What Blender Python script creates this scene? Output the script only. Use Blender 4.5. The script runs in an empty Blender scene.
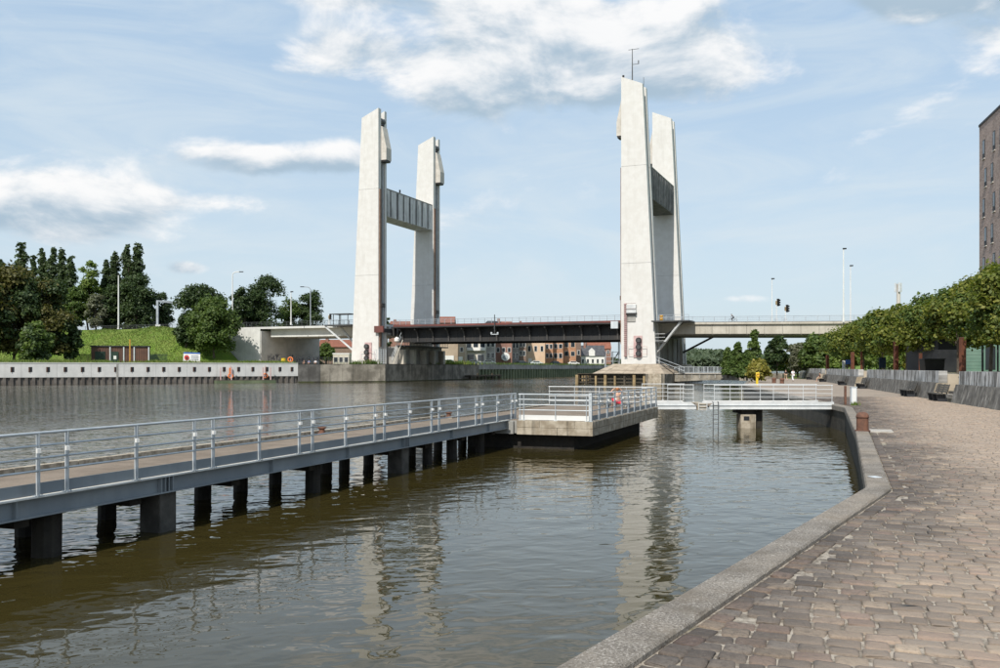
import bpy, math, random
import numpy as np
from mathutils import Vector

random.seed(7)
RNG = np.random.default_rng(11)
SC = bpy.context.scene
COL = SC.collection
R = math.radians

# ------------------------------------------------------------------ camera
F, HY, EZ = 900.0, 367.0, 3.3          # focal length in photo pixels, horizon row, eye height over the water
cam = bpy.data.cameras.new('camera')
cam.sensor_width = 36.0
cam.lens = F / 1000.0 * 36.0
cam.shift_y = (HY - 334.0) / 1000.0
cam.clip_start, cam.clip_end = 0.1, 6000
cam_o = bpy.data.objects.new('camera', cam)
COL.objects.link(cam_o)
cam_o.location = (0, 0, EZ)
cam_o.rotation_euler = (R(90), 0, 0)
SC.camera = cam_o

# ------------------------------------------------------------------ light
SUN_EL = 46.0
sx, sy = -0.375, -0.927                  # horizontal direction towards the sun
SKY_STRENGTH = 0.125
sun = bpy.data.lights.new('sun', 'SUN')
sun.energy = 4.0
sun.angle = R(0.53)
sun.color = (1.0, 0.945, 0.86)
sun_o = bpy.data.objects.new('sun', sun)
COL.objects.link(sun_o)
ce = math.cos(R(SUN_EL))
sdir = Vector((sx * ce, sy * ce, math.sin(R(SUN_EL)))).normalized()
sun_o.rotation_euler = sdir.to_track_quat('Z', 'Y').to_euler()
sun_o.location = (-20, -30, 60)
SC.view_settings.view_transform = 'Standard'
SC.view_settings.look = 'None'
SC.view_settings.exposure = 0.3
SC.view_settings.gamma = 1.0
SC.view_settings.use_curve_mapping = False


class NT:
    """small helper for writing node trees"""
    def __init__(s, tree):
        s.t = tree
        s.n, s.l = tree.nodes, tree.links
    def node(s, typ, **kw):
        n = s.n.new(typ)
        for k, v in kw.items():
            setattr(n, k, v)
        return n
    def put(s, sock, val):
        if isinstance(val, bpy.types.NodeSocket):
            s.l.new(val, sock)
        elif isinstance(val, (tuple, list)) and sock.type == 'RGBA' and len(val) == 3:
            sock.default_value = (*val, 1)
        else:
            sock.default_value = val
    def math(s, op, a, b=0.0, c=None, clamp=False):
        n = s.node('ShaderNodeMath', operation=op, use_clamp=clamp)
        s.put(n.inputs[0], a)
        s.put(n.inputs[1], b)
        if c is not None:
            s.put(n.inputs[2], c)
        return n.outputs[0]
    def vmath(s, op, a, b=None):
        n = s.node('ShaderNodeVectorMath', operation=op)
        s.put(n.inputs[0], a)
        if b is not None:
            s.put(n.inputs[1], b)
        return n
    def mul(s, v, sc):
        return s.vmath('MULTIPLY', v, sc).outputs[0]
    def mix(s, fac, a, b, typ='MIX'):
        n = s.node('ShaderNodeMix', data_type='RGBA', blend_type=typ)
        s.put(n.inputs[0], fac)
        s.put(n.inputs[6], a)
        s.put(n.inputs[7], b)
        return n.outputs[2]
    def noise(s, vec, scale, detail=4.0, rough=0.55, dist=0.0):
        n = s.node('ShaderNodeTexNoise')
        s.put(n.inputs['Vector'], vec)
        n.inputs['Scale'].default_value = scale
        n.inputs['Detail'].default_value = detail
        n.inputs['Roughness'].default_value = rough
        n.inputs['Distortion'].default_value = dist
        return n.outputs[0]
    def smooth(s, v, lo, hi, a=0.0, b=1.0):
        n = s.node('ShaderNodeMapRange', interpolation_type='SMOOTHSTEP')
        s.put(n.inputs[0], v)
        for i, x in enumerate((lo, hi, a, b)):
            n.inputs[i + 1].default_value = x
        return n.outputs[0]
    def lin(s, v, lo, hi, a=0.0, b=1.0):
        n = s.node('ShaderNodeMapRange')
        s.put(n.inputs[0], v)
        for i, x in enumerate((lo, hi, a, b)):
            n.inputs[i + 1].default_value = x
        return n.outputs[0]
    def ramp(s, v, stops):
        n = s.node('ShaderNodeValToRGB')
        s.put(n.inputs[0], v)
        e = n.color_ramp.elements
        while len(e) < len(stops):
            e.new(0.5)
        for q, (p, c) in zip(e, stops):
            q.position = p
            q.color = (*c, 1)
        return n.outputs[0]
    def xyz(s, v):
        n = s.node('ShaderNodeSeparateXYZ')
        s.put(n.inputs[0], v)
        return n.outputs
    def comb(s, x, y, z):
        n = s.node('ShaderNodeCombineXYZ')
        for i, q in enumerate((x, y, z)):
            s.put(n.inputs[i], q)
        return n.outputs[0]
    def bump(s, h, strength=1.0, dist=1.0, normal=None):
        n = s.node('ShaderNodeBump')
        n.inputs['Strength'].default_value = strength
        n.inputs['Distance'].default_value = dist
        s.put(n.inputs['Height'], h)
        if normal is not None:
            s.put(n.inputs['Normal'], normal)
        return n.outputs[0]


# ------------------------------------------------------------------ sky
world = bpy.data.worlds.new('World')
SC.world = world
world.use_nodes = True
w = NT(world.node_tree)
w.n.clear()
sky = w.node('ShaderNodeTexSky', sky_type='NISHITA')
sky.sun_disc = False
sky.sun_elevation = R(SUN_EL)
sky.sun_rotation = math.atan2(sx, sy)
sky.altitude = 20
sky.air_density = 1.0
sky.dust_density = 1.6
sky.ozone_density = 2.2
tc = w.node('ShaderNodeTexCoord')
dx, dy, dz = w.xyz(tc.outputs['Generated'])[:3]
az = w.math('ARCTAN2', dx, dy)
el = w.math('ARCSINE', dz)
# cloud coordinates: clouds shrink and flatten towards the horizon
flat = w.comb(az, w.math('MULTIPLY', el, 2.1), 0.0)
warp = w.noise(flat, 9.0, 4, 0.55)
nz_a = w.noise(w.comb(w.math('ADD', az, 3.0), w.math('MULTIPLY', el, 2.0), 0.3), 7.0, 8, 0.58, 0.3)
nz_b = w.noise(w.comb(w.math('ADD', az, 3.0), w.math('ADD', w.math('MULTIPLY', el, 2.0), 0.05), 0.3), 7.0, 8, 0.58, 0.3)
nz_big = w.noise(w.comb(w.math('ADD', az, 9.0), w.math('MULTIPLY', el, 2.0), 1.7), 2.2, 3, 0.5)
nz_wisp = w.noise(w.comb(w.math('MULTIPLY', az, 0.8), w.math('MULTIPLY', el, 3.4), 4.0), 5.0, 6, 0.62, 0.8)


def cblob(px, py, rx, ry, amp):
    a0, e0 = math.atan((px - 500) / F), math.atan((HY - py) / F)
    u_ = w.math('DIVIDE', w.math('SUBTRACT', az, a0), rx / F)
    v_ = w.math('DIVIDE', w.math('SUBTRACT', el, e0), ry / F)
    q = w.math('ADD', w.math('MULTIPLY', u_, u_), w.math('MULTIPLY', v_, v_))
    g = w.math('EXPONENT', w.math('MULTIPLY', q, -1.0))
    return w.math('MULTIPLY', g, amp), w.math('MULTIPLY', w.math('MULTIPLY', g, v_), amp)


dens, vert = None, None
for b in ((560, 40, 150, 48, 0.62), (470, 92, 62, 30, 0.46), (640, 75, 110, 34, 0.50), (365, 52, 58, 24, 0.34),
          (340, -4, 130, 16, 0.42), (270, 168, 82, 17, 0.62), (345, 160, 30, 18, 0.3), (70, 218, 80, 32, 0.5),
          (20, 238, 70, 24, 0.34), (215, 210, 90, 13, 0.27), (186, 273, 20, 7, 0.42), (968, -4, 90, 44, 1.25), (915, 12, 36, 22, 0.45),
          (1010, 75, 60, 20, 0.3), (540, 150, 30, 10, 0.22), (744, 301, 26, 5, 0.22), (690, 300, 30, 5, 0.12),
          (460, 215, 60, 18, 0.16), (120, 300, 90, 12, 0.18), (-180, 160, 120, 40, 0.5), (1180, 140, 130, 40, 0.5),
          (1340, 40, 150, 50, 0.55), (-380, 60, 150, 50, 0.55)):
    g, v = cblob(*b)
    dens = g if dens is None else w.math('ADD', dens, g)
    vert = v if vert is None else w.math('ADD', vert, v)
# scattered clouds for the rest of the sky, above and behind
el_hi = w.smooth(el, 0.42, 0.62)
beh = w.smooth(w.math('ABSOLUTE', az), 0.75, 1.05)
rest = w.math('MULTIPLY', w.math('MAXIMUM', el_hi, beh), w.smooth(nz_big, 0.50, 0.66, 0.0, 0.5))
dens = w.math('ADD', dens, rest)
cov = w.math('ADD', dens, w.math('MULTIPLY', w.math('SUBTRACT', nz_a, 0.5), 1.25))
alpha = w.smooth(cov, 0.15, 0.42)
core = w.smooth(cov, 0.30, 0.85)
# light from above: compare the density with the density a little higher up
lit = w.math('ADD', w.math('MULTIPLY', w.math('SUBTRACT', nz_a, nz_b), 3.6), w.math('MULTIPLY', vert, 1.25))
lit = w.smooth(lit, -0.75, 0.55)
CW = 6.75
cloud_col = w.mix(lit, (0.395 * CW, 0.515 * CW, 0.625 * CW), (0.98 * CW, 0.97 * CW, 0.96 * CW))
cloud_col = w.mix(w.math('MULTIPLY', core, 0.10), cloud_col, (0.62 * CW, 0.69 * CW, 0.76 * CW))
veil_f = w.math('ADD', w.smooth(nz_wisp, 0.35, 0.75, 0.0, 0.42), w.smooth(el, 0.55, 0.0, 0.10, 0.34))
blue = w.mix(w.smooth(el, 0.0, 0.42), (0.575 * CW, 0.715 * CW, 0.81 * CW), (0.385 * CW, 0.575 * CW, 0.80 * CW))
base = w.mix(0.72, sky.outputs[0], blue)
veil = w.mix(veil_f, base, (0.69 * CW, 0.775 * CW, 0.83 * CW))
full = w.mix(w.math('MULTIPLY', alpha, 0.93), veil, cloud_col)
bg = w.node('ShaderNodeBackground')
w.put(bg.inputs[0], full)
bg.inputs[1].default_value = SKY_STRENGTH
wo = w.node('ShaderNodeOutputWorld')
w.l.new(bg.outputs[0], wo.inputs[0])

# ------------------------------------------------------------------ geometry helpers
def ground(px, py, z):
    d = F * (EZ - z) / (py - HY)
    return Vector(((px - 500) / F * d, d, z))
def at(px, d, z=0.0):
    return Vector(((px - 500) / F * d, d, z))
def zy(py, d):
    return EZ + (HY - py) / F * d
def V(*a):
    return Vector(a)

# bridge frame: s along the road (towards the right bank), t along the canal (away), z up
BO = Vector((-28.1, 207.9, 0))
BU = Vector((53.1, -22.2, 0)).normalized()
BV = Vector((-BU.y, BU.x, 0))
SPAN = 57.55
def B(s, t, z=0.0):
    return BO + BU * s + BV * t + Vector((0, 0, z))
ANG_U = math.atan2(BU.y, BU.x)


class MB:
    def __init__(s):
        s.v, s.f = [], []
    def add(s, vs, fs):
        o = len(s.v)
        s.v += [Vector(v) for v in vs]
        s.f += [tuple(o + i for i in f) for f in fs]
        return s
    def obox(s, o, a, b, c):
        o, a, b, c = Vector(o), Vector(a), Vector(b), Vector(c)
        if a.cross(b).dot(c) < 0:
            o, a = o + a, -a
        vs = [o, o + a, o + a + b, o + b, o + c, o + a + c, o + a + b + c, o + b + c]
        return s.add(vs, [(3, 2, 1, 0), (4, 5, 6, 7), (0, 1, 5, 4), (1, 2, 6, 5), (2, 3, 7, 6), (3, 0, 4, 7)])
    def box(s, c, size, rz=0.0):
        """c = centre of the bottom face"""
        ca, sa = math.cos(rz), math.sin(rz)
        ax, ay = Vector((ca, sa, 0)), Vector((-sa, ca, 0))
        o = Vector(c) - ax * size[0] / 2 - ay * size[1] / 2
        return s.obox(o, ax * size[0], ay * size[1], (0, 0, size[2]))
    def prism(s, poly, vec):
        poly = [Vector(p) for p in poly]
        vec = Vector(vec)
        n = len(poly)
        nrm = Vector((0, 0, 0))
        for i in range(n):
            nrm += poly[i].cross(poly[(i + 1) % n])
        if nrm.dot(vec) < 0:
            poly.reverse()
        vs = poly + [p + vec for p in poly]
        fs = [tuple(range(n - 1, -1, -1)), tuple(range(n, 2 * n))]
        fs += [(i, (i + 1) % n, n + (i + 1) % n, n + i) for i in range(n)]
        return s.add(vs, fs)
    def beam(s, p0, p1, wd, ht, up=(0, 0, 1)):
        p0, p1 = Vector(p0), Vector(p1)
        d = p1 - p0
        side = d.cross(Vector(up))
        if side.length < 1e-6:
            side = d.cross(Vector((1, 0, 0)))
        side.normalize()
        upv = side.cross(d).normalized()
        return s.obox(p0 - side * wd / 2 - upv * ht / 2, d, side * wd, upv * ht)
    def tube(s, p0, p1, r0, r1=None, n=8):
        r1 = r0 if r1 is None else r1
        p0, p1 = Vector(p0), Vector(p1)
        d = (p1 - p0).normalized()
        a = d.orthogonal().normalized()
        b = d.cross(a)
        vs = []
        for p, r in ((p0, r0), (p1, r1)):
            for i in range(n):
                t = 2 * math.pi * i / n
                vs.append(p + (a * math.cos(t) + b * math.sin(t)) * r)
        fs = [(i, (i + 1) % n, n + (i + 1) % n, n + i) for i in range(n)]
        fs += [tuple(range(n - 1, -1, -1)), tuple(range(n, 2 * n))]
        return s.add(vs, fs)
    def lathe(s, c, prof, n=14):
        c = Vector(c)
        vs = []
        for r, z in prof:
            for i in range(n):
                t = 2 * math.pi * i / n
                vs.append(c + Vector((r * math.cos(t), r * math.sin(t), z)))
        fs = []
        for k in range(len(prof) - 1):
            for i in range(n):
                j = (i + 1) % n
                fs.append((k * n + i, k * n + j, (k + 1) * n + j, (k + 1) * n + i))
        fs.append(tuple(range(n - 1, -1, -1)))
        m = (len(prof) - 1) * n
        fs.append(tuple(m + i for i in range(n)))
        return s.add(vs, fs)
    def ring(s, c, axis, Rr, r, n=18, m=7):
        axis = Vector(axis).normalized()
        a = axis.orthogonal().normalized()
        b = axis.cross(a)
        c = Vector(c)
        vs, fs = [], []
        for i in range(n):
            t = 2 * math.pi * i / n
            o = a * math.cos(t) + b * math.sin(t)
            for j in range(m):
                q = 2 * math.pi * j / m
                vs.append(c + o * (Rr + r * math.cos(q)) + axis * r * math.sin(q))
        for i in range(n):
            for j in range(m):
                fs.append((i * m + j, ((i + 1) % n) * m + j, ((i + 1) % n) * m + (j + 1) % m, i * m + (j + 1) % m))
        return s.add(vs, fs)
    def mesh(s, name, off=Vector((0, 0, 0))):
        me = bpy.data.meshes.new(name)
        me.from_pydata([tuple(v - off) for v in s.v], [], s.f)
        me.update()
        return me
    def build(s, name, mat, parent=None, smooth=False, bevel=0.0, kind=None):
        if parent is not None:
            off = parent_world(parent)
        else:
            arr = np.array([tuple(v) for v in s.v])
            lo, hi = arr.min(0), arr.max(0)
            off = Vector(((lo[0] + hi[0]) / 2, (lo[1] + hi[1]) / 2, lo[2]))
        me = s.mesh(name, off)
        me.materials.append(M[mat])
        if smooth:
            me.polygons.foreach_set('use_smooth', [True] * len(me.polygons))
        o = bpy.data.objects.new(name, me)
        COL.objects.link(o)
        if parent is not None:
            o.parent = parent
        else:
            o.location = off
        if bevel:
            b = o.modifiers.new('bevel', 'BEVEL')
            b.width = bevel
            b.segments = 2
            b.limit_method = 'ANGLE'
            b.angle_limit = R(40)
        if kind:
            o['kind'] = kind
        return o


def parent_world(p):
    loc = Vector((0, 0, 0))
    while p is not None:
        loc = loc + p.location
        p = p.parent
    return loc
def tag(o, label, cat, group=None):
    o['label'] = label
    o['category'] = cat
    if group:
        o['group'] = group
    return o
def thing(name, label, cat, loc, group=None):
    o = bpy.data.objects.new(name, None)
    o.empty_display_size = 0.3
    COL.objects.link(o)
    o.location = loc
    return tag(o, label, cat, group)
def inst(name, me, parent, wloc, rz=0.0):
    """one more part that shares mesh data; me is built round its own origin"""
    o = bpy.data.objects.new(name, me)
    COL.objects.link(o)
    if parent is not None:
        o.parent = parent
        o.location = Vector(wloc) - parent_world(parent)
    else:
        o.location = wloc
    o.rotation_euler.z = rz
    return o
def shared(mb, name, mat):
    me = mb.mesh(name)
    me.materials.append(M[mat])
    return me
def fast_mesh(name, verts, nper, mat, quads=True):
    """numpy vertices (N*k,3), each run of k = 3 or 4 vertices is one face"""
    n = len(verts)
    k = nper
    nf = n // k
    me = bpy.data.meshes.new(name)
    me.vertices.add(n)
    me.vertices.foreach_set('co', verts.astype(np.float32).ravel())
    me.loops.add(n)
    me.loops.foreach_set('vertex_index', np.arange(n, dtype=np.int32))
    me.polygons.add(nf)
    me.polygons.foreach_set('loop_start', np.arange(0, n, k, dtype=np.int32))
    me.update(calc_edges=True)
    me.validate()
    me.materials.append(M[mat])
    return me
def mesh_vf(name, verts, faces, mat):
    """numpy verts (n,3) and quad faces (m,4)"""
    me = bpy.data.meshes.new(name)
    me.vertices.add(len(verts))
    me.vertices.foreach_set('co', verts.astype(np.float32).ravel())
    me.loops.add(faces.size)
    me.loops.foreach_set('vertex_index', faces.astype(np.int32).ravel())
    me.polygons.add(len(faces))
    me.polygons.foreach_set('loop_start', np.arange(0, faces.size, 4, dtype=np.int32))
    me.update(calc_edges=True)
    me.materials.append(M[mat])
    return me
def link_mesh(name, me, parent=None, loc=(0, 0, 0), kind=None):
    o = bpy.data.objects.new(name, me)
    COL.objects.link(o)
    o.parent = parent
    o.location = loc
    if kind:
        o['kind'] = kind
    return o


# ------------------------------------------------------------------ materials
M = {}
def new_mat(name):
    m = bpy.data.materials.new(name)
    m.use_nodes = True
    t = NT(m.node_tree)
    t.n.clear()
    p = t.node('ShaderNodeBsdfPrincipled')
    o = t.node('ShaderNodeOutputMaterial')
    t.l.new(p.outputs[0], o.inputs[0])
    t.p, t.o = p, o
    t.pos = t.node('ShaderNodeNewGeometry').outputs['Position']
    M[name] = m
    return t
def island(t):
    return t.node('ShaderNodeNewGeometry').outputs['Random Per Island']
def surf(name, c1, c2, scale=1.0, rough=0.8, bump=0.0, bscale=None, metal=0.0, streak=0.0, streak_col=(0.08, 0.075, 0.065),
         spec=0.4, lo=0.35, hi=0.68, island_var=0.0, streak_scale=1.0):
    t = new_mat(name)
    n1 = t.noise(t.pos, scale, 6, 0.6)
    col = t.mix(t.smooth(n1, lo, hi), c1, c2)
    if streak:
        sv = t.mul(t.pos, (1.3 * streak_scale, 1.3 * streak_scale, 0.09 * streak_scale))
        s1 = t.noise(sv, 1.0, 6, 0.65)
        s2 = t.noise(t.pos, 0.35 * streak_scale, 3, 0.6)
        f = t.math('MULTIPLY', t.smooth(s1, 0.48, 0.72), t.smooth(s2, 0.3, 0.7, 0.35, 1.0))
        col = t.mix(t.math('MULTIPLY', f, streak), col, streak_col)
    if island_var:
        k = t.lin(island(t), 0, 1, 1 - island_var, 1 + island_var)
        col = t.mix(1.0, col, t.comb(k, k, k), 'MULTIPLY')
    t.put(t.p.inputs['Base Color'], col)
    rr = t.lin(n1, 0.3, 0.7, max(0.02, rough - 0.08), min(1, rough + 0.08))
    t.put(t.p.inputs['Roughness'], rr)
    t.p.inputs['Metallic'].default_value = metal
    t.p.inputs['Specular IOR Level'].default_value = spec
    if bump:
        h = t.noise(t.pos, bscale or scale * 8, 5, 0.65)
        t.put(t.p.inputs['Normal'], t.bump(h, 1.0, bump))
    return t


# -- stone and concrete
surf('tower_concrete', (0.575, 0.56, 0.53), (0.625, 0.615, 0.59), 0.8, 0.85, 0.004, 8, streak=0.22, streak_col=(0.33, 0.31, 0.28), streak_scale=1.1)
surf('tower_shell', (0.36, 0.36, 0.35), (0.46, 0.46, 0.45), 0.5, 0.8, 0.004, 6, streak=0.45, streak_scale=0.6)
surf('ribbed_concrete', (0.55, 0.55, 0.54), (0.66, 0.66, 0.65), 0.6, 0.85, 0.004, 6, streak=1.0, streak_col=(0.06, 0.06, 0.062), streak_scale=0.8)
surf('dark_concrete', (0.13, 0.13, 0.13), (0.22, 0.215, 0.21), 0.6, 0.85, 0.004, 6, streak=0.9, streak_col=(0.05, 0.05, 0.052), streak_scale=0.8)  # darker concrete for the right cross beam and every second left rib
surf('hood_concrete', (0.46, 0.43, 0.38), (0.56, 0.53, 0.48), 0.8, 0.8, 0.004, 6, streak=0.3)
surf('pier_concrete', (0.25, 0.245, 0.225), (0.37, 0.36, 0.335), 0.5, 0.9, 0.01, 5, streak=0.6, streak_col=(0.09, 0.085, 0.075))
surf('viaduct_concrete', (0.40, 0.37, 0.31), (0.50, 0.465, 0.40), 0.4, 0.88, 0.005, 5, streak=0.5, streak_col=(0.17, 0.15, 0.12))
surf('pale_concrete', (0.52, 0.52, 0.50), (0.62, 0.62, 0.59), 0.4, 0.85, 0.005, 5, streak=0.3, streak_col=(0.3, 0.29, 0.27))
surf('panel_concrete', (0.50, 0.50, 0.485), (0.59, 0.585, 0.565), 0.5, 0.85, 0.004, 5, streak=0.35, streak_col=(0.27, 0.25, 0.22), island_var=0.04)
surf('old_wall_concrete', (0.15, 0.135, 0.108), (0.34, 0.31, 0.258), 0.45, 0.92, 0.03, 3, streak=0.95, streak_col=(0.06, 0.055, 0.045), streak_scale=0.7)
surf('old_wall_dark', (0.075, 0.072, 0.066), (0.15, 0.145, 0.135), 0.45, 0.92, 0.03, 3, streak=0.9, streak_col=(0.04, 0.037, 0.033))
surf('algae', (0.016, 0.015, 0.008), (0.055, 0.065, 0.020), 0.5, 0.85, 0.02, 4)
surf('apron_stone', (0.30, 0.245, 0.185), (0.42, 0.355, 0.275), 0.6, 0.92, 0.03, 3, streak=0.25, island_var=0.12)
surf('tan_concrete', (0.27, 0.222, 0.160), (0.46, 0.405, 0.320), 2.4, 0.9, 0.012, 18, streak=0.95, streak_col=(0.09, 0.075, 0.052), streak_scale=3.4, island_var=0.12)
def stained_wall(name, base_a, base_b, white, fr, lo, hi, amt):
    t = surf(name, base_a, base_b, 1.6, 0.92, 0.02, 9, streak=0.8, streak_col=(0.035, 0.032, 0.029), streak_scale=2.4)
    src = t.p.inputs['Base Color'].links[0].from_socket
    x, y, z = t.xyz(t.pos)[:3]
    q = t.math('ADD', t.math('MULTIPLY', y, 0.97), t.math('MULTIPLY', x, 0.25))
    n = t.noise(t.comb(t.math('MULTIPLY', q, fr), t.math('MULTIPLY', z, fr * 0.22), 0), 1.0, 5, 0.6, 0.3)
    g = t.noise(t.pos, 0.5, 3, 0.5)
    f = t.math('MULTIPLY', t.smooth(n, lo, hi), t.smooth(g, 0.3, 0.6, 0.35, 1.0))
    t.put(t.p.inputs['Base Color'], t.mix(t.math('MULTIPLY', f, amt), src, white))
stained_wall('bench_wall_concrete', (0.085, 0.079, 0.070), (0.19, 0.178, 0.158), (0.40, 0.385, 0.355), 4.5, 0.55, 0.66, 0.75)
stained_wall('bench_wall_top', (0.13, 0.125, 0.115), (0.24, 0.23, 0.215), (0.60, 0.595, 0.58), 2.0, 0.44, 0.56, 0.95)
surf('coping_concrete', (0.155, 0.135, 0.112), (0.255, 0.228, 0.195), 3.2, 0.93, 0.012, 38, lo=0.32, hi=0.7)
t = M['coping_concrete']
def coping_detail():
    t = NT(M['coping_concrete'].node_tree)
    p = [n for n in t.n if n.type == 'BSDF_PRINCIPLED'][0]
    pos = t.node('ShaderNodeNewGeometry').outputs['Position']
    src = p.inputs['Base Color'].links[0].from_socket
    sp = t.noise(pos, 48.0, 4, 0.75)
    c = t.mix(t.smooth(sp, 0.54, 0.64), src, (0.43, 0.40, 0.36))
    c = t.mix(t.smooth(sp, 0.46, 0.36), c, (0.06, 0.052, 0.044))
    blot = t.noise(pos, 1.6, 6, 0.7)
    c = t.mix(t.smooth(blot, 0.47, 0.64, 0.0, 0.72), c, (0.105, 0.087, 0.066))
    warm = t.noise(pos, 0.5, 4, 0.6)
    c = t.mix(t.smooth(warm, 0.45, 0.65, 0.0, 0.35), c, (0.30, 0.245, 0.185))
    t.put(p.inputs['Base Color'], c)
coping_detail()
surf('quay_face', (0.035, 0.032, 0.025), (0.075, 0.068, 0.056), 1.5, 0.85, 0.02, 9, streak=0.7, streak_col=(0.02, 0.022, 0.014), streak_scale=2)  # base colour lowered to hold the shade on the wall face
surf('slab_concrete', (0.33, 0.305, 0.27), (0.42, 0.395, 0.35), 3, 0.92, 0.004, 40)
surf('kerb_stone', (0.22, 0.185, 0.14), (0.40, 0.35, 0.275), 6.0, 0.92, 0.02, 18, lo=0.4, hi=0.6, island_var=0.15)
surf('sand_path', (0.33, 0.28, 0.21), (0.42, 0.36, 0.28), 0.6, 0.95, 0.01, 8)
surf('asphalt', (0.045, 0.045, 0.047), (0.065, 0.064, 0.063), 1.2, 0.9, 0.004, 40)

# -- paving stones
def cobble_material(name, per_island):
    t = new_mat(name)
    if per_island:
        ob = t.node('ShaderNodeObjectInfo').outputs['Random']
        r = t.math('FRACT', t.math('ADD', island(t), t.math('MULTIPLY', ob, 7.77)))
    else:
        r = t.noise(t.pos, 2.3, 2, 0.5)
    r2 = t.math('FRACT', t.math('MULTIPLY', r, 37.31))
    col = t.ramp(r, [(0.0, (0.105, 0.084, 0.067)), (0.25, (0.15, 0.121, 0.097)), (0.50, (0.185, 0.150, 0.119)), (0.66, (0.205, 0.174, 0.145)),
                     (0.80, (0.240, 0.188, 0.138)), (0.91, (0.195, 0.134, 0.106)), (1.0, (0.32, 0.255, 0.185))])
    k = t.lin(r2, 0, 1, 0.82, 1.16)
    col = t.mix(1.0, col, t.comb(k, k, k), 'MULTIPLY')
    fine = t.noise(t.pos, 22.0, 8, 0.8)
    col = t.mix(t.smooth(fine, 0.46, 0.66, 0.0, 0.75), col, (0.085, 0.068, 0.055))
    col = t.mix(t.smooth(fine, 0.44, 0.32, 0.0, 0.45), col, (0.36, 0.30, 0.235))
    # dark weathering of its own outline along the water side, pale dust further in
    x, y, z = t.xyz(t.pos)[:3]
    dist = t.math('SUBTRACT', t.math('MULTIPLY', t.math('SUBTRACT', x, 0.365), 0.843), t.math('MULTIPLY', t.math('SUBTRACT', y, 5.98), 0.537))
    dist2 = t.math('SUBTRACT', t.math('MULTIPLY', t.math('SUBTRACT', x, 6.17), 0.935), t.math('MULTIPLY', t.math('SUBTRACT', y, 15.1), 0.355))
    dist = t.math('MAXIMUM', dist, dist2)
    big = t.noise(t.pos, 0.55, 4, 0.6)
    wear = t.math('ADD', dist, t.math('MULTIPLY', t.math('SUBTRACT', big, 0.5), 3.0))
    dark = t.smooth(wear, -0.2, 2.2, 0.80, 0.0)
    col = t.mix(dark, col, t.mix(1.0, col, (0.42, 0.40, 0.40), 'MULTIPLY'))
    dust = t.math('MULTIPLY', t.smooth(wear, 0.4, 3.4, 0.0, 0.66), t.smooth(fine, 0.3, 0.62, 0.35, 1.0))
    col = t.mix(dust, col, (0.42, 0.325, 0.245))
    t.put(t.p.inputs['Base Color'], col)
    t.put(t.p.inputs['Roughness'], t.lin(fine, 0.3, 0.7, 0.58, 0.85))
    t.p.inputs['Specular IOR Level'].default_value = 0.45
    lump = t.noise(t.pos, 11.0, 3, 0.6)
    h = t.math('ADD', t.math('MULTIPLY', fine, 0.010), t.math('MULTIPLY', lump, 0.016))
    t.put(t.p.inputs['Normal'], t.bump(h, 1.0, 1.0))
    return t
cobble_material('cobble', True)
def joint_material():
    t = new_mat('joint_sand')
    n = t.noise(t.pos, 6.5, 5, 0.7)
    n2 = t.noise(t.pos, 60, 3, 0.6)
    c = t.ramp(n, [(0.34, (0.085, 0.070, 0.054)), (0.46, (0.20, 0.168, 0.132)), (0.57, (0.41, 0.36, 0.295))])
    moss = t.noise(t.pos, 1.1, 3, 0.5)
    c = t.mix(t.smooth(moss, 0.62, 0.72, 0.0, 0.55), c, (0.12, 0.11, 0.035))
    c = t.mix(t.math('MULTIPLY', n2, 0.3), c, (0.1, 0.085, 0.07))
    t.put(t.p.inputs['Base Color'], c)
    t.p.inputs['Roughness'].default_value = 0.95
    t.put(t.p.inputs['Normal'], t.bump(n2, 1.0, 0.01))
joint_material()
def far_paving():
    t = new_mat('far_paving')
    x, y, z = t.xyz(t.pos)[:3]
    p_ = t.math('ADD', t.math('MULTIPLY', x, 0.937), t.math('MULTIPLY', y, -0.349))
    q_ = t.math('ADD', t.math('MULTIPLY', x, 0.349), t.math('MULTIPLY', y, 0.937))
    br = t.node('ShaderNodeTexBrick')
    t.put(br.inputs['Vector'], t.comb(p_, q_, 0))
    br.inputs['Scale'].default_value = 1.0
    br.inputs['Brick Width'].default_value = 0.24
    br.inputs['Row Height'].default_value = 0.205
    br.inputs['Mortar Size'].default_value = 0.012
    t.put(br.inputs['Color1'], (0.30, 0.24, 0.185))
    t.put(br.inputs['Color2'], (0.22, 0.175, 0.138))
    t.put(br.inputs['Mortar'], (0.27, 0.23, 0.18))
    n = t.noise(t.pos, 0.5, 5, 0.65)
    c = t.mix(t.smooth(n, 0.4, 0.7, 0.0, 0.5), br.outputs[0], (0.36, 0.285, 0.218))
    n2 = t.noise(t.mul(t.pos, (1, 0.3, 1)), 0.8, 4, 0.6)
    c = t.mix(t.smooth(n2, 0.55, 0.7, 0.0, 0.35), c, (0.16, 0.13, 0.11))
    t.put(t.p.inputs['Base Color'], c)
    t.p.inputs['Roughness'].default_value = 0.8
far_paving()

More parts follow.
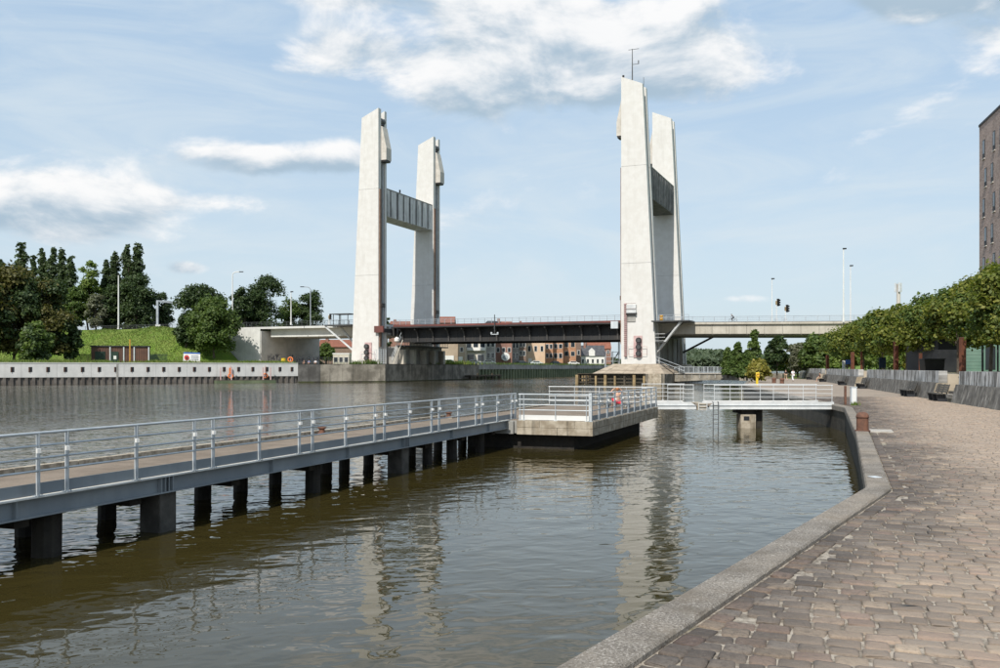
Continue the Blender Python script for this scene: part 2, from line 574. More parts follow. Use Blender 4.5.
# -- metal, paint, wood
surf('galvanised', (0.42, 0.455, 0.475), (0.53, 0.56, 0.575), 3, 0.48, 0.001, 40, metal=0.25, spec=0.5)
surf('grey_steel', (0.19, 0.215, 0.235), (0.245, 0.27, 0.285), 1.1, 0.5, 0.001, 20, spec=0.5, streak=0.25, streak_col=(0.12, 0.11, 0.095), streak_scale=2)
surf('flange_paint', (0.50, 0.49, 0.45), (0.62, 0.61, 0.57), 4, 0.6, 0.001, 30, lo=0.3, hi=0.55)
surf('white_paint', (0.50, 0.515, 0.515), (0.60, 0.61, 0.605), 1.5, 0.5, 0.001, 30, streak=0.15, streak_col=(0.35, 0.33, 0.28), streak_scale=3)
surf('span_steel', (0.020, 0.021, 0.023), (0.038, 0.037, 0.036), 0.5, 0.75, 0.004, 8, streak=0.4, streak_col=(0.06, 0.045, 0.035))  # near-black steel of the lift span with brownish streaks
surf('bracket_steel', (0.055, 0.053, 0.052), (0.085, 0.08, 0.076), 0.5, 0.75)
surf('red_fascia', (0.17, 0.050, 0.040), (0.10, 0.042, 0.036), 0.35, 0.75, 0.003, 8, streak=0.6, streak_col=(0.07, 0.05, 0.045))
surf('rust', (0.095, 0.033, 0.018), (0.155, 0.055, 0.028), 1.6, 0.85, 0.004, 25, streak=0.5, streak_col=(0.07, 0.03, 0.02), streak_scale=2)  # rust tone darkened; shade on the terrace columns is in the colour
surf('rust_dark', (0.10, 0.050, 0.034), (0.17, 0.080, 0.050), 7, 0.8, 0.004, 60)
surf('guide_rust', (0.21, 0.13, 0.095), (0.29, 0.20, 0.15), 1.2, 0.8)
surf('pale_pink', (0.44, 0.29, 0.28), (0.55, 0.40, 0.38), 1.2, 0.7)
surf('black_paint', (0.012, 0.012, 0.013), (0.022, 0.022, 0.022), 2, 0.5)
surf('dark_metal', (0.05, 0.053, 0.056), (0.085, 0.088, 0.09), 1, 0.55)
surf('strut_white', (0.48, 0.49, 0.49), (0.60, 0.61, 0.61), 1, 0.55)
surf('rail_blue_grey', (0.27, 0.30, 0.33), (0.36, 0.39, 0.42), 1, 0.5)
surf('bar_silver', (0.46, 0.50, 0.52), (0.55, 0.58, 0.60), 1, 0.5)
surf('yellow_paint', (0.62, 0.44, 0.02), (0.72, 0.53, 0.04), 2, 0.5)
surf('orange_paint', (0.66, 0.16, 0.04), (0.74, 0.23, 0.06), 2, 0.5)
surf('orange_rust', (0.55, 0.30, 0.05), (0.45, 0.24, 0.05), 2, 0.6)
surf('red_paint', (0.42, 0.03, 0.03), (0.5, 0.05, 0.045), 2, 0.5)
surf('blue_paint', (0.03, 0.10, 0.35), (0.05, 0.13, 0.42), 2, 0.5)
surf('navy_board', (0.008, 0.018, 0.038), (0.014, 0.027, 0.05), 2, 0.4)
surf('pile_dark', (0.012, 0.010, 0.008), (0.032, 0.027, 0.021), 3, 0.75, 0.02, 14, streak=0.5, streak_col=(0.05, 0.045, 0.03))
surf('block_dark', (0.045, 0.042, 0.037), (0.10, 0.093, 0.082), 2.2, 0.85, 0.015, 10, streak=0.6, streak_col=(0.02, 0.018, 0.014))
surf('rail_white', (0.56, 0.58, 0.585), (0.64, 0.655, 0.655), 1.5, 0.5)
surf('sheet_pile', (0.085, 0.075, 0.066), (0.155, 0.14, 0.125), 0.8, 0.85, 0.01, 6, streak=0.6, streak_col=(0.04, 0.03, 0.024))
surf('green_pile', (0.085, 0.110, 0.062), (0.15, 0.175, 0.105), 0.35, 0.85, 0.01, 4, streak=0.5, streak_col=(0.03, 0.035, 0.02))
surf('fender_wood', (0.20, 0.145, 0.075), (0.34, 0.25, 0.13), 1.0, 0.9, 0.01, 12, streak=0.6, streak_col=(0.05, 0.04, 0.025), island_var=0.3)
surf('fender_dark', (0.04, 0.034, 0.024), (0.085, 0.07, 0.05), 1.0, 0.9, 0.01, 12, island_var=0.3)
surf('bench_wood', (0.05, 0.046, 0.04), (0.10, 0.092, 0.08), 5, 0.85, 0.004, 40, island_var=0.2)
def deck_material():
    t = new_mat('deck_brown')
    n = t.noise(t.pos, 1.2, 5, 0.65)
    f = t.noise(t.pos, 40, 4, 0.7)
    x, y, z = t.xyz(t.pos)[:3]
    q_ = t.math('ADD', t.math('MULTIPLY', x, 0.349), t.math('MULTIPLY', y, 0.937))
    pl = t.noise(t.comb(t.math('MULTIPLY', q_, 1.0), 0, 0), 7.0, 1, 0.5)
    c = t.mix(t.smooth(n, 0.35, 0.65), (0.165, 0.125, 0.088), (0.25, 0.195, 0.145))
    c = t.mix(t.smooth(pl, 0.4, 0.6, 0.0, 0.25), c, (0.17, 0.135, 0.10))
    c = t.mix(t.smooth(f, 0.42, 0.66, 0.0, 0.6), c, (0.10, 0.08, 0.06))
    t.put(t.p.inputs['Base Color'], c)
    t.p.inputs['Roughness'].default_value = 0.9
    t.put(t.p.inputs['Normal'], t.bump(f, 1.0, 0.006))
deck_material()

# -- buildings
surf('brown_cladding', (0.085, 0.045, 0.034), (0.125, 0.064, 0.046), 0.5, 0.75, streak=0.3)
surf('dark_green', (0.012, 0.030, 0.022), (0.02, 0.045, 0.03), 1, 0.6)
surf('mint', (0.13, 0.225, 0.188), (0.17, 0.27, 0.225), 0.8, 0.55)  # tree shade on the pavilion is put into this duller base colour
surf('charcoal', (0.014, 0.016, 0.020), (0.028, 0.030, 0.034), 0.7, 0.6)
surf('roof_red', (0.18, 0.070, 0.045), (0.25, 0.10, 0.065), 0.9, 0.85, 0.03, 6)
surf('roof_slate', (0.05, 0.052, 0.058), (0.085, 0.087, 0.094), 0.9, 0.7, 0.02, 6)
def brick_mat(name, c1, c2, mortar, bw, bh, noise_c=None):
    t = new_mat(name)
    x, y, z = t.xyz(t.pos)[:3]
    u_ = t.math('ADD', x, y)
    br = t.node('ShaderNodeTexBrick')
    t.put(br.inputs['Vector'], t.comb(u_, z, 0))
    br.inputs['Scale'].default_value = 1.0
    br.inputs['Brick Width'].default_value = bw
    br.inputs['Row Height'].default_value = bh
    br.inputs['Mortar Size'].default_value = bh * 0.13
    t.put(br.inputs['Color1'], c1)
    t.put(br.inputs['Color2'], c2)
    t.put(br.inputs['Mortar'], mortar)
    n = t.noise(t.pos, 0.5, 5, 0.6)
    k = t.lin(n, 0.3, 0.7, 0.82, 1.15)
    t.put(t.p.inputs['Base Color'], t.mix(1.0, br.outputs[0], t.comb(k, k, k), 'MULTIPLY'))
    t.p.inputs['Roughness'].default_value = 0.88
    return t
brick_mat('tower_brick', (0.32, 0.215, 0.18), (0.50, 0.375, 0.32), (0.42, 0.36, 0.31), 0.42, 0.135)
brick_mat('brick_red', (0.20, 0.075, 0.052), (0.26, 0.105, 0.07), (0.28, 0.23, 0.2), 0.4, 0.12)
brick_mat('brick_brown', (0.15, 0.09, 0.065), (0.21, 0.125, 0.09), (0.25, 0.21, 0.18), 0.4, 0.12)
brick_mat('brick_orange', (0.34, 0.145, 0.07), (0.44, 0.20, 0.10), (0.40, 0.3, 0.22), 0.4, 0.12)
surf('render_tan', (0.33, 0.26, 0.19), (0.40, 0.325, 0.245), 0.3, 0.9, streak=0.2)
surf('render_peach', (0.56, 0.40, 0.28), (0.62, 0.46, 0.335), 0.3, 0.9, streak=0.15)
surf('render_cream', (0.52, 0.48, 0.41), (0.60, 0.56, 0.48), 0.3, 0.9, streak=0.2)
surf('render_grey', (0.26, 0.25, 0.24), (0.33, 0.32, 0.31), 0.3, 0.9, streak=0.2)
surf('render_white', (0.66, 0.65, 0.62), (0.74, 0.73, 0.70), 0.3, 0.9, streak=0.15)
surf('trim_white', (0.62, 0.62, 0.60), (0.70, 0.70, 0.68), 0.6, 0.7)
t = surf('glass', (0.018, 0.024, 0.030), (0.035, 0.045, 0.055), 0.25, 0.08, spec=0.8)
surf('lamp_lens', (0.05, 0.05, 0.05), (0.08, 0.08, 0.08), 1, 0.2)

# -- people
surf('skin', (0.50, 0.30, 0.215), (0.55, 0.34, 0.25), 6, 0.6)
surf('hair_dark', (0.03, 0.02, 0.015), (0.05, 0.035, 0.025), 20, 0.7)
surf('hair_ginger', (0.30, 0.12, 0.05), (0.38, 0.16, 0.07), 20, 0.7)
surf('cloth_red', (0.55, 0.03, 0.05), (0.62, 0.05, 0.07), 8, 0.85)
surf('cloth_black', (0.012, 0.012, 0.014), (0.025, 0.024, 0.026), 8, 0.85)
surf('cloth_white', (0.68, 0.70, 0.74), (0.76, 0.77, 0.80), 8, 0.85)
surf('cloth_blue', (0.04, 0.12, 0.30), (0.06, 0.15, 0.36), 8, 0.85)
surf('cloth_tan', (0.36, 0.27, 0.17), (0.42, 0.32, 0.21), 8, 0.85)
surf('cloth_brown', (0.12, 0.055, 0.04), (0.16, 0.075, 0.05), 8, 0.85)

# -- vegetation
def leaf_mat(name, dark, mid, light, trans=0.3):
    t = new_mat(name)
    r = island(t)
    n = t.noise(t.pos, 0.45, 3, 0.5)
    f = t.math('ADD', t.math('MULTIPLY', r, 0.6), t.math('MULTIPLY', n, 0.5))
    c = t.ramp(f, [(0.18, dark), (0.52, mid), (0.88, light)])
    t.put(t.p.inputs['Base Color'], c)
    t.p.inputs['Roughness'].default_value = 0.55
    t.p.inputs['Specular IOR Level'].default_value = 0.3
    tr = t.node('ShaderNodeBsdfTranslucent')
    t.put(tr.inputs[0], t.mix(1.0, c, (1.3, 1.45, 0.6), 'MULTIPLY'))
    mx = t.node('ShaderNodeMixShader')
    mx.inputs[0].default_value = trans
    t.l.new(t.p.outputs[0], mx.inputs[1])
    t.l.new(tr.outputs[0], mx.inputs[2])
    t.l.new(mx.outputs[0], t.o.inputs[0])
leaf_mat('leaf_plane', (0.068, 0.095, 0.018), (0.130, 0.160, 0.030), (0.25, 0.245, 0.050), 0.40)
leaf_mat('leaf_dark', (0.020, 0.038, 0.014), (0.036, 0.062, 0.020), (0.062, 0.092, 0.026), 0.22)
leaf_mat('leaf_mid', (0.044, 0.075, 0.018), (0.074, 0.118, 0.028), (0.125, 0.170, 0.042), 0.32)
leaf_mat('leaf_far', (0.050, 0.075, 0.040), (0.070, 0.098, 0.055), (0.098, 0.125, 0.072), 0.2)
leaf_mat('leaf_bronze', (0.050, 0.054, 0.016), (0.088, 0.086, 0.023), (0.135, 0.122, 0.034), 0.28)
leaf_mat('leaf_poplar', (0.032, 0.054, 0.022), (0.054, 0.082, 0.032), (0.084, 0.115, 0.046), 0.26)
leaf_mat('leaf_bright', (0.075, 0.120, 0.022), (0.125, 0.18, 0.035), (0.19, 0.235, 0.055), 0.35)
leaf_mat('leaf_olive', (0.12, 0.12, 0.022), (0.20, 0.185, 0.032), (0.28, 0.23, 0.05), 0.3)
leaf_mat('leaf_grey', (0.09, 0.10, 0.060), (0.13, 0.14, 0.090), (0.18, 0.185, 0.125), 0.3)
surf('bark', (0.06, 0.048, 0.036), (0.11, 0.09, 0.07), 3, 0.92, 0.01, 16)
def grass_material():
    t = new_mat('grass')
    a = t.noise(t.pos, 0.12, 5, 0.6)
    b = t.noise(t.mul(t.pos, (1, 1, 0.5)), 1.4, 5, 0.7)
    c = t.mix(t.smooth(a, 0.38, 0.62), (0.115, 0.20, 0.026), (0.155, 0.205, 0.045))
    c = t.mix(t.smooth(b, 0.45, 0.72, 0.0, 0.6), c, (0.065, 0.115, 0.020))
    t.put(t.p.inputs['Base Color'], c)
    t.p.inputs['Roughness'].default_value = 0.9
    t.p.inputs['Specular IOR Level'].default_value = 0.15
    t.put(t.p.inputs['Normal'], t.bump(t.noise(t.pos, 2.2, 5, 0.7), 1.0, 0.35))
grass_material()
leaf_mat('grass_blade', (0.07, 0.125, 0.02), (0.12, 0.18, 0.035), (0.21, 0.21, 0.07), 0.3)

# -- water
def water_material():
    t = new_mat('canal_water')
    pos = t.pos
    x, y, z = t.xyz(pos)[:3]
    # the open canal beyond the jetty is choppier than the sheltered basin
    side = t.math('SUBTRACT', t.math('MULTIPLY', t.math('SUBTRACT', y, 15.0), 0.349), t.math('MULTIPLY', t.math('ADD', x, 7.7), 0.937))
    open_c = t.smooth(side, -2.0, 10.0)
    gust = t.noise(t.mul(pos, (0.05, 0.035, 1)), 1.0, 3, 0.5)
    amp = t.math('MULTIPLY', t.lin(open_c, 0, 1, 0.62, 2.6), t.smooth(gust, 0.35, 0.65, 0.7, 1.25))
    rot = t.comb(t.math('ADD', t.math('MULTIPLY', x, 0.92), t.math('MULTIPLY', y, 0.3)),
                 t.math('SUBTRACT', t.math('MULTIPLY', y, 1.25), t.math('MULTIPLY', x, 0.35)), 0)
    n0 = t.noise(pos, 0.16, 2, 0.5)
    n1 = t.noise(rot, 0.85, 1, 0.4, 0.5)
    n2 = t.noise(rot, 2.1, 1, 0.4, 0.8)
    n3 = t.noise(rot, 5.5, 1, 0.4)
    h = t.math('ADD', t.math('MULTIPLY', n1, 0.045), t.math('ADD', t.math('MULTIPLY', n2, 0.022), t.math('MULTIPLY', n3, 0.0030)))
    h = t.math('ADD', t.math('MULTIPLY', h, amp), t.math('MULTIPLY', t.math('MULTIPLY', n0, open_c), 0.22))
    t.put(t.p.inputs['Normal'], t.bump(h, 1.0, 1.0))
    n = t.noise(pos, 0.12, 3, 0.5)
    t.put(t.p.inputs['Base Color'], t.mix(n, (0.034, 0.0265, 0.0075), (0.042, 0.034, 0.011)))
    t.p.inputs['Roughness'].default_value = 0.02
    t.p.inputs['IOR'].default_value = 1.38
    t.p.inputs['Specular IOR Level'].default_value = 0.5
water_material()

# graffiti band on the abutment wall
def graffiti():
    t = new_mat('graffiti_wall')
    n = t.noise(t.pos, 0.4, 5, 0.6)
    c = t.mix(t.smooth(n, 0.35, 0.65), (0.40, 0.395, 0.37), (0.50, 0.49, 0.46))
    x, y, z = t.xyz(t.pos)[:3]
    band = t.math('MULTIPLY', t.smooth(z, 4.2, 4.7), t.smooth(z, 6.9, 6.2))
    g = t.noise(t.comb(t.math('MULTIPLY', y, 1.2), t.math('MULTIPLY', z, 0.75), 0), 1.0, 4, 0.55, 1.5)
    g2 = t.noise(t.comb(t.math('MULTIPLY', y, 0.25), 0, 0), 1.0, 2, 0.5)
    f = t.math('MULTIPLY', band, t.math('MULTIPLY', t.smooth(g, 0.50, 0.56), t.smooth(g2, 0.38, 0.5)))
    c = t.mix(t.math('MULTIPLY', f, 0.85), c, (0.045, 0.05, 0.075))
    t.put(t.p.inputs['Base Color'], c)
    t.p.inputs['Roughness'].default_value = 0.85
graffiti()

# ------------------------------------------------------------------ setting: water, banks, quay
QUAY_Z = 1.25
WALL_Z = 4.0
Q = [V(-21.2, -28, 0), V(0.365, 5.98, 0), V(6.17, 15.1, 0), V(10.98, 27.7, 0), V(17.25, 45, 0), V(27, 100, 0), V(49.5, 177, 0)]
far_r = B(86.5, 900)
def wall_x(d):
    return 12.6 + 0.26 * d

wm = MB().add([(-1500, -200, 0), (1500, -200, 0), (1500, 2600, 0), (-1500, 2600, 0)], [(0, 1, 2, 3)])
o = wm.build('water', 'canal_water')
o['kind'] = 'structure'

bankA0, bankA, bankB = V(-265, 64.8, 0), V(-91.7, 165, 0), V(-43.3, 193, 0)
bankC = B(5, -5.5)
bankD = B(5, 950)
lb = [bankA0, bankA, bankB, bankC, bankD, V(bankD.x, 2500, 0), V(-1500, 2500, 0), V(-1500, 64.8, 0)]
m = MB().add([(p.x, p.y, WALL_Z - 0.06) for p in lb], [tuple(range(len(lb)))])
o = m.build('left_bank_ground', 'grass')
o['kind'] = 'structure'
rb = Q + [far_r, V(1500, far_r.y, 0), V(1500, -60, 0), V(-41.5, -60, 0)]
m = MB().add([(p.x, p.y, QUAY_Z - 0.06) for p in rb], [tuple(range(len(rb)))])
o = m.build('right_bank_ground', 'grass')
o['kind'] = 'structure'

# offsets of the quay line
def offset_line(line, off):
    out = []
    for i, p in enumerate(line):
        if i == 0:
            d = (line[1] - p).normalized()
            n = V(d.y, -d.x, 0)
            out.append(p + n * off)
        elif i == len(line) - 1:
            d = (p - line[i - 1]).normalized()
            n = V(d.y, -d.x, 0)
            out.append(p + n * off)
        else:
            d0 = (p - line[i - 1]).normalized()
            d1 = (line[i + 1] - p).normalized()
            n = (V(d0.y, -d0.x, 0) + V(d1.y, -d1.x, 0)).normalized()
            out.append(p + n * off / max(0.3, n.dot(V(d0.y, -d0.x, 0))))
    return out
COPW = 0.36
qi = offset_line(Q, COPW)
qb = offset_line(Q, COPW + 0.235)

# bed of the paving (sand in the joints) and the paved promenade beyond the laid stones
D_COB = 62.0
bed = [p for p in qi if p.y < 60] + [V(qi[4].x + (D_COB - qi[4].y) * 0.1773, D_COB, 0), V(wall_x(D_COB) + 0.1, D_COB, 0), V(wall_x(-28) + 0.1, -28, 0)]
m = MB().add([(p.x, p.y, QUAY_Z - 0.016) for p in bed], [tuple(range(len(bed)))])
bed_o = m.build('pavement', 'joint_sand')
bed_o['kind'] = 'structure'
fp = [V(qi[4].x + (D_COB - qi[4].y) * 0.1773, D_COB, 0), qi[5], qi[6], V(wall_x(177) - 6, 177, 0), V(wall_x(150) + 0.1, 150, 0), V(wall_x(D_COB) + 0.1, D_COB, 0)]
m = MB().add([(p.x, p.y, QUAY_Z - 0.004) for p in fp], [tuple(range(len(fp)))])
o = m.build('promenade', 'far_paving')
o['kind'] = 'structure'

# cobbles
def seg_dist(px, py, line):
    """signed distance to the right of the line (numpy)"""
    best = np.full(px.shape, 1e9)
    for a, b in zip(line[:-1], line[1:]):
        dx, dy = b.x - a.x, b.y - a.y
        L = math.hypot(dx, dy)
        tt = np.clip(((px - a.x) * dx + (py - a.y) * dy) / (L * L), 0, 1)
        qx, qy = a.x + tt * dx, a.y + tt * dy
        dist = np.hypot(px - qx, py - qy)
        sgn = np.where((px - a.x) * dy - (py - a.y) * dx > 0, 1, -1)
        upd = dist < np.abs(best) - 1e-9
        best = np.where(upd, dist * sgn, best)
    return best

def stones(cx, cy, ang, L, W, lod):
    """closed tops of paving stones; returns verts (n, k, 3) and the per-stone face list"""
    n = len(cx)
    ca, sa = np.cos(ang), np.sin(ang)
    def ring(inset, z, jit):
        out = np.zeros((n, 8, 3))
        hl, hw = L / 2 - inset, W / 2 - inset
        c = np.minimum(hl, hw) * 0.20
        pts = [(-1, -1, 1, 0), (1, -1, -1, 0), (1, -1, 0, 1), (1, 1, 0, -1), (1, 1, -1, 0), (-1, 1, 1, 0), (-1, 1, 0, -1), (-1, -1, 0, 1)]
        for k, (a, b, e, f) in enumerate(pts):
            x = a * hl + e * c * 0.8 + RNG.normal(0, jit, n)
            y = b * hw + f * c * 0.8 + RNG.normal(0, jit, n)
            out[:, k, 0] = cx + x * ca - y * sa
            out[:, k, 1] = cy + x * sa + y * ca
            out[:, k, 2] = z + x * tx + y * ty
        return out
    tx, ty = RNG.normal(0, 0.020, n), RNG.normal(0, 0.026, n)
    zt = QUAY_Z + RNG.normal(0, 0.0045, n)
    j = 0.006
    st = RNG.bit_generator.state
    r0 = ring(0.0, QUAY_Z - 0.05, 0.006)
    RNG.bit_generator.state = st
    r1 = ring(0.002, zt - 0.012, 0.006)
    r2 = ring(0.009, zt - 0.0015, 0.006)
    r3 = ring(0.034, zt + 0.002, 0.005)
    vs = np.concatenate([r0, r1, r2, r3], axis=1)
    fs = []
    for k in range(3):
        for i in range(8):
            jn = (i + 1) % 8
            fs.append((k * 8 + i, k * 8 + jn, (k + 1) * 8 + jn, (k + 1) * 8 + i))
    fs += [(24, 25, 26, 27), (24, 27, 28, 31), (28, 29, 30, 31)]
    return vs, np.array(fs)

def lay_cobbles():
    ang0 = math.atan2(-0.349, 0.937)
    Ls, Ws = 0.236, 0.205
    rows = np.arange(-30, 75 / Ws)
    cx, cy, LL = [], [], []
    p = np.array([0.937, -0.349]); q = np.array([0.349, 0.937])
    for r in range(-40, int(75 / Ws)):
        qq = r * Ws
        x0 = -22 + random.uniform(0, 1) * Ls
        pos = x0
        while pos < 36:
            l = Ls * random.uniform(0.78, 1.24)
            c = p * (pos + l / 2) + q * (qq + 0.025 * math.sin(pos * 0.9 + r * 0.01) + random.gauss(0, 0.004))
            cx.append(c[0]); cy.append(c[1]); LL.append(l)
            pos += l
    cx, cy, LL = np.array(cx), np.array(cy), np.array(LL)
    keep = (cy > 3.2) & (cy < D_COB) & (cx < np.minimum(0.60 * cy + 3.2, wall_x(cy) - 0.12))
    cx, cy, LL = cx[keep], cy[keep], LL[keep]
    sd = seg_dist(cx, cy, qb)
    keep = sd > 0.0
    cx, cy, LL = cx[keep], cy[keep], LL[keep]
    n = len(cx)
    L = LL - RNG.uniform(0.006, 0.026, n)
    W = np.full(n, Ws) - RNG.uniform(0.004, 0.020, n)
    A = np.full(n, ang0) + RNG.normal(0, 0.02, n)
    # border course along the coping
    bx, by, bl, ba = [], [], [], []
    mid = offset_line(Q, COPW + 0.12)
    for a, b in zip(mid[:-1], mid[1:]):
        d = (b - a)
        Ln = d.length
        d.normalize()
        s = 0.05
        while s < Ln - 0.1:
            l = 0.235 * random.uniform(0.85, 1.25)
            c = a + d * (s + l / 2)
            if 3.2 < c.y < D_COB:
                bx.append(c.x); by.append(c.y); bl.append(l - random.uniform(0.012, 0.03)); ba.append(math.atan2(d.y, d.x))
            s += l
    nb = len(bx)
    cx = np.concatenate([cx, bx]); cy = np.concatenate([cy, by])
    L = np.concatenate([L, bl]); W = np.concatenate([W, np.full(nb, 0.19)]); A = np.concatenate([A, ba])
    vs, fs = stones(cx, cy, A, L, W, 0)
    # which ones show largest: nearest that are inside the picture
    px = 500 + F * cx / np.maximum(cy, 0.1)
    py = HY + F * (EZ - QUAY_Z) / np.maximum(cy, 0.1)
    inside = (px > 0) & (px < 1000) & (py < 672)
    key = np.where(inside, cy, 1e6)
    near = np.argsort(key)[:300]
    isn = np.zeros(len(cx), bool)
    isn[near] = True
    for i in near:
        c = np.array([cx[i], cy[i], QUAY_Z])
        me = mesh_vf('cobblestone', vs[i] - c, fs, 'cobble')
        link_mesh('cobblestone', me, bed_o, Vector(c) - bed_o.location)
    rest = vs[~isn]
    k = rest.shape[1]
    allf = (fs[None, :, :] + (np.arange(len(rest)) * k)[:, None, None]).reshape(-1, 4)
    me = mesh_vf('cobblestones', rest.reshape(-1, 3) - np.array(bed_o.location), allf, 'cobble')
    link_mesh('cobblestones', me, bed_o, (0, 0, 0), 'stuff')
lay_cobbles()

# quay wall with its coping
qw = thing('quay_wall', 'stone quay wall with rough grey coping along the cobbled promenade', 'quay wall', (6, 15, 0))
m = MB()
inner = offset_line(Q, 0.05)
for a, b in zip(inner[:-1], inner[1:]):
    n = (b - a).normalized()
    n = V(n.y, -n.x, 0)
    m.obox(a + V(0, 0, -1.2), b - a, n * 0.5, (0, 0, QUAY_Z + 1.2 - 0.20))
m.build('wall_face', 'quay_face', qw)
def cope():
    cop_o = offset_line(Q, -0.03)
    for k, (a, b, ai, bi) in enumerate(zip(cop_o[:-1], cop_o[1:], qi[:-1], qi[1:])):
        Ln = (b - a).length
        n = max(1, int(round(Ln / 3.4)))
        for i in range(n):
            f0, f1 = i / n, (i + 1) / n
            g = 0.006 / Ln
            p0, p1 = a.lerp(b, f0 + (g if i else 0)), a.lerp(b, f1 - (g if i < n - 1 else 0))
            q0, q1 = ai.lerp(bi, f0 + (g if i else 0)), ai.lerp(bi, f1 - (g if i < n - 1 else 0))
            if p1.y < 0 or p0.y > 180:
                continue
            mm = MB()
            ns = max(2, int((p1 - p0).length / 0.16)) if p0.y < 30 else 2
            zt = QUAY_Z + 0.045
            zb = QUAY_Z - 0.22
            prof = [(0, zb), (0.0, zt - 0.035), (0.07, zt), (0.5, zt + 0.004), (0.95, zt), (1.0, zt - 0.02), (1.0, zb)]
            vs, fs = [], []
            for j in range(ns + 1):
                fo, fi = p0.lerp(p1, j / ns), q0.lerp(q1, j / ns)
                wob = [random.gauss(0, 0.007) for _ in prof]
                if random.random() < 0.12:
                    wob[1] += 0.035
                    wob[2] += 0.03
                for (f, z), wb in zip(prof, wob):
                    pp = fo.lerp(fi, min(1.0, max(0, f + (wb * 1.2 if 0 <= f < 0.2 else 0))))
                    vs.append((pp.x, pp.y, z + (wb * 0.4 if z > zb else 0)))
            K = len(prof)
            for j in range(ns):
                for q_ in range(K - 1):
                    fs.append((j * K + q_, (j + 1) * K + q_, (j + 1) * K + q_ + 1, j * K + q_ + 1))
            fs.append(tuple(range(K)))
            fs.append(tuple(ns * K + K - 1 - q_ for q_ in range(K)))
            mm.add(vs, [tuple(reversed(f)) for f in fs])
            mm.build('coping_stone', 'coping_concrete', qw)
cope()

# the terrace behind the bench walls
tr = [V(wall_x(10) + 3.35, 10, 0), V(wall_x(178) + 3.35, 178, 0), V(170, 178, 0), V(170, 10, 0)]
m = MB().prism([(p.x, p.y, QUAY_Z - 0.03) for p in tr], (0, 0, 1.62))
o = m.build('terrace', 'grass')
o['kind'] = 'structure'
TER_Z = QUAY_Z + 1.59
tp = [V(wall_x(10) + 3.36, 10, 0), V(wall_x(120) + 3.36, 120, 0), V(wall_x(120) + 5.4, 120, 0), V(wall_x(10) + 5.4, 10, 0)]
m = MB().add([(p.x, p.y, TER_Z + 0.004) for p in tp], [(3, 2, 1, 0)])
o = m.build('terrace_path', 'sand_path')
o['kind'] = 'structure'

# ------------------------------------------------------------------ railings
def railing(parent, p0, p1, z0, height, posts, mat='galvanised', bars=3, toe='grey_steel', lights=(), rad=0.019, post_w=0.06, inset=0.0, hand_r=0.027, name='post'):
    """handrail, bars, toe board and posts from p0 to p1; posts = distances from p0"""
    p0, p1 = Vector((p0[0], p0[1], z0)), Vector((p1[0], p1[1], z0))
    d = (p1 - p0).normalized()
    L = (p1 - p0).length
    rz = math.atan2(d.y, d.x)
    up = V(0, 0, 1)
    MB().tube(p0 + up * height, p1 + up * height, hand_r, n=10).build('handrail', mat, parent, smooth=False)
    gap = height / (bars + 2) if toe else height / (bars + 1)
    n = V(-d.y, d.x, 0)
    for k in range(1, bars + 1):
        z = height - gap * k
        MB().tube(p0 + up * z, p1 + up * z, rad, n=8).build('rail_bar', mat, parent)
    if toe:
        MB().obox(p0 + up * 0.02 - n * 0.006 + n * 0.045, p1 - p0, n * 0.012, up * (gap - 0.015)).build('toe_board', toe, parent)
    key = (mat, round(height, 3), post_w)
    if key not in POSTS:
        pm = MB()
        pm.box((0, 0, 0), (post_w * 0.36, post_w * 1.25, height - 0.012))
        pm.box((0, 0, 0), (post_w * 2.0, post_w * 2.2, 0.012))
        for a_, b_ in ((1, 1), (-1, 1), (1, -1), (-1, -1)):
            pm.box((a_ * post_w * 0.7, b_ * post_w * 0.8, 0.012), (0.02, 0.02, 0.015))
        POSTS[key] = shared(pm, 'post', mat)
    for i, s in enumerate(posts):
        po = inst(name, POSTS[key], parent, p0 + d * min(L, max(0, s)), rz)
        if i in lights:
            lm = MB().box(p0 + d * (s - 0.085) + up * (height - gap * 1.55) + n * 0.03, (0.075, 0.06, 0.075), rz)
            lm.build('light_box', 'trim_white', po)
POSTS = {}

# ------------------------------------------------------------------ jetty
JW = V(0.349, 0.937, 0).normalized()
JN = V(-JW.y, JW.x, 0)
JA = V(-7.7, 15.0, 0)
J0 = JA - JW * 12.6
J1 = V(0.66, 37.43, 0)
JL = (J1 - J0).length
jet = thing('jetty', 'long straight jetty with brown deck, grey steel girder and galvanised railing', 'jetty', J0 + V(0, 0, 0))
UPV = V(0, 0, 1)
DK = 1.17
m = MB().obox(J0 + JN * 0.12 + UPV * (DK - 0.10), JW * JL, JN * 2.86, UPV * 0.10)
m.build('deck', 'deck_brown', jet)
# I-girder on the railing side
g = MB().obox(J0 + JN * 0.06 + UPV * 0.83, JW * JL, JN * 0.02, UPV * 0.295)
for s in np.arange(1.5, JL, 3.55):
    g.obox(J0 + JW * s - JN * 0.03 + UPV * 0.83, JW * 0.014, JN * 0.09, UPV * 0.295)
for s in (15.65, 26.3):
    for q_ in (-0.16, -0.05, 0.05, 0.16):
        g.obox(J0 + JW * (s + q_) - JN * 0.045 + UPV * 0.83, JW * 0.018, JN * 0.105, UPV * 0.295)
gi = g.build('girder', 'grey_steel', jet)
MB().obox(J0 - JN * 0.06 + UPV * 1.125, JW * JL, JN * 0.22, UPV * 0.022).build('top_flange', 'flange_paint', gi)
MB().obox(J0 - JN * 0.05 + UPV * 0.805, JW * JL, JN * 0.20, UPV * 0.025).build('bottom_flange', 'grey_steel', gi)
g = MB().obox(J0 + JN * 2.98 + UPV * 0.83, JW * JL, JN * 0.10, UPV * 0.32)
g.build('far_girder', 'grey_steel', jet)
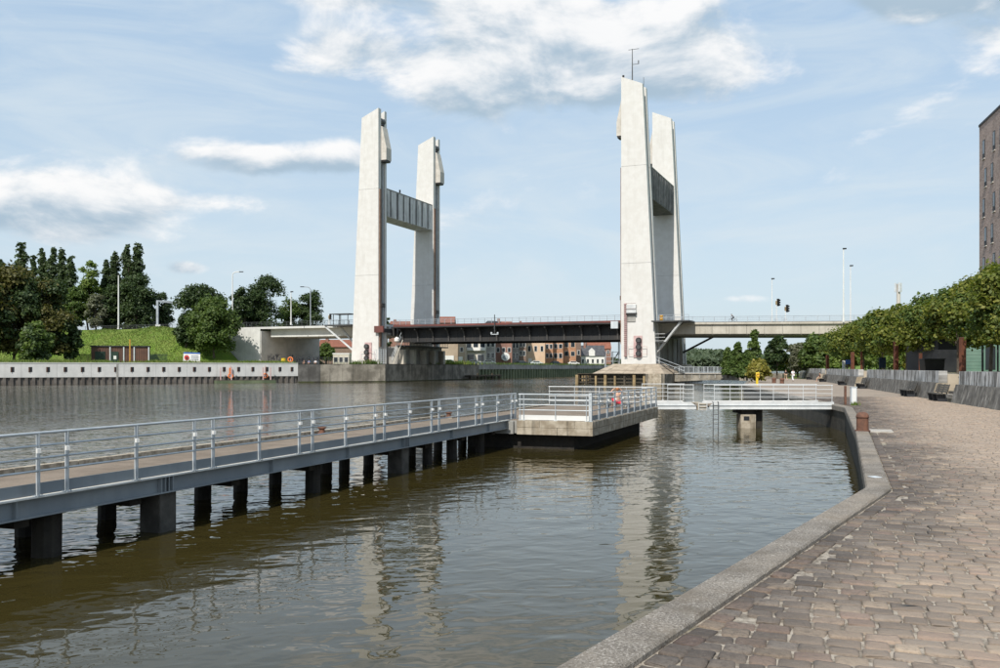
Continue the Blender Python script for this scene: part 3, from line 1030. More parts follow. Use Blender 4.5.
# kerb blocks along the water edge
kb = MB().obox((0, 0, 0), (1.62, 0, 0), (0, 0.20, 0), (0, 0, 0.10))
kme = shared(kb, 'kerb_block', 'kerb_stone')
s = 0.0
jrz = math.atan2(JW.y, JW.x)
while s < JL - 1.62:
    inst('kerb_block', kme, jet, J0 + JW * s + JN * 2.99 + UPV * (DK - 0.005 + random.uniform(-0.006, 0.006)), jrz)
    s += 1.64
# posts of the railing: pairs at the joints of the panels and one between
ps, a0 = [], 12.6
for k in range(-4, 8):
    for q_ in (0.0, 0.60, 2.25):
        sd_ = a0 + k * 3.9 + q_
        if 0.05 < sd_ < JL - 0.2:
            ps.append(sd_)
ps = sorted(ps) + [JL - 0.06]
lights = tuple(i for i in range(len(ps)))
railing(jet, J0, J1, 1.147, 1.05, ps, lights=lights[::1])
# piles and bent caps
def jetty_pile(px_, off, wd):
    """round pile of the row that stands off metres behind the railing side, in the column px_ of the photo"""
    best = min((i * 0.02 for i in range(int(JL / 0.02))), key=lambda q: abs(500 + F * (J0 + JW * q + JN * off).x / max(0.5, (J0 + JW * q + JN * off).y) - px_) if (J0 + JW * q + JN * off).y > 3 else 1e6)
    p = J0 + JW * best + JN * off
    m = MB().tube((p.x, p.y, -1.0), (p.x + random.uniform(-.03, .03), p.y, 0.803), wd / 2, wd / 2 * random.uniform(0.92, 1.0), n=12)
    m.build('pile', 'pile_dark', jet)
for px_, off, wd in ((46, .5, .50), (28, 2.4, .5), (107, 2.4, .40), (165, 2.4, .42), (202, 2.4, .43), (240, 2.4, .38), (275, 2.4, .36), (312, .5, .40), (326, 2.4, .42),
                     (344, 2.4, .36), (369, 2.4, .36), (411, 2.4, .36), (427, .5, .36), (438, 2.4, .36), (452, .5, .42), (466, 2.4, .38), (480, .5, .38), (492, 2.4, .38), (503, .5, .38), (-60, .5, .45), (-120, 2.4, .45)):
    jetty_pile(px_, off, wd)
for s_ in (15.85, 26.5):
    p = J0 + JW * s_ + JN * 0.36
    b_ = MB().box((p.x, p.y, -1.0), (.48, .52, 1.80), jrz).build('pier_block', 'block_dark', jet, bevel=0.03)
for s_ in (9.0, 12.5, 15.1, 18.2, 21.4, 25.8, 28.4, 31.5, 34.6):
    p = J0 + JW * s_ + JN * 0.25
    MB().obox(p - JW * 0.15 + UPV * 0.62, JW * 0.30, JN * 2.7, UPV * 0.19).build('cross_beam', 'pile_dark', jet)

# mooring bollards on the jetty's water edge
def mooring(p, label, h=0.24, r=0.10, mat='rust_dark'):
    m = MB().lathe(p, [(r * 1.5, 0), (r * 1.5, 0.03), (r, 0.05), (r * 0.9, h * 0.7), (r * 1.35, h * 0.8), (r * 1.35, h * 0.95), (r * 0.8, h)], 14)
    o = m.build('mooring_bollard', mat)
    return tag(o, label, 'bollard', 'mooring bollards on the jetty edge')
for s_, lb_ in ((11.9 + 2.1, 'small rusty mooring bollard on the jetty kerb, nearest to the left picture edge'),
                (26.0, 'small rusty mooring bollard on the middle of the jetty kerb'),
                (38.2 - 2.2, 'small rusty mooring bollard on the jetty kerb close to the concrete platform')):
    p = J0 + JW * s_ + JN * 2.8 + UPV * (DK - 0.002)
    mooring(p, lb_)

# ------------------------------------------------------------------ platform at the end of the jetty
PB = V(3.63, 35.2, 0)
PC = V(8.5, 48.4, 0)
PW = (PC - PB).normalized()
PN = V(-PW.y, PW.x, 0)
PL = (PC - PB).length
plat = thing('landing_platform', 'tan concrete landing platform with railing where the jetty meets the footbridge', 'platform', PB.copy())
MB().obox(PB + PW * 0.14 + PN * 0.14 + UPV * 0.62, PW * (PL - 0.28), PN * 6.05, UPV * 0.51).build('slab', 'pier_concrete', plat)
MB().obox(PB + PW * 0.28 + PN * 0.28 + UPV * 1.131, PW * (PL - 0.42), PN * 5.75, UPV * 0.025).build('deck', 'deck_brown', plat)
# edge blocks in two courses
def edge_blocks(o, d, n, L, mat='tan_concrete'):
    for c in range(2):
        s = 0.0
        k = 0
        while s < L - 0.02:
            l = (1.45 if not (k == 0 and c) else 0.75)
            l = min(l, L - s)
            if L - s - l < 0.3:
                l = L - s
            zz = 0.585 + c * 0.285
            mm = MB().obox(o + d * (s + 0.005) - n * random.uniform(-0.004, 0.006) + UPV * zz, d * (l - 0.010), n * 0.27, UPV * (0.278 if c == 0 else 0.284))
            mm.build('edge_block', mat, plat, bevel=0.012)
            s += l
            k += 1
edge_blocks(PB + PW * 0.272, PW, PN, PL - 0.272)
edge_blocks(PB, PN, PW, 3.16)
MB().obox(PB + PN * 3.3 + UPV * 0.60, PN * 2.9, PW * 0.13, UPV * 0.5).build('end_plate', 'pier_concrete', plat)
for s_ in (0.9, 3.6, 6.6, 9.6, 12.6):
    for q_ in (1.3, 4.8):
        p = PB + PW * s_ + PN * q_
        MB().box((p.x, p.y, -1.0), (.42, .42, 1.62), jrz).build('pile', 'pile_dark', plat)
MB().obox(PB + PW * 0.5 + PN * 0.9 + UPV * -0.8, PW * (PL - 1.0), PN * 4.6, UPV * 1.415).build('shade_block', 'pile_dark', plat)  # dark block added so the space under the platform looks shaded
rp = [0.05] + [0.05 + (PL - 0.1) * i / 10 for i in range(1, 11)]
railing(plat, PB + PN * 0.10, PC + PN * 0.10, 1.152, 1.05, rp, post_w=0.065, lights=tuple(range(1, 10)))
railing(plat, PB + PN * 3.1 + PW * 0.1, PB + PN * 0.16 + PW * 0.1, 1.152, 1.05, [0.06, 0.22, 1.55, 2.82], toe='trim_white')
MB().obox(PB + PN * 0.05 + PW * 0.02 + UPV * 1.15, PW * 0.12, PN * 0.12, UPV * 1.12).build('corner_post', 'galvanised', plat)
# water-side kerb of the platform
for i in range(9):
    inst('kerb_block', kme, plat, PB + PN * 6.0 + PW * (0.05 + i * 1.56) * 0.98 + UPV * 1.13, jrz)

# ------------------------------------------------------------------ white footbridge from the platform to the quay
FA, FB = V(8.15, 48.35, 0), V(18.15, 48.35, 0)
fx = V(1, 0, 0)
fy = V(0, 1, 0)
fb = thing('footbridge', 'low white steel footbridge between the landing platform and the cobbled quay', 'footbridge', FA.copy())
MB().obox((8.5, 48.5, 1.20), (9.3, 0, 0), (0, 2.3, 0), (0, 0, 0.05)).build('deck', 'deck_brown', fb)
for yy in (48.36, 50.8):
    for x0, x1, nm in ((8.45, 10.55, 'short_beam'), (11.25, 17.95, 'long_beam')):
        ch = 0.28
        poly = [(x0, yy, 1.06), (x1, yy, 1.06), (x1, yy, 1.42), (x0 + (ch if x0 > 11 else 0), yy, 1.42), (x0, yy, 1.20)] if x0 > 11 else \
               [(x0, yy, 1.06), (x1, yy, 1.06), (x1, yy, 1.20), (x1 - ch, yy, 1.42), (x0, yy, 1.42)]
        MB().prism(poly, (0, 0.02, 0)).build(nm, 'white_paint', fb)
        MB().obox((x0, yy - 0.07, 1.03), (x1 - x0, 0, 0), (0, 0.16, 0), (0, 0, 0.028)).build('flange', 'white_paint', fb)
        MB().obox((x0, yy - 0.05, 1.225), (x1 - x0, 0, 0), (0, 0.048, 0), (0, 0, 0.02)).build('stiffener', 'bar_silver', fb)
# hinge box in the gap with white frame
MB().obox((10.62, 48.45, 0.98), (0.56, 0, 0), (0, 2.2, 0), (0, 0, 0.36)).build('hinge_box', 'tan_concrete', fb)
hb = MB()
for xx in (10.66, 11.10):
    hb.obox((xx, 48.34, 0.98), (0.04, 0, 0), (0, 0.04, 0), (0, 0, 0.40))
for zz in (1.02, 1.18, 1.34):
    hb.obox((10.70, 48.345, zz), (0.40, 0, 0), (0, 0.03, 0), (0, 0, 0.035))
hb.build('hinge_frame', 'white_paint', fb)
railing(fb, (9.0, 48.40), (10.42, 48.40), 1.42, 0.92, [0.02, 0.7, 1.40], mat='rail_white', bars=3, toe=None, rad=0.013, hand_r=0.02, post_w=0.045)
railing(fb, (11.5, 48.40), (17.9, 48.40), 1.42, 0.90, [0.02, 1.5, 3.2, 4.8, 6.35], mat='rail_white', bars=3, toe=None, rad=0.013, hand_r=0.02, post_w=0.045)
railing(fb, (8.0, 50.84), (10.42, 50.84), 1.42, 0.92, [0.02, 1.2, 2.35], mat='rail_white', bars=3, toe=None, rad=0.013, hand_r=0.02, post_w=0.045)
railing(fb, (11.5, 50.84), (17.9, 50.84), 1.42, 0.90, [0.02, 1.5, 3.2, 4.8, 6.35], mat='rail_white', bars=3, toe=None, rad=0.013, hand_r=0.02, post_w=0.045)
# pier under the footbridge
MB().box((13.4, 49.0, -1.0), (0.82, 0.9, 1.75)).build('pier', 'tan_concrete', fb, bevel=0.03)
MB().box((13.4, 49.55, 0.76), (0.70, 1.9, 0.26)).build('pier_cap', 'pile_dark', fb)
MB().box((14.04, 49.5, -1.0), (0.44, 1.2, 2.02)).build('pier_post', 'pile_dark', fb)
MB().box((13.3, 48.545, 0.42), (0.30, 0.02, 0.22)).build('pier_recess', 'charcoal', fb)
# rail that closes off the far side of the platform
fr = thing('barrier_railing', 'long white barrier railing along the far end of the landing platform', 'railing', PC + PN * 3.0)
fr.location = (PC + PN * 3.0) + V(0, 0, 1.155)
railing(fr, PC + PN * 6.1 - PW * 0.15, PC + PN * 0.2 - PW * 0.15, 1.155, 1.05, [0.05, 1.5, 2.9, 4.4, 5.85], mat='white_paint', toe=None)

# boarding ladder hanging from the footbridge into the water
lad = thing('boarding_ladder', 'narrow grey ladder hanging from the white footbridge into the water', 'ladder', (11.62, 48.25, -0.6))
for xx in (11.42, 11.70):
    MB().tube((xx, 48.22, -0.7), (xx, 48.22, 1.40), 0.022, n=8).build('stile', 'dark_metal', lad)
    MB().tube((xx, 48.22, 1.40), (xx, 48.36, 1.44), 0.022, n=8).build('hook', 'dark_metal', lad)
for i in range(8):
    z = -0.5 + i * 0.25
    MB().tube((11.42, 48.22, z), (11.70, 48.22, z), 0.014, n=6).build('rung', 'dark_metal', lad)

# gate post where the footbridge lands on the quay
gp = thing('gate_post', 'light grey box-shaped gate post where the white footbridge meets the quay', 'post', (19.2, 48.9, QUAY_Z))
MB().box((19.20, 48.9, QUAY_Z), (0.30, 0.22, 0.95)).build('casing', 'bar_silver', gp, bevel=0.015)
MB().box((19.20, 48.785, QUAY_Z + 0.08), (0.20, 0.012, 0.80)).build('door_panel', 'trim_white', gp)
MB().box((18.80, 49.0, QUAY_Z), (0.10, 0.10, 1.02)).build('hinge_post', 'rust_dark', gp)
MB().box((19.20, 48.9, QUAY_Z + 0.95), (0.34, 0.26, 0.03)).build('cap', 'bar_silver', gp)

# the rusty bollard on the coping and its slab
p = ground(862.5, 431, QUAY_Z + 0.04)
bo = thing('quay_bollard', 'thick rusty dome-topped bollard on the quay coping beside a pale slab', 'bollard', p)
MB().lathe(p, [(0.235, 0), (0.235, 0.03), (0.185, 0.035), (0.18, 0.42)], 24).build('shaft', 'rust_dark', bo, smooth=False)
MB().lathe(p + V(0, 0, 0.42), [(0.18, 0), (0.20, 0.0), (0.20, 0.025), (0.188, 0.08), (0.15, 0.135), (0.09, 0.172), (0.02, 0.185)], 24).build('dome_cap', 'rust_dark', bo, smooth=True)
p = ground(880.5, 431.2, QUAY_Z)
sl = MB().box((p.x + 0.02, p.y, QUAY_Z - 0.03), (0.68, 1.15, 0.055), math.atan2(-0.349, 0.937)).build('mooring_slab', 'slab_concrete', bevel=0.01)
tag(sl, 'pale square concrete slab set in the cobbles beside the rusty bollard', 'slab')
# white survey marks on the coping corner
p = ground(876, 477, QUAY_Z + 0.05)
mk = MB().box((p.x - 0.02, p.y, QUAY_Z + 0.047), (0.16, 0.20, 0.010), 0.25)
o = mk.build('white_marker', 'bar_silver', bevel=0.004)
tag(o, 'small pale square plate fixed on the coping at the quay corner', 'marker')
for i, (px_, d_) in enumerate(((774, 116), (782, 112))):
    q_ = at(px_, d_, QUAY_Z)
    o = MB().lathe(q_, [(0.27, 0), (0.25, 0.38), (0.30, 0.42), (0.28, 0.58), (0.15, 0.68), (0.02, 0.70)], 14).build('quay_bollard', 'rust_dark')
    tag(o, ('left' if i == 0 else 'right') + ' one of two far rusty bollards on the quay near the walkers', 'bollard', 'far rusty bollards')
# yellow lifebuoy stand
q_ = at(757, 98, QUAY_Z)
ys = thing('lifebuoy_stand', 'bright yellow lifebuoy stand on the far quay edge', 'lifebuoy stand', q_)
MB().box(q_, (0.22, 0.16, 1.15)).build('post', 'yellow_paint', ys)
MB().box(q_ + V(0.06, -0.02, 0.85), (0.40, 0.20, 0.62)).build('holder', 'yellow_paint', ys, bevel=0.06)
MB().ring(q_ + V(0.06, -0.15, 1.16), (0, 1, 0), 0.16, 0.045).build('ring', 'orange_rust', ys)

# ------------------------------------------------------------------ bench walls, steps and benches
WD = V(0.26, 1, 0).normalized()
WN = V(WD.y, -WD.x, 0)        # away from the water
def wpt(d):
    return V(wall_x(d), d, QUAY_Z)
segs = [(14, 52.3, 'battered dark concrete retaining wall nearest to the camera at right'),
        (57.5, 88.6, 'battered dark concrete retaining wall between the two wide flights of steps'),
        (94.5, 127.4, 'third battered concrete retaining wall, short of the seated person'),
        (134, 176, 'farthest battered concrete retaining wall beside the two walkers')]
for d0, d1, lab in segs:
    a, b = wpt(d0), wpt(d1)
    wl = thing('retaining_wall', lab, 'wall', a.lerp(b, 0.5), 'retaining walls along the promenade')
    L = (b - a).length
    n = max(2, int(round(L / 2.6)))
    for i in range(n):
        p0 = a.lerp(b, i / n) + WD * 0.006
        vec = (b - a) / n - WD * 0.012
        jo = random.uniform(-0.008, 0.008)
        low = [p0 + WN * (f + jo) + UPV * (z - 0.0) for f, z in ((0, -0.06), (0.26, 1.04), (0.60, 1.05), (0.60, -0.06))]
        MB().prism(low, vec).build('base_block', 'bench_wall_concrete', wl)
        up_ = [p0 + WN * (f + jo) + UPV * z for f, z in ((0.42, 1.052), (0.45, 1.80), (0.95, 1.80), (0.95, 1.052))]
        MB().prism(up_, vec).build('parapet_block', 'bench_wall_top', wl)
    back = [a + WN * f + UPV * z for f, z in ((0.62, -0.06), (0.62, 1.045), (0.94, 1.045), (0.94, -0.06))]
    MB().prism(back, b - a).build('core', 'bench_wall_concrete', wl)
    fill = [a + WN * f + UPV * z for f, z in ((0.96, -0.06), (0.96, 1.58), (3.4, 1.58), (3.4, -0.06))]
    MB().prism(fill, b - a).build('terrace_fill', 'sand_path', wl)
    # pale worn end cheek
    for pe, sg in ((a, -1), (b, 1)):
        ch = [pe + WN * f + UPV * z for f, z in ((0.02, -0.05), (0.30, 1.02), (0.94, 1.02), (0.94, -0.05))]
        MB().prism(ch, WD * 0.05 * sg).build('end_cheek', 'tan_concrete', wl)
for (d0, d1, lab) in ((52.3, 57.5, 'flight of wide steps nearest to the camera, between retaining walls'),
                      (88.6, 94.5, 'second flight of wide steps between retaining walls'),
                      (127.4, 134, 'farthest flight of wide steps beside the seated person')):
    a, b = wpt(d0 + 0.08), wpt(d1 - 0.08)
    st = thing('steps', lab, 'steps', a.lerp(b, 0.5), 'flights of steps up to the terrace')
    for k in range(9):
        MB().obox(a + WN * (0.35 + 0.32 * k) - UPV * 0.04, b - a, WN * 0.318, UPV * (0.04 + 0.177 * (k + 1))).build('step', 'slab_concrete' if k % 2 else 'bench_wall_concrete', st)

def make_bench():
    root = thing('bench', '', 'bench', (0, 0, 0), 'dark slatted benches along the retaining walls')
    # local frame: x along, +y towards the wall
    for i in range(4):
        MB().obox((-1.6, -0.52 + i * 0.125, 0.43), (3.2, 0, 0), (0, 0.105, 0), (0, 0, 0.045)).build('seat_slat', 'bench_wood', root)
    for i in range(4):
        z = 0.52 + i * 0.125
        MB().obox((-1.6, 0.0 + i * 0.045, z), (3.2, 0, 0), (0, 0.04, 0), (0, 0.038, 0.105)).build('back_slat', 'bench_wood', root)
    for x in (-1.25, 0, 1.25):
        lg = [(x, -0.40, 0), (x, 0.10, 0), (x, 0.02, 0.43), (x, -0.48, 0.43)]
        MB().prism(lg, (0.10, 0, 0)).build('leg', 'charcoal', root)
        MB().prism([(x, 0.045, 0.43), (x, 0.10, 0.43), (x, 0.27, 1.02), (x, 0.225, 1.02)], (0.08, 0, 0)).build('back_support', 'charcoal', root)
    return root
def copy_tree(o, parent=None):
    c = o.copy()
    COL.objects.link(c)
    c.parent = parent
    for ch in o.children:
        copy_tree(ch, c)
    return c
bench0 = make_bench()
bench_spots = [(54.6, 0.05, 'dark slatted bench at the foot of the nearest steps'),
               (63.0, -0.12, 'dark slatted bench against the wall between the two nearest flights of steps'),
               (86.3, -0.12, 'dark slatted bench at the near edge of the second steps'),
               (102, -0.12, 'dark slatted bench against the third wall behind the footbridge railing'),
               (124.5, -0.12, 'dark slatted bench with a seated person'),
               (147, -0.12, 'farthest dark slatted bench near the two walkers')]
for i, (d_, off_, lab) in enumerate(bench_spots):
    o = bench0 if i == 0 else copy_tree(bench0)
    p = wpt(d_) + WN * off_ - V(0, 0, 0.0) - WN * 0.12
    o.location = p
    o.rotation_euler.z = math.atan2(WD.y, WD.x) + math.pi
    # +y of the bench must point to the wall (WN)
    o.rotation_euler.z = math.atan2(WN.y, WN.x) - math.pi / 2
    o['label'] = lab

# rusty steel columns on the terrace
for px_, d_, zt, wd, lab in ((962.5, 59, 5.25, 0.34, 'tall rusty steel column on the terrace above the nearest steps'),
                             (896, 83, 5.7, 0.36, 'tall rusty steel column above the second retaining wall'),
                             (920.5, 78, 4.5, 0.22, 'thin rusty steel column right of the tall one above the second wall'),
                             (861.5, 106, 5.1, 0.2, 'thin rusty steel column above the second steps'),
                             (852.5, 114, 5.2, 0.36, 'rusty steel column beside the blue sign on the terrace'),
                             (827.5, 142, 5.2, 0.4, 'rusty steel column left of the white panel on the terrace'),
                             (807.5, 168, 5.8, 0.42, 'rusty steel column above the farthest retaining wall'),
                             (793, 184, 6.2, 0.42, 'farthest rusty steel column directly behind the walkers')):
    z0 = TER_Z if d_ < 176 else QUAY_Z
    q_ = at(px_, d_, z0 - 0.02)
    rc = thing('steel_column', lab, 'column', q_, 'rusty steel columns')
    MB().box(q_, (wd, wd * 0.8, zt - z0 - 0.02), 0.2).build('shaft', 'rust', rc, bevel=0.01)
    MB().box(q_ + V(0, 0, zt - z0 - 0.02), (wd * 1.08, wd * 0.88, 0.04), 0.2).build('cap_plate', 'rust_dark', rc)
    MB().box(q_, (wd * 1.5, wd * 1.3, 0.03), 0.2).build('base_plate', 'rust_dark', rc)
# boards on the terrace
def board(name, px_, d_, z0, wd, ht, mat, lab, cat, legh=0.5, mat2='dark_metal'):
    q_ = at(px_, d_, TER_Z)
    bt = thing(name, lab, cat, q_)
    MB().box(q_ + V(0, 0, z0), (wd, 0.09, ht)).build('panel', mat, bt, bevel=0.01)
    for s_ in (-0.35, 0.35):
        MB().box(q_ + V(wd * s_, 0.09, 0), (0.07, 0.07, z0 + ht * 0.6)).build('leg', mat2, bt)
    return bt
board('information_board', 882.5, 95, 0.35, 0.72, 1.1, 'navy_board', 'dark navy information board on legs above the second wall', 'board')
board('upright_sign', 843.7, 124, 0.1, 0.38, 1.25, 'trim_white', 'narrow white upright sign panel on the terrace beside the blue sign', 'sign')
bs = board('blue_sign', 848.6, 122, 0.85, 0.75, 0.6, 'blue_paint', 'small blue road sign on the terrace beside the white panel', 'sign')

# ------------------------------------------------------------------ lift bridge
TOPZ = 63.2
BASEZ = 3.6
def leg_w(z):
    return 7.3 + (4.35 - 7.3) * (z - BASEZ) / (TOPZ - BASEZ)
def make_tower(side):
    """side -1: left tower (outwards is -s), +1: right tower"""
    s0 = 0.0 if side < 0 else SPAN
    lab = ('white concrete bridge tower on the left bank with two legs and ribbed cross beam' if side < 0 else
           'tall white concrete bridge tower at right with two legs, dark cross beam and mast')
    tw = thing('bridge_tower', lab, 'bridge tower', B(s0 + side * 3.6, 16, BASEZ - 0.6), 'lift bridge towers')
    def P(a, t, z):
        return B(s0 + side * a, t, z)
    for t0 in (0.0, 28.0):
        z0 = BASEZ - 0.6
        # front and rear slab of a leg, tops sloping down outwards
        for q_, (ta, tb) in enumerate(((t0, t0 + 1.25), (t0 + 3.0, t0 + 4.0))):
            zt = TOPZ - 0.0
            inn = 0.0 if q_ == 0 else 0.12
            # divided in lifts so that the casting joints are real grooves
            zs = [z0, 24.6, 44.6, None]
            for k in range(3):
                za = zs[k] + (0.05 if k else 0)
                if zs[k + 1] is None:
                    poly = [P(inn, ta, za), P(leg_w(za), ta, za), P(leg_w(zt - 1.9), ta, zt - 1.9), P(inn, ta, zt)]
                else:
                    zb = zs[k + 1]
                    poly = [P(inn, ta, za), P(leg_w(za), ta, za), P(leg_w(zb), ta, zb), P(inn, ta, zb)]
                MB().prism(poly, BV * (tb - ta)).build('slab_lift', 'tower_concrete', tw)
            core = [P(inn + 0.12, ta + 0.1, z0), P(leg_w(z0) - 0.12, ta + 0.1, z0), P(leg_w(60) - 0.12, ta + 0.1, 60), P(inn + 0.12, ta + 0.1, 60)]
            MB().prism(core, BV * (tb - ta - 0.2)).build('slab_core', 'tower_shell', tw)
        body = [P(0.55, t0 + 1.26, z0), P(leg_w(z0) - 0.55, t0 + 1.26, z0), P(leg_w(58) - 0.55, t0 + 1.26, 58), P(0.55, t0 + 1.26, 58)]
        MB().prism(body, BV * 1.73).build('shaft', 'tower_shell', tw)
        # sheave hood that sticks out towards the span
        hood = [P(0.55, t0 + 1.3, 59.6), P(-0.25, t0 + 1.3, 59.2), P(-1.35, t0 + 1.3, 54.2), P(-1.35, t0 + 1.3, 51.4), P(0.55, t0 + 1.3, 51.4)]
        hd = MB().prism(hood, BV * 2.35).build('sheave_hood', 'hood_concrete', tw)
        MB().obox(P(-1.2, t0 + 1.4, 51.0), BU * side * 1.5, BV * 2.1, (0, 0, 0.38)).build('hood_grille', 'black_paint', hd)
        MB().tube(P(0.6, t0 + 1.2, 60.6), P(0.6, t0 + 3.1, 60.6), 0.75, n=16).build('sheave', 'dark_metal', tw)
        MB().obox(P(0.1, t0 + 1.3, 59.7), BU * side * 1.2, BV * 1.6, (0, 0, 0.3)).build('sheave_frame', 'black_paint', tw)
        # guide strip and rope channel on the inner side
        MB().obox(P(-0.22, t0 + 0.30, 8.0), BU * side * 0.215, BV * 0.7, (0, 0, 36.5)).build('guide_rail', 'guide_rust', tw)
        MB().obox(P(0.10, t0 + 1.50, 8.0), BU * side * 0.44, BV * 0.28, (0, 0, 43)).build('rope_channel', 'dark_metal', tw)
        MB().obox(P(0.20, t0 + 2.35, 8.0), BU * side * 0.34, BV * 0.22, (0, 0, 43)).build('rope_channel', 'bar_silver', tw)
        MB().tube(P(-0.4, t0 + 2.0, 13), P(-0.4, t0 + 2.0, 51.2), 0.09, n=6).build('lift_rope', 'dark_metal', tw)
        MB().obox(P(-0.55, t0 + 1.0, 17.2), BU * side * 0.5, BV * 1.2, (0, 0, 0.9)).build('floodlight', 'black_paint', tw)
    # cross beam with ribs
    zb0, zb1 = 38.8, 45.2
    wcb = leg_w(42) - 0.4
    cmat = 'ribbed_concrete' if side < 0 else 'dark_concrete'
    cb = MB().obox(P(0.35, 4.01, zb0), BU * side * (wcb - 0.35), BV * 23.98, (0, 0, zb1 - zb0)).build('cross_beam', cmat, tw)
    for i in range(15):
        tt = 4.4 + i * 1.60
        for aa, sg in ((0.35, -1), (wcb, 1)):
            wd_ = 0.42 if i % 3 else 0.75
            MB().obox(P(aa, tt, zb0 + 0.12), BU * side * sg * 0.16, BV * wd_, (0, 0, zb1 - zb0 - 0.24)).build('rib', 'dark_concrete' if i % 2 or side > 0 else cmat, cb)
    MB().obox(P(0.25, 4.02, zb1), BU * side * (wcb - 0.15), BV * 23.96, (0, 0, 0.22)).build('cap', 'pier_concrete', cb)
    MB().obox(P(1.5, 13, zb1 + 0.22), BU * side * 0.3, BV * 0.3, (0, 0, 1.3)).build('antenna', 'dark_metal', tw)
    # signal board with three lamps on the front slab
    zsb = 4.6 if side < 0 else 5.3
    ac = 2.6 if side < 0 else 3.55
    sg_ = MB().obox(P(ac - 0.9, -0.22, zsb), BU * side * 1.8, BV * 0.12, (0, 0, 4.4)).build('signal_board', 'pale_pink', tw)
    for k in range(3):
        c = P(ac + 0.25 * (1 if side < 0 else 1), -0.24, zsb + 0.75 + k * 1.35)
        MB().tube(c, c - BV * 0.55, 0.58, n=18).build('signal_lamp', 'black_paint', sg_)
        MB().tube(c - BV * 0.551, c - BV * 0.57, 0.40, n=18).build('lens', 'lamp_lens', sg_)
    fr_ = MB()
    for zz in (zsb + 0.6, zsb + 2.2):
        fr_.beam(P(ac - 1.9, -0.5, zz), P(ac + 1.9, -0.5, zz), 0.06, 0.06)
    for aa in (ac - 1.9, ac + 1.9):
        fr_.beam(P(aa, -0.5, zsb + 0.6), P(aa, -0.5, zsb + 2.2), 0.06, 0.06)
        fr_.beam(P(aa, -0.5, zsb + 0.6), P(aa, 0.02, zsb + 0.6), 0.06, 0.06)
    fr_.build('signal_bracket', 'pale_pink', tw)
    # pier between the two legs under the roadway
    if side < 0:
        MB().obox(B(-4.5, 4.6, 0.5), BU * 7.2, BV * 22.8, (0, 0, 7.6)).build('pier', 'pier_concrete', tw)
        for k in range(5):
            MB().obox(B(2.7, 5.0 + k * 5.25, -0.8), BU * 1.15, BV * 1.1, (0, 0, 8.2)).build('buttress', 'viaduct_concrete', tw)
        for k in range(4):
            MB().obox(B(2.705, 7.0 + k * 5.25, 0.9), BU * 0.06, BV * 2.2, (0, 0, 2.6)).build('niche', 'charcoal', tw)
        MB().obox(B(2.3, 4.4, 8.12), BU * 2.2, BV * 23.2, (0, 0, 0.28)).build('gallery', 'dark_metal', tw)
        for k in range(16):
            MB().obox(B(4.4, 4.5 + k * 1.53, 8.4), BU * 0.06, BV * 0.06, (0, 0, 1.1)).build('gallery_post', 'dark_metal', tw)
        for zz in (8.9, 9.45):
            MB().obox(B(4.4, 4.5, zz), BU * 0.05, BV * 23.0, (0, 0, 0.06)).build('gallery_rail', 'dark_metal', tw)
    else:
        MB().obox(B(SPAN + 0.8, 4.05, 2.6), BU * 5.4, BV * 23.9, (0, 0, 7.1)).build('pier', 'pier_concrete', tw)
        for k in range(5):
            MB().obox(B(SPAN + 6.2, 5.0 + k * 5.25, 2.6), BU * 0.3, BV * 1.0, (0, 0, 7.0)).build('buttress', 'pier_concrete', tw)
        # ladder column and cabin on the front slab
        lc = MB().obox(P(0.75, -0.45, 5.4), BU * 0.55, BV * 0.06, (0, 0, 11.0))
        lc.build('ladder_back', 'pale_pink', tw)
        for k in range(26):
            MB().obox(P(0.72, -0.62, 5.6 + k * 0.42), BU * 0.62, BV * 0.10, (0, 0, 0.06)).build('ladder_rung', 'rust', tw)
        cbn = MB().obox(P(1.25, -0.62, 14.4), BU * 2.0, BV * 0.6, (0, 0, 1.7)).build('cabin', 'white_paint', tw)
        MB().obox(P(1.15, -0.75, 14.2), BU * 2.2, BV * 0.74, (0, 0, 0.18)).build('cabin_floor', 'dark_metal', cbn)
        MB().obox(P(1.35, -0.16, 12.6), BU * 1.7, BV * 0.14, (0, 0, 1.5)).build('cabin_bracket', 'pier_concrete', cbn)
        for zz in (15.2, 16.3):
            MB().obox(P(1.2, -0.78, zz), BU * 2.1, BV * 0.05, (0, 0, 0.06)).build('cabin_rail', 'rust', cbn)
        # weather mast on the top of the near leg
        ms = MB().tube(P(2.2, 0.6, TOPZ - 1.4), P(2.2, 0.6, TOPZ + 5.6), 0.13, 0.07, n=8).build('mast', 'dark_metal', tw)
        MB().tube(P(1.4, 0.6, TOPZ + 5.5), P(3.6, 0.6, TOPZ + 5.5), 0.05, n=6).build('mast_arm', 'dark_metal', ms)
        MB().tube(P(2.2, 0.6, TOPZ + 2.4), P(3.6, 0.6, TOPZ + 2.4), 0.05, n=6).build('mast_arm', 'dark_metal', ms)
        MB().tube(P(3.5, 0.6, TOPZ + 2.4), P(3.5, 0.6, TOPZ + 3.1), 0.10, n=6).build('anemometer', 'dark_metal', ms)
        MB().tube(P(3.9, 3.4, TOPZ - 2), P(3.9, 3.4, TOPZ + 0.4), 0.05, n=6).build('antenna', 'dark_metal', tw)
        MB().box(P(0.3, 0.6, TOPZ - 0.05), (0.4, 0.4, 0.45)).build('beacon', 'black_paint', tw)
    return tw
tower_l = make_tower(-1)
tower_r = make_tower(1)

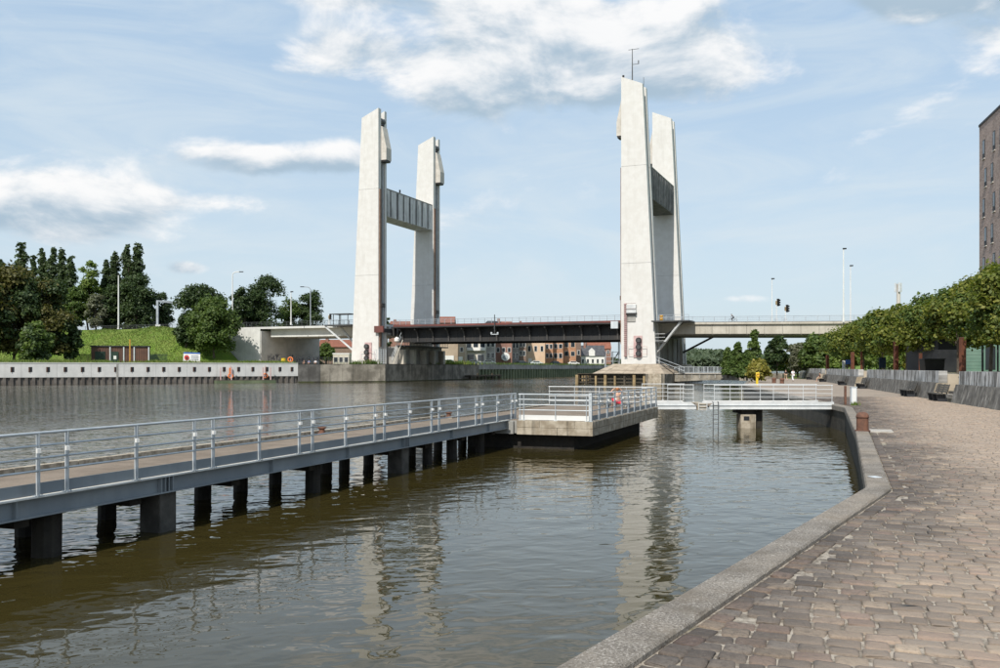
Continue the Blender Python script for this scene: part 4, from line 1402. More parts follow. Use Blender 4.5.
# right pier: sloping stone apron and timber fender
ap = thing('pier_apron', 'tan sloping stone apron round the foot of the right bridge tower', 'apron', B(SPAN + 3, 14, -0.5))
def rect_st(s0_, s1_, t0_, t1_, z):
    return [B(s0_, t0_, z), B(s1_, t0_, z), B(s1_, t1_, z), B(s0_, t1_, z)]
lo = rect_st(SPAN - 4.2, SPAN + 10.6, -7.2, 34, 1.9)
hi = rect_st(SPAN - 1.2, SPAN + 8.0, -1.0, 33, 3.9)
core = MB()
core.add([p - V(0, 0, 0.03) for p in lo + hi] + [p - V(0, 0, 2.4) for p in lo], [(0, 1, 5, 4), (1, 2, 6, 5), (2, 3, 7, 6), (3, 0, 4, 7), (4, 5, 6, 7), (8, 9, 1, 0), (9, 10, 2, 1), (10, 11, 3, 2), (11, 8, 0, 3)])
core.build('core', 'old_wall_concrete', ap)
def slope_panels(a, b, c, d, nu, nv):
    """slabs laid on the slope a-b (bottom) d-c (top)"""
    nrm = (b - a).cross(d - a).normalized()
    if nrm.z < 0:
        nrm = -nrm
    for i in range(nu):
        for j in range(nv):
            def pt(u_, v_):
                return a.lerp(b, u_).lerp(d.lerp(c, u_), v_)
            g = 0.012
            q_ = [pt(i / nu + g / nu, j / nv + g), pt((i + 1) / nu - g / nu, j / nv + g), pt((i + 1) / nu - g / nu, (j + 1) / nv - g), pt(i / nu + g / nu, (j + 1) / nv - g)]
            l_ = random.uniform(0.02, 0.10)
            MB().prism(q_, nrm * l_).build('paving_slab', 'apron_stone', ap)
slope_panels(lo[0], lo[1], hi[1], hi[0], 7, 3)
slope_panels(lo[1], lo[2], hi[2], hi[1], 12, 2)
slope_panels(lo[3], lo[0], hi[0], hi[3], 12, 2)
fe = thing('timber_fender', 'weathered timber fender of posts and beams in front of the right tower', 'fender', B(SPAN - 4, -9, -0.5))
fpts = [B(SPAN - 6.6, 30), B(SPAN - 6.6, -9.0), B(SPAN + 7.0, -9.0)]
for a, b in zip(fpts[:-1], fpts[1:]):
    L = (b - a).length
    n = int(L / 1.75)
    for i in range(n + 1):
        p = a.lerp(b, i / n)
        big = i % 3 == 0
        wdt = 0.55 if big else 0.38
        MB().box((p.x, p.y, -1.0), (wdt, wdt, 2.75 if big else 2.55), ANG_U).build('fender_post', 'fender_wood' if not (i % 4 == 1) else 'fender_dark', fe)
    nrm = (b - a).normalized()
    sd_ = V(nrm.y, -nrm.x, 0)
    for zz, hh, mt in ((1.60, 0.30, 'fender_dark'), (0.85, 0.25, 'fender_dark'), (0.15, 0.28, 'fender_dark')):
        MB().obox(a - sd_ * 0.45 + V(0, 0, zz), b - a, sd_ * 0.22, (0, 0, hh)).build('waling', mt, fe)
MB().obox(B(SPAN - 6.6, -9.2, 1.92), BU * 13.4, BV * 2.0, (0, 0, 0.10)).build('plank_walk', 'fender_dark', fe)
# stone nose between the fender and the apron
MB().obox(B(SPAN + 7.6, -8.2, -0.6), BU * 2.6, BV * 12, (0, 0, 2.6)).build('stone_nose', 'tan_concrete', ap)

# lift span
ls = thing('lift_span', 'dark steel lift span with curved brackets and red edge between the towers', 'bridge span', B(SPAN / 2, 16, 9.2))
S0, S1, T0, T1 = 1.1, SPAN - 1.1, 5.0, 27.0
ZT, ZB = 13.15, 9.25
MB().obox(B(S0, T0 + 0.15, ZT - 0.75), BU * (S1 - S0), BV * (T1 - T0 - 0.3), (0, 0, 0.55)).build('deck', 'span_steel', ls)
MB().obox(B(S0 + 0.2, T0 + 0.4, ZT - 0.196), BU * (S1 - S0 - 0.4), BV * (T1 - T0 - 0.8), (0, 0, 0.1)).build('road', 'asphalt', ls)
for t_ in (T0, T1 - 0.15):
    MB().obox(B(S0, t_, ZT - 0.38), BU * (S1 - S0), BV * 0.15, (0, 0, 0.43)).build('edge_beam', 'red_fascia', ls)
MB().obox(B(S0, T0 - 0.10, ZT - 0.68), BU * (S1 - S0), BV * 0.24, (0, 0, 0.29)).build('edge_lip', 'span_steel', ls)
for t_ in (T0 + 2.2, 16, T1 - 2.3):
    MB().obox(B(S0, t_, ZB), BU * (S1 - S0), BV * 0.12, (0, 0, ZT - 0.76 - ZB)).build('girder', 'span_steel', ls)
    MB().obox(B(S0, t_ - 0.4, ZB - 0.12), BU * (S1 - S0), BV * 0.9, (0, 0, 0.12)).build('girder_flange', 'span_steel', ls)
NBR = 14
for k in range(NBR):
    s_ = S0 + 1.5 + k * (S1 - S0 - 3.0) / (NBR - 1)
    pts = [B(s_, T0 + 0.12, ZT - 0.76), B(s_, T0 + 2.19, ZT - 0.76), B(s_, T0 + 2.19, ZB + 0.02)]
    for q_ in range(7):
        a_ = q_ / 6 * math.pi / 2
        pts.append(B(s_, T0 + 2.19 - 0.28 - 1.7 * (1 - math.cos(a_)), ZB + 0.02 + (ZT - 1.15 - ZB) * math.sin(a_)))
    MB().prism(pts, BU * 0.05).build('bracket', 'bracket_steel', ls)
    fl = MB()
    for q_ in range(6):
        a0_, a1_ = q_ / 6 * math.pi / 2, (q_ + 1) / 6 * math.pi / 2
        pa = B(s_ + 0.02, T0 + 1.91 - 1.7 * (1 - math.cos(a0_)), ZB + 0.02 + (ZT - 1.15 - ZB) * math.sin(a0_))
        pb = B(s_ + 0.02, T0 + 1.91 - 1.7 * (1 - math.cos(a1_)), ZB + 0.02 + (ZT - 1.15 - ZB) * math.sin(a1_))
        fl.beam(pa, pb, 0.34, 0.05, up=BU.cross(pb - pa))
    fl.build('bracket_flange', 'bracket_steel', ls)
    MB().obox(B(s_ + 2.0, T0 + 2.1, ZB), BU * 0.06, BV * 0.1, (0, 0, ZT - 0.8 - ZB)).build('stiffener', 'bracket_steel', ls)
def bridge_rail(parent, s0_, s1_, t_, zf, mat='rail_blue_grey', step=1.65, h=1.15):
    """railing along the road, zf(s) = height of its foot"""
    pm = MB().box((0, 0, 0), (0.09, 0.07, h))
    me = shared(pm, 'railing_post', mat)
    n = int((s1_ - s0_) / step)
    for i in range(n + 1):
        s_ = s0_ + (s1_ - s0_) * i / n
        inst('railing_post', me, parent, B(s_, t_, zf(s_)), ANG_U)
    for zz, r_ in ((h, 0.05), (h * 0.68, 0.028), (h * 0.36, 0.028)):
        MB().tube(B(s0_, t_, zf(s0_) + zz), B(s1_, t_, zf(s1_) + zz), r_, n=6).build('railing_bar', mat, parent)
bridge_rail(ls, S0, S1, T0 + 0.1, lambda s: ZT + 0.02)
bridge_rail(ls, S0, S1, T1 - 0.1, lambda s: ZT + 0.02)
# guide shoes that clasp the towers
for s_, sg in ((S0, -1), (S1, 1)):
    MB().obox(B(s_, T0 + 0.4, ZB + 1.4), BU * sg * 0.85, BV * 1.4, (0, 0, 2.0)).build('guide_arm', 'span_steel', ls)
    MB().obox(B(s_ + sg * 0.35, -0.5, ZT - 1.8), BU * sg * 0.4, BV * 5.6, (0, 0, 0.9)).build('guide_frame', 'span_steel', ls)
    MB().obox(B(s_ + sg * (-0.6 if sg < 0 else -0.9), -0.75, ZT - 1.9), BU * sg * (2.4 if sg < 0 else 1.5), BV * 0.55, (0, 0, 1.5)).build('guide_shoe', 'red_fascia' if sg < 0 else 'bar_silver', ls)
# hanging navigation lamp at mid span
hm = B(27.2, T0 - 0.35, 0)
MB().tube(hm + V(0, 0, ZT - 2.6), hm + V(0, 0, ZT + 1.9), 0.10, n=8).build('navigation_mast', 'dark_metal', ls)
MB().obox(hm + V(-0.85, -0.1, ZT - 2.6), (1.7, 0, 0), (0, 0.2, 0), (0, 0, 0.16)).build('navigation_arm', 'bar_silver', ls)
for q_ in (-0.7, 0.7):
    MB().lathe(hm + V(q_, 0, ZT - 2.45), [(0.05, 0), (0.22, 0.05), (0.22, 0.35), (0.05, 0.42)], 10).build('navigation_lamp', 'bar_silver', ls)

# right approach viaduct
def vz(s):
    return 12.55 - (s - 65) * 0.013
ra = thing('approach_viaduct', 'tan concrete approach viaduct running right from the right tower', 'viaduct', B(100, 16, 9), 'approach viaducts')
RS0, RS1 = SPAN + 0.5, 175
def slanted(s0_, s1_, t0_, t1_, za, zb):
    """block along s between heights vz+za and vz+zb"""
    poly = [B(s0_, t0_, vz(s0_) + za), B(s1_, t0_, vz(s1_) + za), B(s1_, t0_, vz(s1_) + zb), B(s0_, t0_, vz(s0_) + zb)]
    return MB().prism(poly, BV * (t1_ - t0_))
slanted(RS0, RS1, 4.6, 27.4, -0.42, 0.0).build('deck_slab', 'viaduct_concrete', ra)
slanted(RS0, RS1, 4.9, 27.1, 0.002, 0.09).build('road', 'asphalt', ra)
seg_n = 34
for i in range(seg_n):
    a_ = RS0 + (RS1 - RS0) * i / seg_n
    b_ = RS0 + (RS1 - RS0) * (i + 1) / seg_n - 0.05
    slanted(a_, b_, 5.0, 5.7, -2.35, -0.43).build('fascia_panel', 'viaduct_concrete', ra)
slanted(RS0, RS1, 5.75, 26.4, -2.55, -0.43).build('box_girder', 'pier_concrete', ra)
bridge_rail(ra, RS0, RS1, 4.8, lambda s: vz(s), step=2.2)
bridge_rail(ra, RS0, RS1, 27.2, lambda s: vz(s), step=2.2)
for s_ in (108, 140):
    for t_ in (8, 22):
        MB().obox(B(s_, t_, QUAY_Z - 0.1), BU * 1.4, BV * 2.4, (0, 0, vz(s_) - 2.5 - QUAY_Z)).build('column', 'pier_concrete', ra)
# access platform next to the right tower, on slanting struts
pf = thing('access_platform', 'grey access platform on slanting white struts beside the right tower', 'platform', B(SPAN + 8, 0, 10), 'access platforms of the bridge')
MB().obox(B(SPAN + 6.7, -1.8, 12.40), BU * 7.6, BV * 6.3, (0, 0, 0.25)).build('plate', 'dark_metal', pf)
MB().beam(B(SPAN + 6.9, 2.2, 6.2), B(SPAN + 12.6, -1.3, 12.35), 0.42, 0.42).build('strut', 'strut_white', pf)
MB().beam(B(SPAN + 5.2, 3.9, 7.6), B(SPAN + 12.0, 3.4, 12.3), 0.3, 0.3).build('strut', 'dark_metal', pf)
MB().beam(B(SPAN + 7.0, 28.5, 6.6), B(SPAN + 17.6, 28.2, 12.0), 0.42, 0.42).build('strut', 'dark_metal', pf)
for zz in (12.7 + 0.5, 12.7 + 1.05):
    MB().tube(B(SPAN + 8.2, -1.7, zz), B(SPAN + 14.2, -1.7, zz), 0.04, n=6).build('rail_bar', 'rail_blue_grey', pf)
for k in range(5):
    MB().box(B(SPAN + 8.2 + k * 1.5, -1.7, 12.65), (0.08, 0.08, 1.05), ANG_U).build('rail_post', 'rail_blue_grey', pf)
for k in range(3):
    MB().obox(B(SPAN + 6.7, 0.2, 8.6 + k * 0.7), BU * 2.4, BV * 0.06, (0, 0, 0.08)).build('landing_rail', 'strut_white', pf)
MB().obox(B(SPAN + 6.7, 0.2, 8.3), BU * 2.4, BV * 2.4, (0, 0, 0.12)).build('landing', 'dark_metal', pf)
# orange salt bin on the platform
q_ = B(SPAN + 8.6, -1.0, 12.65)
ob = thing('grit_bin', 'orange cylindrical grit bin on the access platform by the right tower', 'bin', q_)
MB().lathe(q_, [(0.30, 0), (0.34, 0.1), (0.34, 0.85), (0.28, 0.95)], 14).build('barrel', 'orange_rust', ob)
MB().lathe(q_ + V(0, 0, 0.95), [(0.36, 0), (0.36, 0.08), (0.2, 0.22), (0.02, 0.25)], 14).build('lid', 'orange_rust', ob)

# left approach viaduct and its abutment
la = thing('approach_viaduct', 'pale concrete approach viaduct on the left bank with graffiti abutment', 'viaduct', B(-20, 16, 4), 'approach viaducts')
LS0, LS1 = -45.5, -0.5
def lz(s):
    return 13.35
MB().obox(B(LS0, 4.4, 12.85), BU * (LS1 - LS0), BV * 23.2, (0, 0, 0.5)).build('deck_slab', 'pale_concrete', la)
MB().obox(B(LS0, 4.8, 13.352), BU * (LS1 - LS0), BV * 22.4, (0, 0, 0.08)).build('road', 'asphalt', la)
for i in range(4):
    t_ = 6.0 + i * 5.6
    MB().obox(B(-34.6, t_, 10.85), BU * (LS1 + 34.6), BV * 0.9, (0, 0, 1.98)).build('girder', 'pale_concrete', la)
MB().obox(B(-34.6, 6.95, 11.3), BU * (LS1 + 34.6), BV * 19.0, (0, 0, 1.5)).build('soffit', 'pier_concrete', la)
MB().obox(B(-36.5, 3.4, WALL_Z - 0.3), BU * 0.9, BV * 25.4, (0, 0, 8.6)).build('abutment_wall', 'graffiti_wall', la)
MB().obox(B(-47, 3.2, WALL_Z - 0.3), BU * 11.2, BV * 0.19, (0, 0, 9.1)).build('wing_wall', 'pale_concrete', la)
MB().obox(B(-47, 28.9, WALL_Z - 0.3), BU * 11.2, BV * 0.3, (0, 0, 9.1)).build('wing_wall', 'pale_concrete', la)
bridge_rail(la, LS0, -6.2, 4.6, lambda s: 13.35, mat='dark_metal', step=1.5, h=1.2)
bridge_rail(la, LS0, -6.2, 27.3, lambda s: 13.35, mat='dark_metal', step=1.9, h=1.2)
bridge_rail(la, -110, LS0 - 0.4, 3.6, lambda s: 13.6, mat='dark_metal', step=3.0, h=0.9)
pf = thing('access_platform', 'grey access platform on white struts left of the left tower', 'platform', B(-9, 0, 10), 'access platforms of the bridge')
MB().obox(B(-14.2, -0.8, 13.0), BU * 7.2, BV * 5.1, (0, 0, 0.3)).build('plate', 'dark_metal', pf)
MB().beam(B(-6.6, 1.0, 6.6), B(-14.2, -0.4, 12.9), 0.36, 0.36).build('strut', 'strut_white', pf)
MB().beam(B(-6.6, 3.6, 6.6), B(-12.4, 3.4, 12.9), 0.36, 0.36).build('strut', 'strut_white', pf)
for zz in (13.85, 14.45):
    MB().tube(B(-14.1, -0.7, zz), B(-7.6, -0.7, zz), 0.04, n=6).build('rail_bar', 'rail_blue_grey', pf)
for k in range(5):
    MB().box(B(-14.1 + k * 1.62, -0.7, 13.3), (0.08, 0.08, 1.15), ANG_U).build('rail_post', 'rail_blue_grey', pf)
sh = thing('shelter_frame', 'dark open shelter frame on the bridge left of the left tower', 'shelter', B(-10.5, 2.0, 13.3))
for a_, t_ in ((-12.6, 0.6), (-10.6, 0.6), (-8.6, 0.6), (-12.6, 3.2), (-8.6, 3.2)):
    MB().box(B(a_, t_, 13.3), (0.14, 0.14, 2.45), ANG_U).build('post', 'dark_metal', sh)
MB().obox(B(-13.0, 0.3, 15.75), BU * 4.9, BV * 3.3, (0, 0, 0.18)).build('roof', 'dark_metal', sh)

# footbridge behind the right tower, at quay level
rf = thing('rear_footbridge', 'low concrete footbridge with grey railing behind the right tower', 'footbridge', B(SPAN + 18, 3, 0))
ZF = 2.05
FS0, FS1 = SPAN + 10.8, SPAN + 28.5
MB().obox(B(FS0, 1.0, ZF - 0.16), BU * (FS1 - FS0), BV * 5.0, (0, 0, 0.16)).build('deck', 'slab_concrete', rf)
arc = [B(FS0, 1.2, ZF - 0.165), B(FS1, 1.2, ZF - 0.165)]
for k in range(11):
    f = k / 10
    arc.append(B(FS1 + (FS0 - FS1) * f, 1.2, ZF - 1.72 + 0.36 * math.sin(math.pi * f)))
MB().prism(arc, BV * 0.5).build('arched_beam', 'old_wall_concrete', rf)
arc2 = [p + BV * 4.0 for p in arc]
MB().prism(arc2, BV * 0.5).build('arched_beam', 'old_wall_concrete', rf)
for k in range(12):
    s_ = FS0 + 0.4 + k * (FS1 - FS0 - 0.9) / 11
    MB().obox(B(s_, 1.12, ZF - 0.98), BU * 0.16, BV * 0.078, (0, 0, 0.80)).build('rib', 'pier_concrete', rf)
pm = shared(MB().box((0, 0, 0), (0.09, 0.09, 1.3)), 'railing_post', 'galvanised')
bal = shared(MB().box((0, 0, 0), (0.035, 0.035, 1.05)), 'baluster', 'galvanised')
for t_ in (1.15, 5.8):
    n = 9
    for i in range(n + 1):
        inst('railing_post', pm, rf, B(FS0 + (FS1 - FS0) * i / n, t_, ZF), ANG_U)
    for i in range(60):
        inst('baluster', bal, rf, B(FS0 + (FS1 - FS0) * (i + 0.5) / 60, t_, ZF + 0.15), ANG_U)
    for zz in (0.14, 1.28):
        MB().tube(B(FS0, t_, ZF + zz), B(FS1, t_, ZF + zz), 0.04, n=6).build('railing_bar', 'galvanised', rf)
MB().obox(B(FS1, -6.5, -0.5), BU * 4.0, BV * 16, (0, 0, 2.52)).build('abutment', 'old_wall_concrete', rf)
MB().beam(B(SPAN + 7.4, -0.4, 5.4), B(FS0 + 2, 0.8, ZF + 1.2), 0.08, 0.08).build('stair_rail', 'galvanised', rf)
MB().beam(B(SPAN + 7.4, -0.4, 4.7), B(FS0 + 2, 0.8, ZF + 0.5), 0.08, 0.08).build('stair_rail', 'galvanised', rf)
MB().beam(B(SPAN + 7.4, 0.2, 4.1), B(FS0 + 2, 1.4, ZF - 0.05), 1.0, 0.18).build('stair_flight', 'dark_metal', rf)

# steel stair frame on the water side of the right tower
sfq = at(613, 196, 1.9)
sf = thing('stair_frame', 'greenish steel stair frame just left of the right tower foot', 'stair', sfq)
for a_ in (-1.6, 0.0, 1.4):
    for t_ in (0, 1.6):
        MB().box(sfq + V(a_, t_, -0.4), (0.14, 0.14, 5.2 + (2.2 if a_ > 1 else 0))).build('post', 'rail_blue_grey', sf)
for zz in (0.6, 1.6, 2.6, 3.6, 4.6):
    MB().box(sfq + V(-0.1, 0, zz), (3.2, 0.10, 0.10)).build('rail', 'rail_blue_grey', sf)
MB().beam(sfq + V(-1.5, 0.8, 0), sfq + V(1.3, 0.8, 4.6), 0.9, 0.15).build('flight', 'dark_metal', sf)
MB().box(sfq + V(0, 0.8, -2.6), (4.4, 2.6, 2.25)).build('footing', 'old_wall_concrete', sf)

# ------------------------------------------------------------------ left bank
# concrete panel wall on sheet piles
AD = (bankB - bankA).normalized()
AN = V(AD.y, -AD.x, 0)           # towards the water
pw = thing('panel_quay_wall', 'pale concrete panel quay wall with slots above dark sheet piles on left bank', 'quay wall', bankA.lerp(bankB, 0.4))
pw_loc = pw.location
La = (bankB - bankA).length
start = -26.0
PWID = 5.9
sp_me_b = MB()
for k in range(6):
    x0 = k * 1.2
    sp_me_b.obox((x0, 0, 0), (0.42, 0, 0), (0, -0.30, 0), (0, 0, 2.2))
    sp_me_b.prism([(x0 + 0.42, -0.30, 0), (x0 + 0.42, 0, 0), (x0 + 0.60, 0, 0)], (0, 0, 2.2))
    sp_me_b.obox((x0 + 0.42, -0.005, 0), (0.78, 0, 0), (0, -0.03, 0), (0, 0, 2.2))
arz = math.atan2(AD.y, AD.x)
slot_m = MB().box((0, 0, 0), (0.62, 0.10, 0.95))
slot_me = shared(slot_m, 'slot', 'charcoal')
rail_me = shared(MB().box((0, 0, 0), (0.14, 0.08, 0.95)), 'slot_rail', 'rust_dark')
s = start
k = 0
while s < La - 0.2:
    l = min(PWID, La - s)
    o0 = bankA + AD * (s + 0.015)
    MB().obox(o0 - AN * 0.6 + V(0, 0, 1.35), AD * (l - 0.03), AN * 0.55, (0, 0, 2.7)).build('panel', 'panel_concrete', pw)
    if l > 3:
        for q_ in (0.25, 0.75):
            c = bankA + AD * (s + l * q_)
            so = inst('slot', slot_me, pw, c - AN * 0.075 + V(0, 0, 2.35), arz)
            for e_ in (-0.24, 0.24):
                inst('slot_rail', rail_me, so, c + AD * e_ - AN * 0.03 + V(0, 0, 2.35), arz)
    s += PWID
    k += 1
n_sp = int((La - start) / 1.2)
one = MB()
one.prism([(0, -0.02, 0), (0.10, -0.34, 0), (0.58, -0.34, 0), (0.68, -0.02, 0)], (0, 0, 1.95))
one.obox((0.68, -0.04, 0), (0.52, 0, 0), (0, 0.04, 0), (0, 0, 1.95))
one_me = shared(one, 'sheet_pile', 'sheet_pile')
for i in range(n_sp):
    inst('sheet_pile', one_me, pw, bankA + AD * (start + i * 1.2) - AN * 0.42 + V(0, 0, -0.61), arz)
MB().obox(bankA + AD * start - AN * 1.1 + V(0, 0, -0.6), AD * (La - start), AN * 0.50, (0, 0, 4.58)).build('backing', 'old_wall_concrete', pw)
MB().obox(bankA + AD * start - AN * 1.4 + V(0, 0, 4.052), AD * (La - start), AN * 1.38, (0, 0, 0.10)).build('cap', 'pale_concrete', pw)
# expansion joint strip
c = at(118, 100)
tj = 0.0
for i in range(400):
    p = bankA + AD * (i * 0.1)
    if 500 + F * p.x / p.y > 118:
        tj = i * 0.1
        break
MB().obox(bankA + AD * (tj - 0.3) - AN * 0.3 + V(0, 0, -0.4), AD * 0.35, AN * 0.29, (0, 0, 4.4)).build('joint_post', 'pier_concrete', pw)

# old wall round the left tower
ow = thing('old_quay_wall', 'old stained grey concrete quay wall at the foot of the left tower', 'quay wall', bankB.lerp(bankC, 0.5))
d_ = (bankC - bankB)
n_ = V(d_.y, -d_.x, 0).normalized()
nseg = 4
for i in range(nseg):
    a = bankB.lerp(bankC, i / nseg)
    v_ = d_ / nseg
    MB().obox(a + v_ * 0.004 - n_ * (0.8 + random.uniform(0, 0.04)) + V(0, 0, -0.8), v_ * 0.992, n_ * 0.75, (0, 0, 4.75)).build('wall_section', 'old_wall_dark' if i == 0 else 'old_wall_concrete', ow)
MB().obox(bankB - n_ * 0.03 + V(0, 0, -0.8), d_, n_ * 0.35, (0, 0, 1.0)).build('algae_ledge', 'algae', ow)
c0, c1 = B(5, -5.5), B(5, 46)
nseg = 8
for i in range(nseg):
    a = c0.lerp(c1, i / nseg)
    v_ = (c1 - c0) / nseg
    MB().obox(a + v_ * 0.004 - BU * (0.8 + random.uniform(0, 0.05)) + V(0, 0, -0.8), v_ * 0.992, BU * 0.75, (0, 0, 4.7)).build('wall_section', 'old_wall_concrete', ow)
MB().obox(c0 - BU * 0.03 + V(0, 0, -0.8), c1 - c0, BU * 0.3, (0, 0, 0.95)).build('algae_ledge', 'algae', ow)
# green sheet pile wall further along
gw = thing('green_sheet_pile_wall', 'green algae-covered sheet pile wall with concrete cap beyond the lift span', 'quay wall', B(5, 100, 0))
g0, g1 = B(5, 46), B(5, 330)
MB().obox(g0 - BU * 0.5 + V(0, 0, 2.65), g1 - g0, BU * 0.45, (0, 0, 1.6)).build('cap_beam', 'pier_concrete', gw)
MB().obox(g0 - BU * 0.9 + V(0, 0, -0.6), g1 - g0, BU * 0.42, (0, 0, 3.3)).build('backing', 'green_pile', gw)
one_me2 = one.mesh('sheet_pile')
one2 = MB().prism([(0, -0.02, 0), (0.2, -0.45, 0), (1.1, -0.45, 0), (1.3, -0.02, 0)], (0, 0, 3.2))
me2 = shared(one2, 'sheet_pile', 'green_pile')
for i in range(80):
    inst('sheet_pile', me2, gw, B(5 - 0.46, 46 + i * 2.3, -0.6), math.atan2(BV.y, BV.x))
# floating timber and little jetty under the span
tj_ = thing('timber_landing', 'low dark timber landing against the green sheet pile wall', 'landing', B(6.3, 42, 0))
MB().obox(B(5.2, 36, 0.75), BU * 1.6, BV * 22, (0, 0, 0.35)).build('deck', 'fender_dark', tj_)
for k in range(5):
    MB().box(B(6.6, 36.5 + k * 5.0, -1), (0.4, 0.4, 2.2 + (k % 2) * 0.4), ANG_U).build('post', 'fender_dark', tj_)

# embankment that carries the road
def embank():
    ss = np.linspace(-37.6, -240, 90)
    tt = np.linspace(-26, 66, 84)
    def sm(a):
        a = np.clip(a, 0, 1)
        return a * a * (3 - 2 * a)
    vs = []
    for s_ in ss:
        for t_ in tt:
            up = sm((t_ + 17 + 2.0 * math.sin(s_ * 0.09)) / 19.5)
            dn = 1 - sm((t_ - 34) / 20)
            front = 1.0 if t_ > 3.0 else sm((-39.5 - s_) / 13)
            h_ = 9.55 * up * dn * front + 0.35 * math.sin(s_ * 0.35 + t_ * 0.2) * up * (1 if t_ < 1 else 0)
            top = 13.2 if s_ > -47.5 and t_ > 3 else 99
            p = B(s_, t_, 0)
            vs.append((p.x, p.y, min(WALL_Z - 0.1 + h_, top)))
    n, mth = len(ss), len(tt)
    fs = []
    for i in range(n - 1):
        for j in range(mth - 1):
            if ss[i] > -47.5 and tt[j] > 2.0:
                continue
            fs.append((i * mth + j, i * mth + j + 1, (i + 1) * mth + j + 1, (i + 1) * mth + j))
    m = MB().add(vs, fs)
    o = m.build('embankment', 'grass', smooth=True)
    o['kind'] = 'structure'
    return o
embank()
m = MB().obox(B(-240, 5, 13.56), BU * (240 - 45.6), BV * 22, (0, 0, 0.08))
o = m.build('road', 'asphalt')
o['kind'] = 'structure'
# sandy track to the shed
pa = [at(126, 183, 0), at(142, 186, 0), at(128, 203, 0), at(112, 203, 0)]
m = MB().add([(p.x, p.y, WALL_Z - 0.02) for p in pa], [(0, 1, 2, 3)])
o = m.build('sandy_track', 'sand_path')
o['kind'] = 'structure'
# quay top strip behind the panel wall and forecourt near the tower
qa = [bankA + AD * -26 - AN * 1.4, bankB - AN * 1.4, bankB - AN * 7, bankA + AD * -26 - AN * 5]
m = MB().add([(p.x, p.y, WALL_Z - 0.03) for p in qa], [(0, 1, 2, 3)])
o = m.build('quay_track', 'sand_path')
o['kind'] = 'structure'
fc = [bankB - n_ * 0.8, bankC - n_ * 0.8, B(4.2, 46), B(-36, 46), B(-36, 2.0), bankB + V(-8, 8, 0)]
m = MB().add([(p.x, p.y, WALL_Z - 0.012) for p in fc], [tuple(range(6))])
o = m.build('forecourt', 'sand_path')
o['kind'] = 'structure'

# brown shed
def shed():
    d_ = 206.0
    a, b = at(91, d_, WALL_Z - 0.1), at(149, d_ + 4, WALL_Z - 0.1)
    sd = thing('pump_shed', 'low brown corrugated shed with steel posts and dark doors below the embankment', 'shed', a.lerp(b, 0.5))
    dv = (b - a)
    n_ = V(-dv.y, dv.x, 0).normalized()
    H = 4.05
    MB().obox(a + V(0, 0, 0), dv, n_ * 6, (0, 0, H)).build('wall', 'brown_cladding', sd)
    L = dv.length
    dv = dv.normalized()
    for i in range(24):
        s_ = L * (i + 0.5) / 24
        MB().obox(a + dv * s_ - n_ * 0.07, dv * 0.18, n_ * 0.068, (0, 0, H - 0.3)).build('cladding_rib', 'brown_cladding', sd)
    MB().obox(a - dv * 0.2 - n_ * 0.25 + V(0, 0, H), dv * (L + 0.4), n_ * 6.5, (0, 0, 0.28)).build('roof', 'charcoal', sd)
    for f in (0.315, 0.55, 0.73, 0.985):
        MB().obox(a + dv * (L * f) - n_ * 0.22, dv * 0.26, n_ * 0.20, (0, 0, H)).build('post', 'bar_silver', sd)
    for f0, f1, h_ in ((0.07, 0.24, 2.9), (0.34, 0.47, 2.9)):
        dr = MB().obox(a + dv * (L * f0) - n_ * 0.16 + V(0, 0, 0.05), dv * (L * (f1 - f0)), n_ * 0.085, (0, 0, h_)).build('door', 'dark_green', sd)
        if f0 > 0.3:
            MB().obox(a + dv * (L * 0.385) - n_ * 0.18 + V(0, 0, 1.2), dv * 0.6, n_ * 0.015, (0, 0, 0.8)).build('notice', 'trim_white', dr)
    q_ = at(130, 202, WALL_Z - 0.1)
    yp = thing('marker_pole', 'thin yellow marker pole standing in front of the brown shed', 'pole', q_)
    MB().tube(q_, q_ + V(0, 0, 5.6), 0.14, n=8).build('pole', 'orange_rust', yp)
    MB().tube(q_, q_ + V(0, 0, 0.5), 0.24, n=8).build('base', 'pier_concrete', yp)
    for x0, x1, lab in ((149.5, 167, 'dark green bar fence right of the brown shed'), (73, 90.5, 'dark green bar fence left of the brown shed')):
        p0, p1 = at(x0, 207, WALL_Z - 0.1), at(x1, 207, WALL_Z - 0.1)
        fn = thing('bar_fence', lab, 'fence', p0.lerp(p1, 0.5), 'green bar fences by the shed')
        nb = 22
        for i in range(nb + 1):
            p = p0.lerp(p1, i / nb)
            MB().box(p, (0.07, 0.07, 2.4)).build('bar', 'dark_green', fn)
        for zz in (0.3, 2.1):
            MB().beam(p0 + V(0, 0, zz), p1 + V(0, 0, zz), 0.07, 0.09).build('rail', 'dark_green', fn)
shed()

# white notice board leaning on an earth pile
q_ = at(191.5, 189, WALL_Z - 0.06)
nb_ = thing('notice_board', 'white notice board with red emblem and blue top strip on the left bank', 'notice board', q_)
MB().obox(q_ + V(-1.75, 0, 0.45), (3.5, 0.1, -0.12), (0, 0.12, 0), (0.03, 0.05, 1.75)).build('panel', 'trim_white', nb_)
MB().obox(q_ + V(-1.65, -0.03, 2.23), (3.4, 0.1, -0.12), (0, 0.12, 0), (0, 0, 0.25)).build('top_strip', 'blue_paint', nb_)
MB().tube(q_ + V(-1.0, -0.005, 1.35), q_ + V(-1.0, -0.06, 1.35), 0.52, n=18).build('emblem', 'red_paint', nb_)
MB().tube(q_ + V(-0.95, -0.062, 1.25), q_ + V(-0.95, -0.09, 1.25), 0.24, n=12).build('emblem_centre', 'black_paint', nb_)
for k in range(3):
    MB().box(q_ + V(0.65, -0.02, 1.7 - 0.38 * k), (1.6, 0.03, 0.11)).build('text_line', 'rail_blue_grey', nb_)
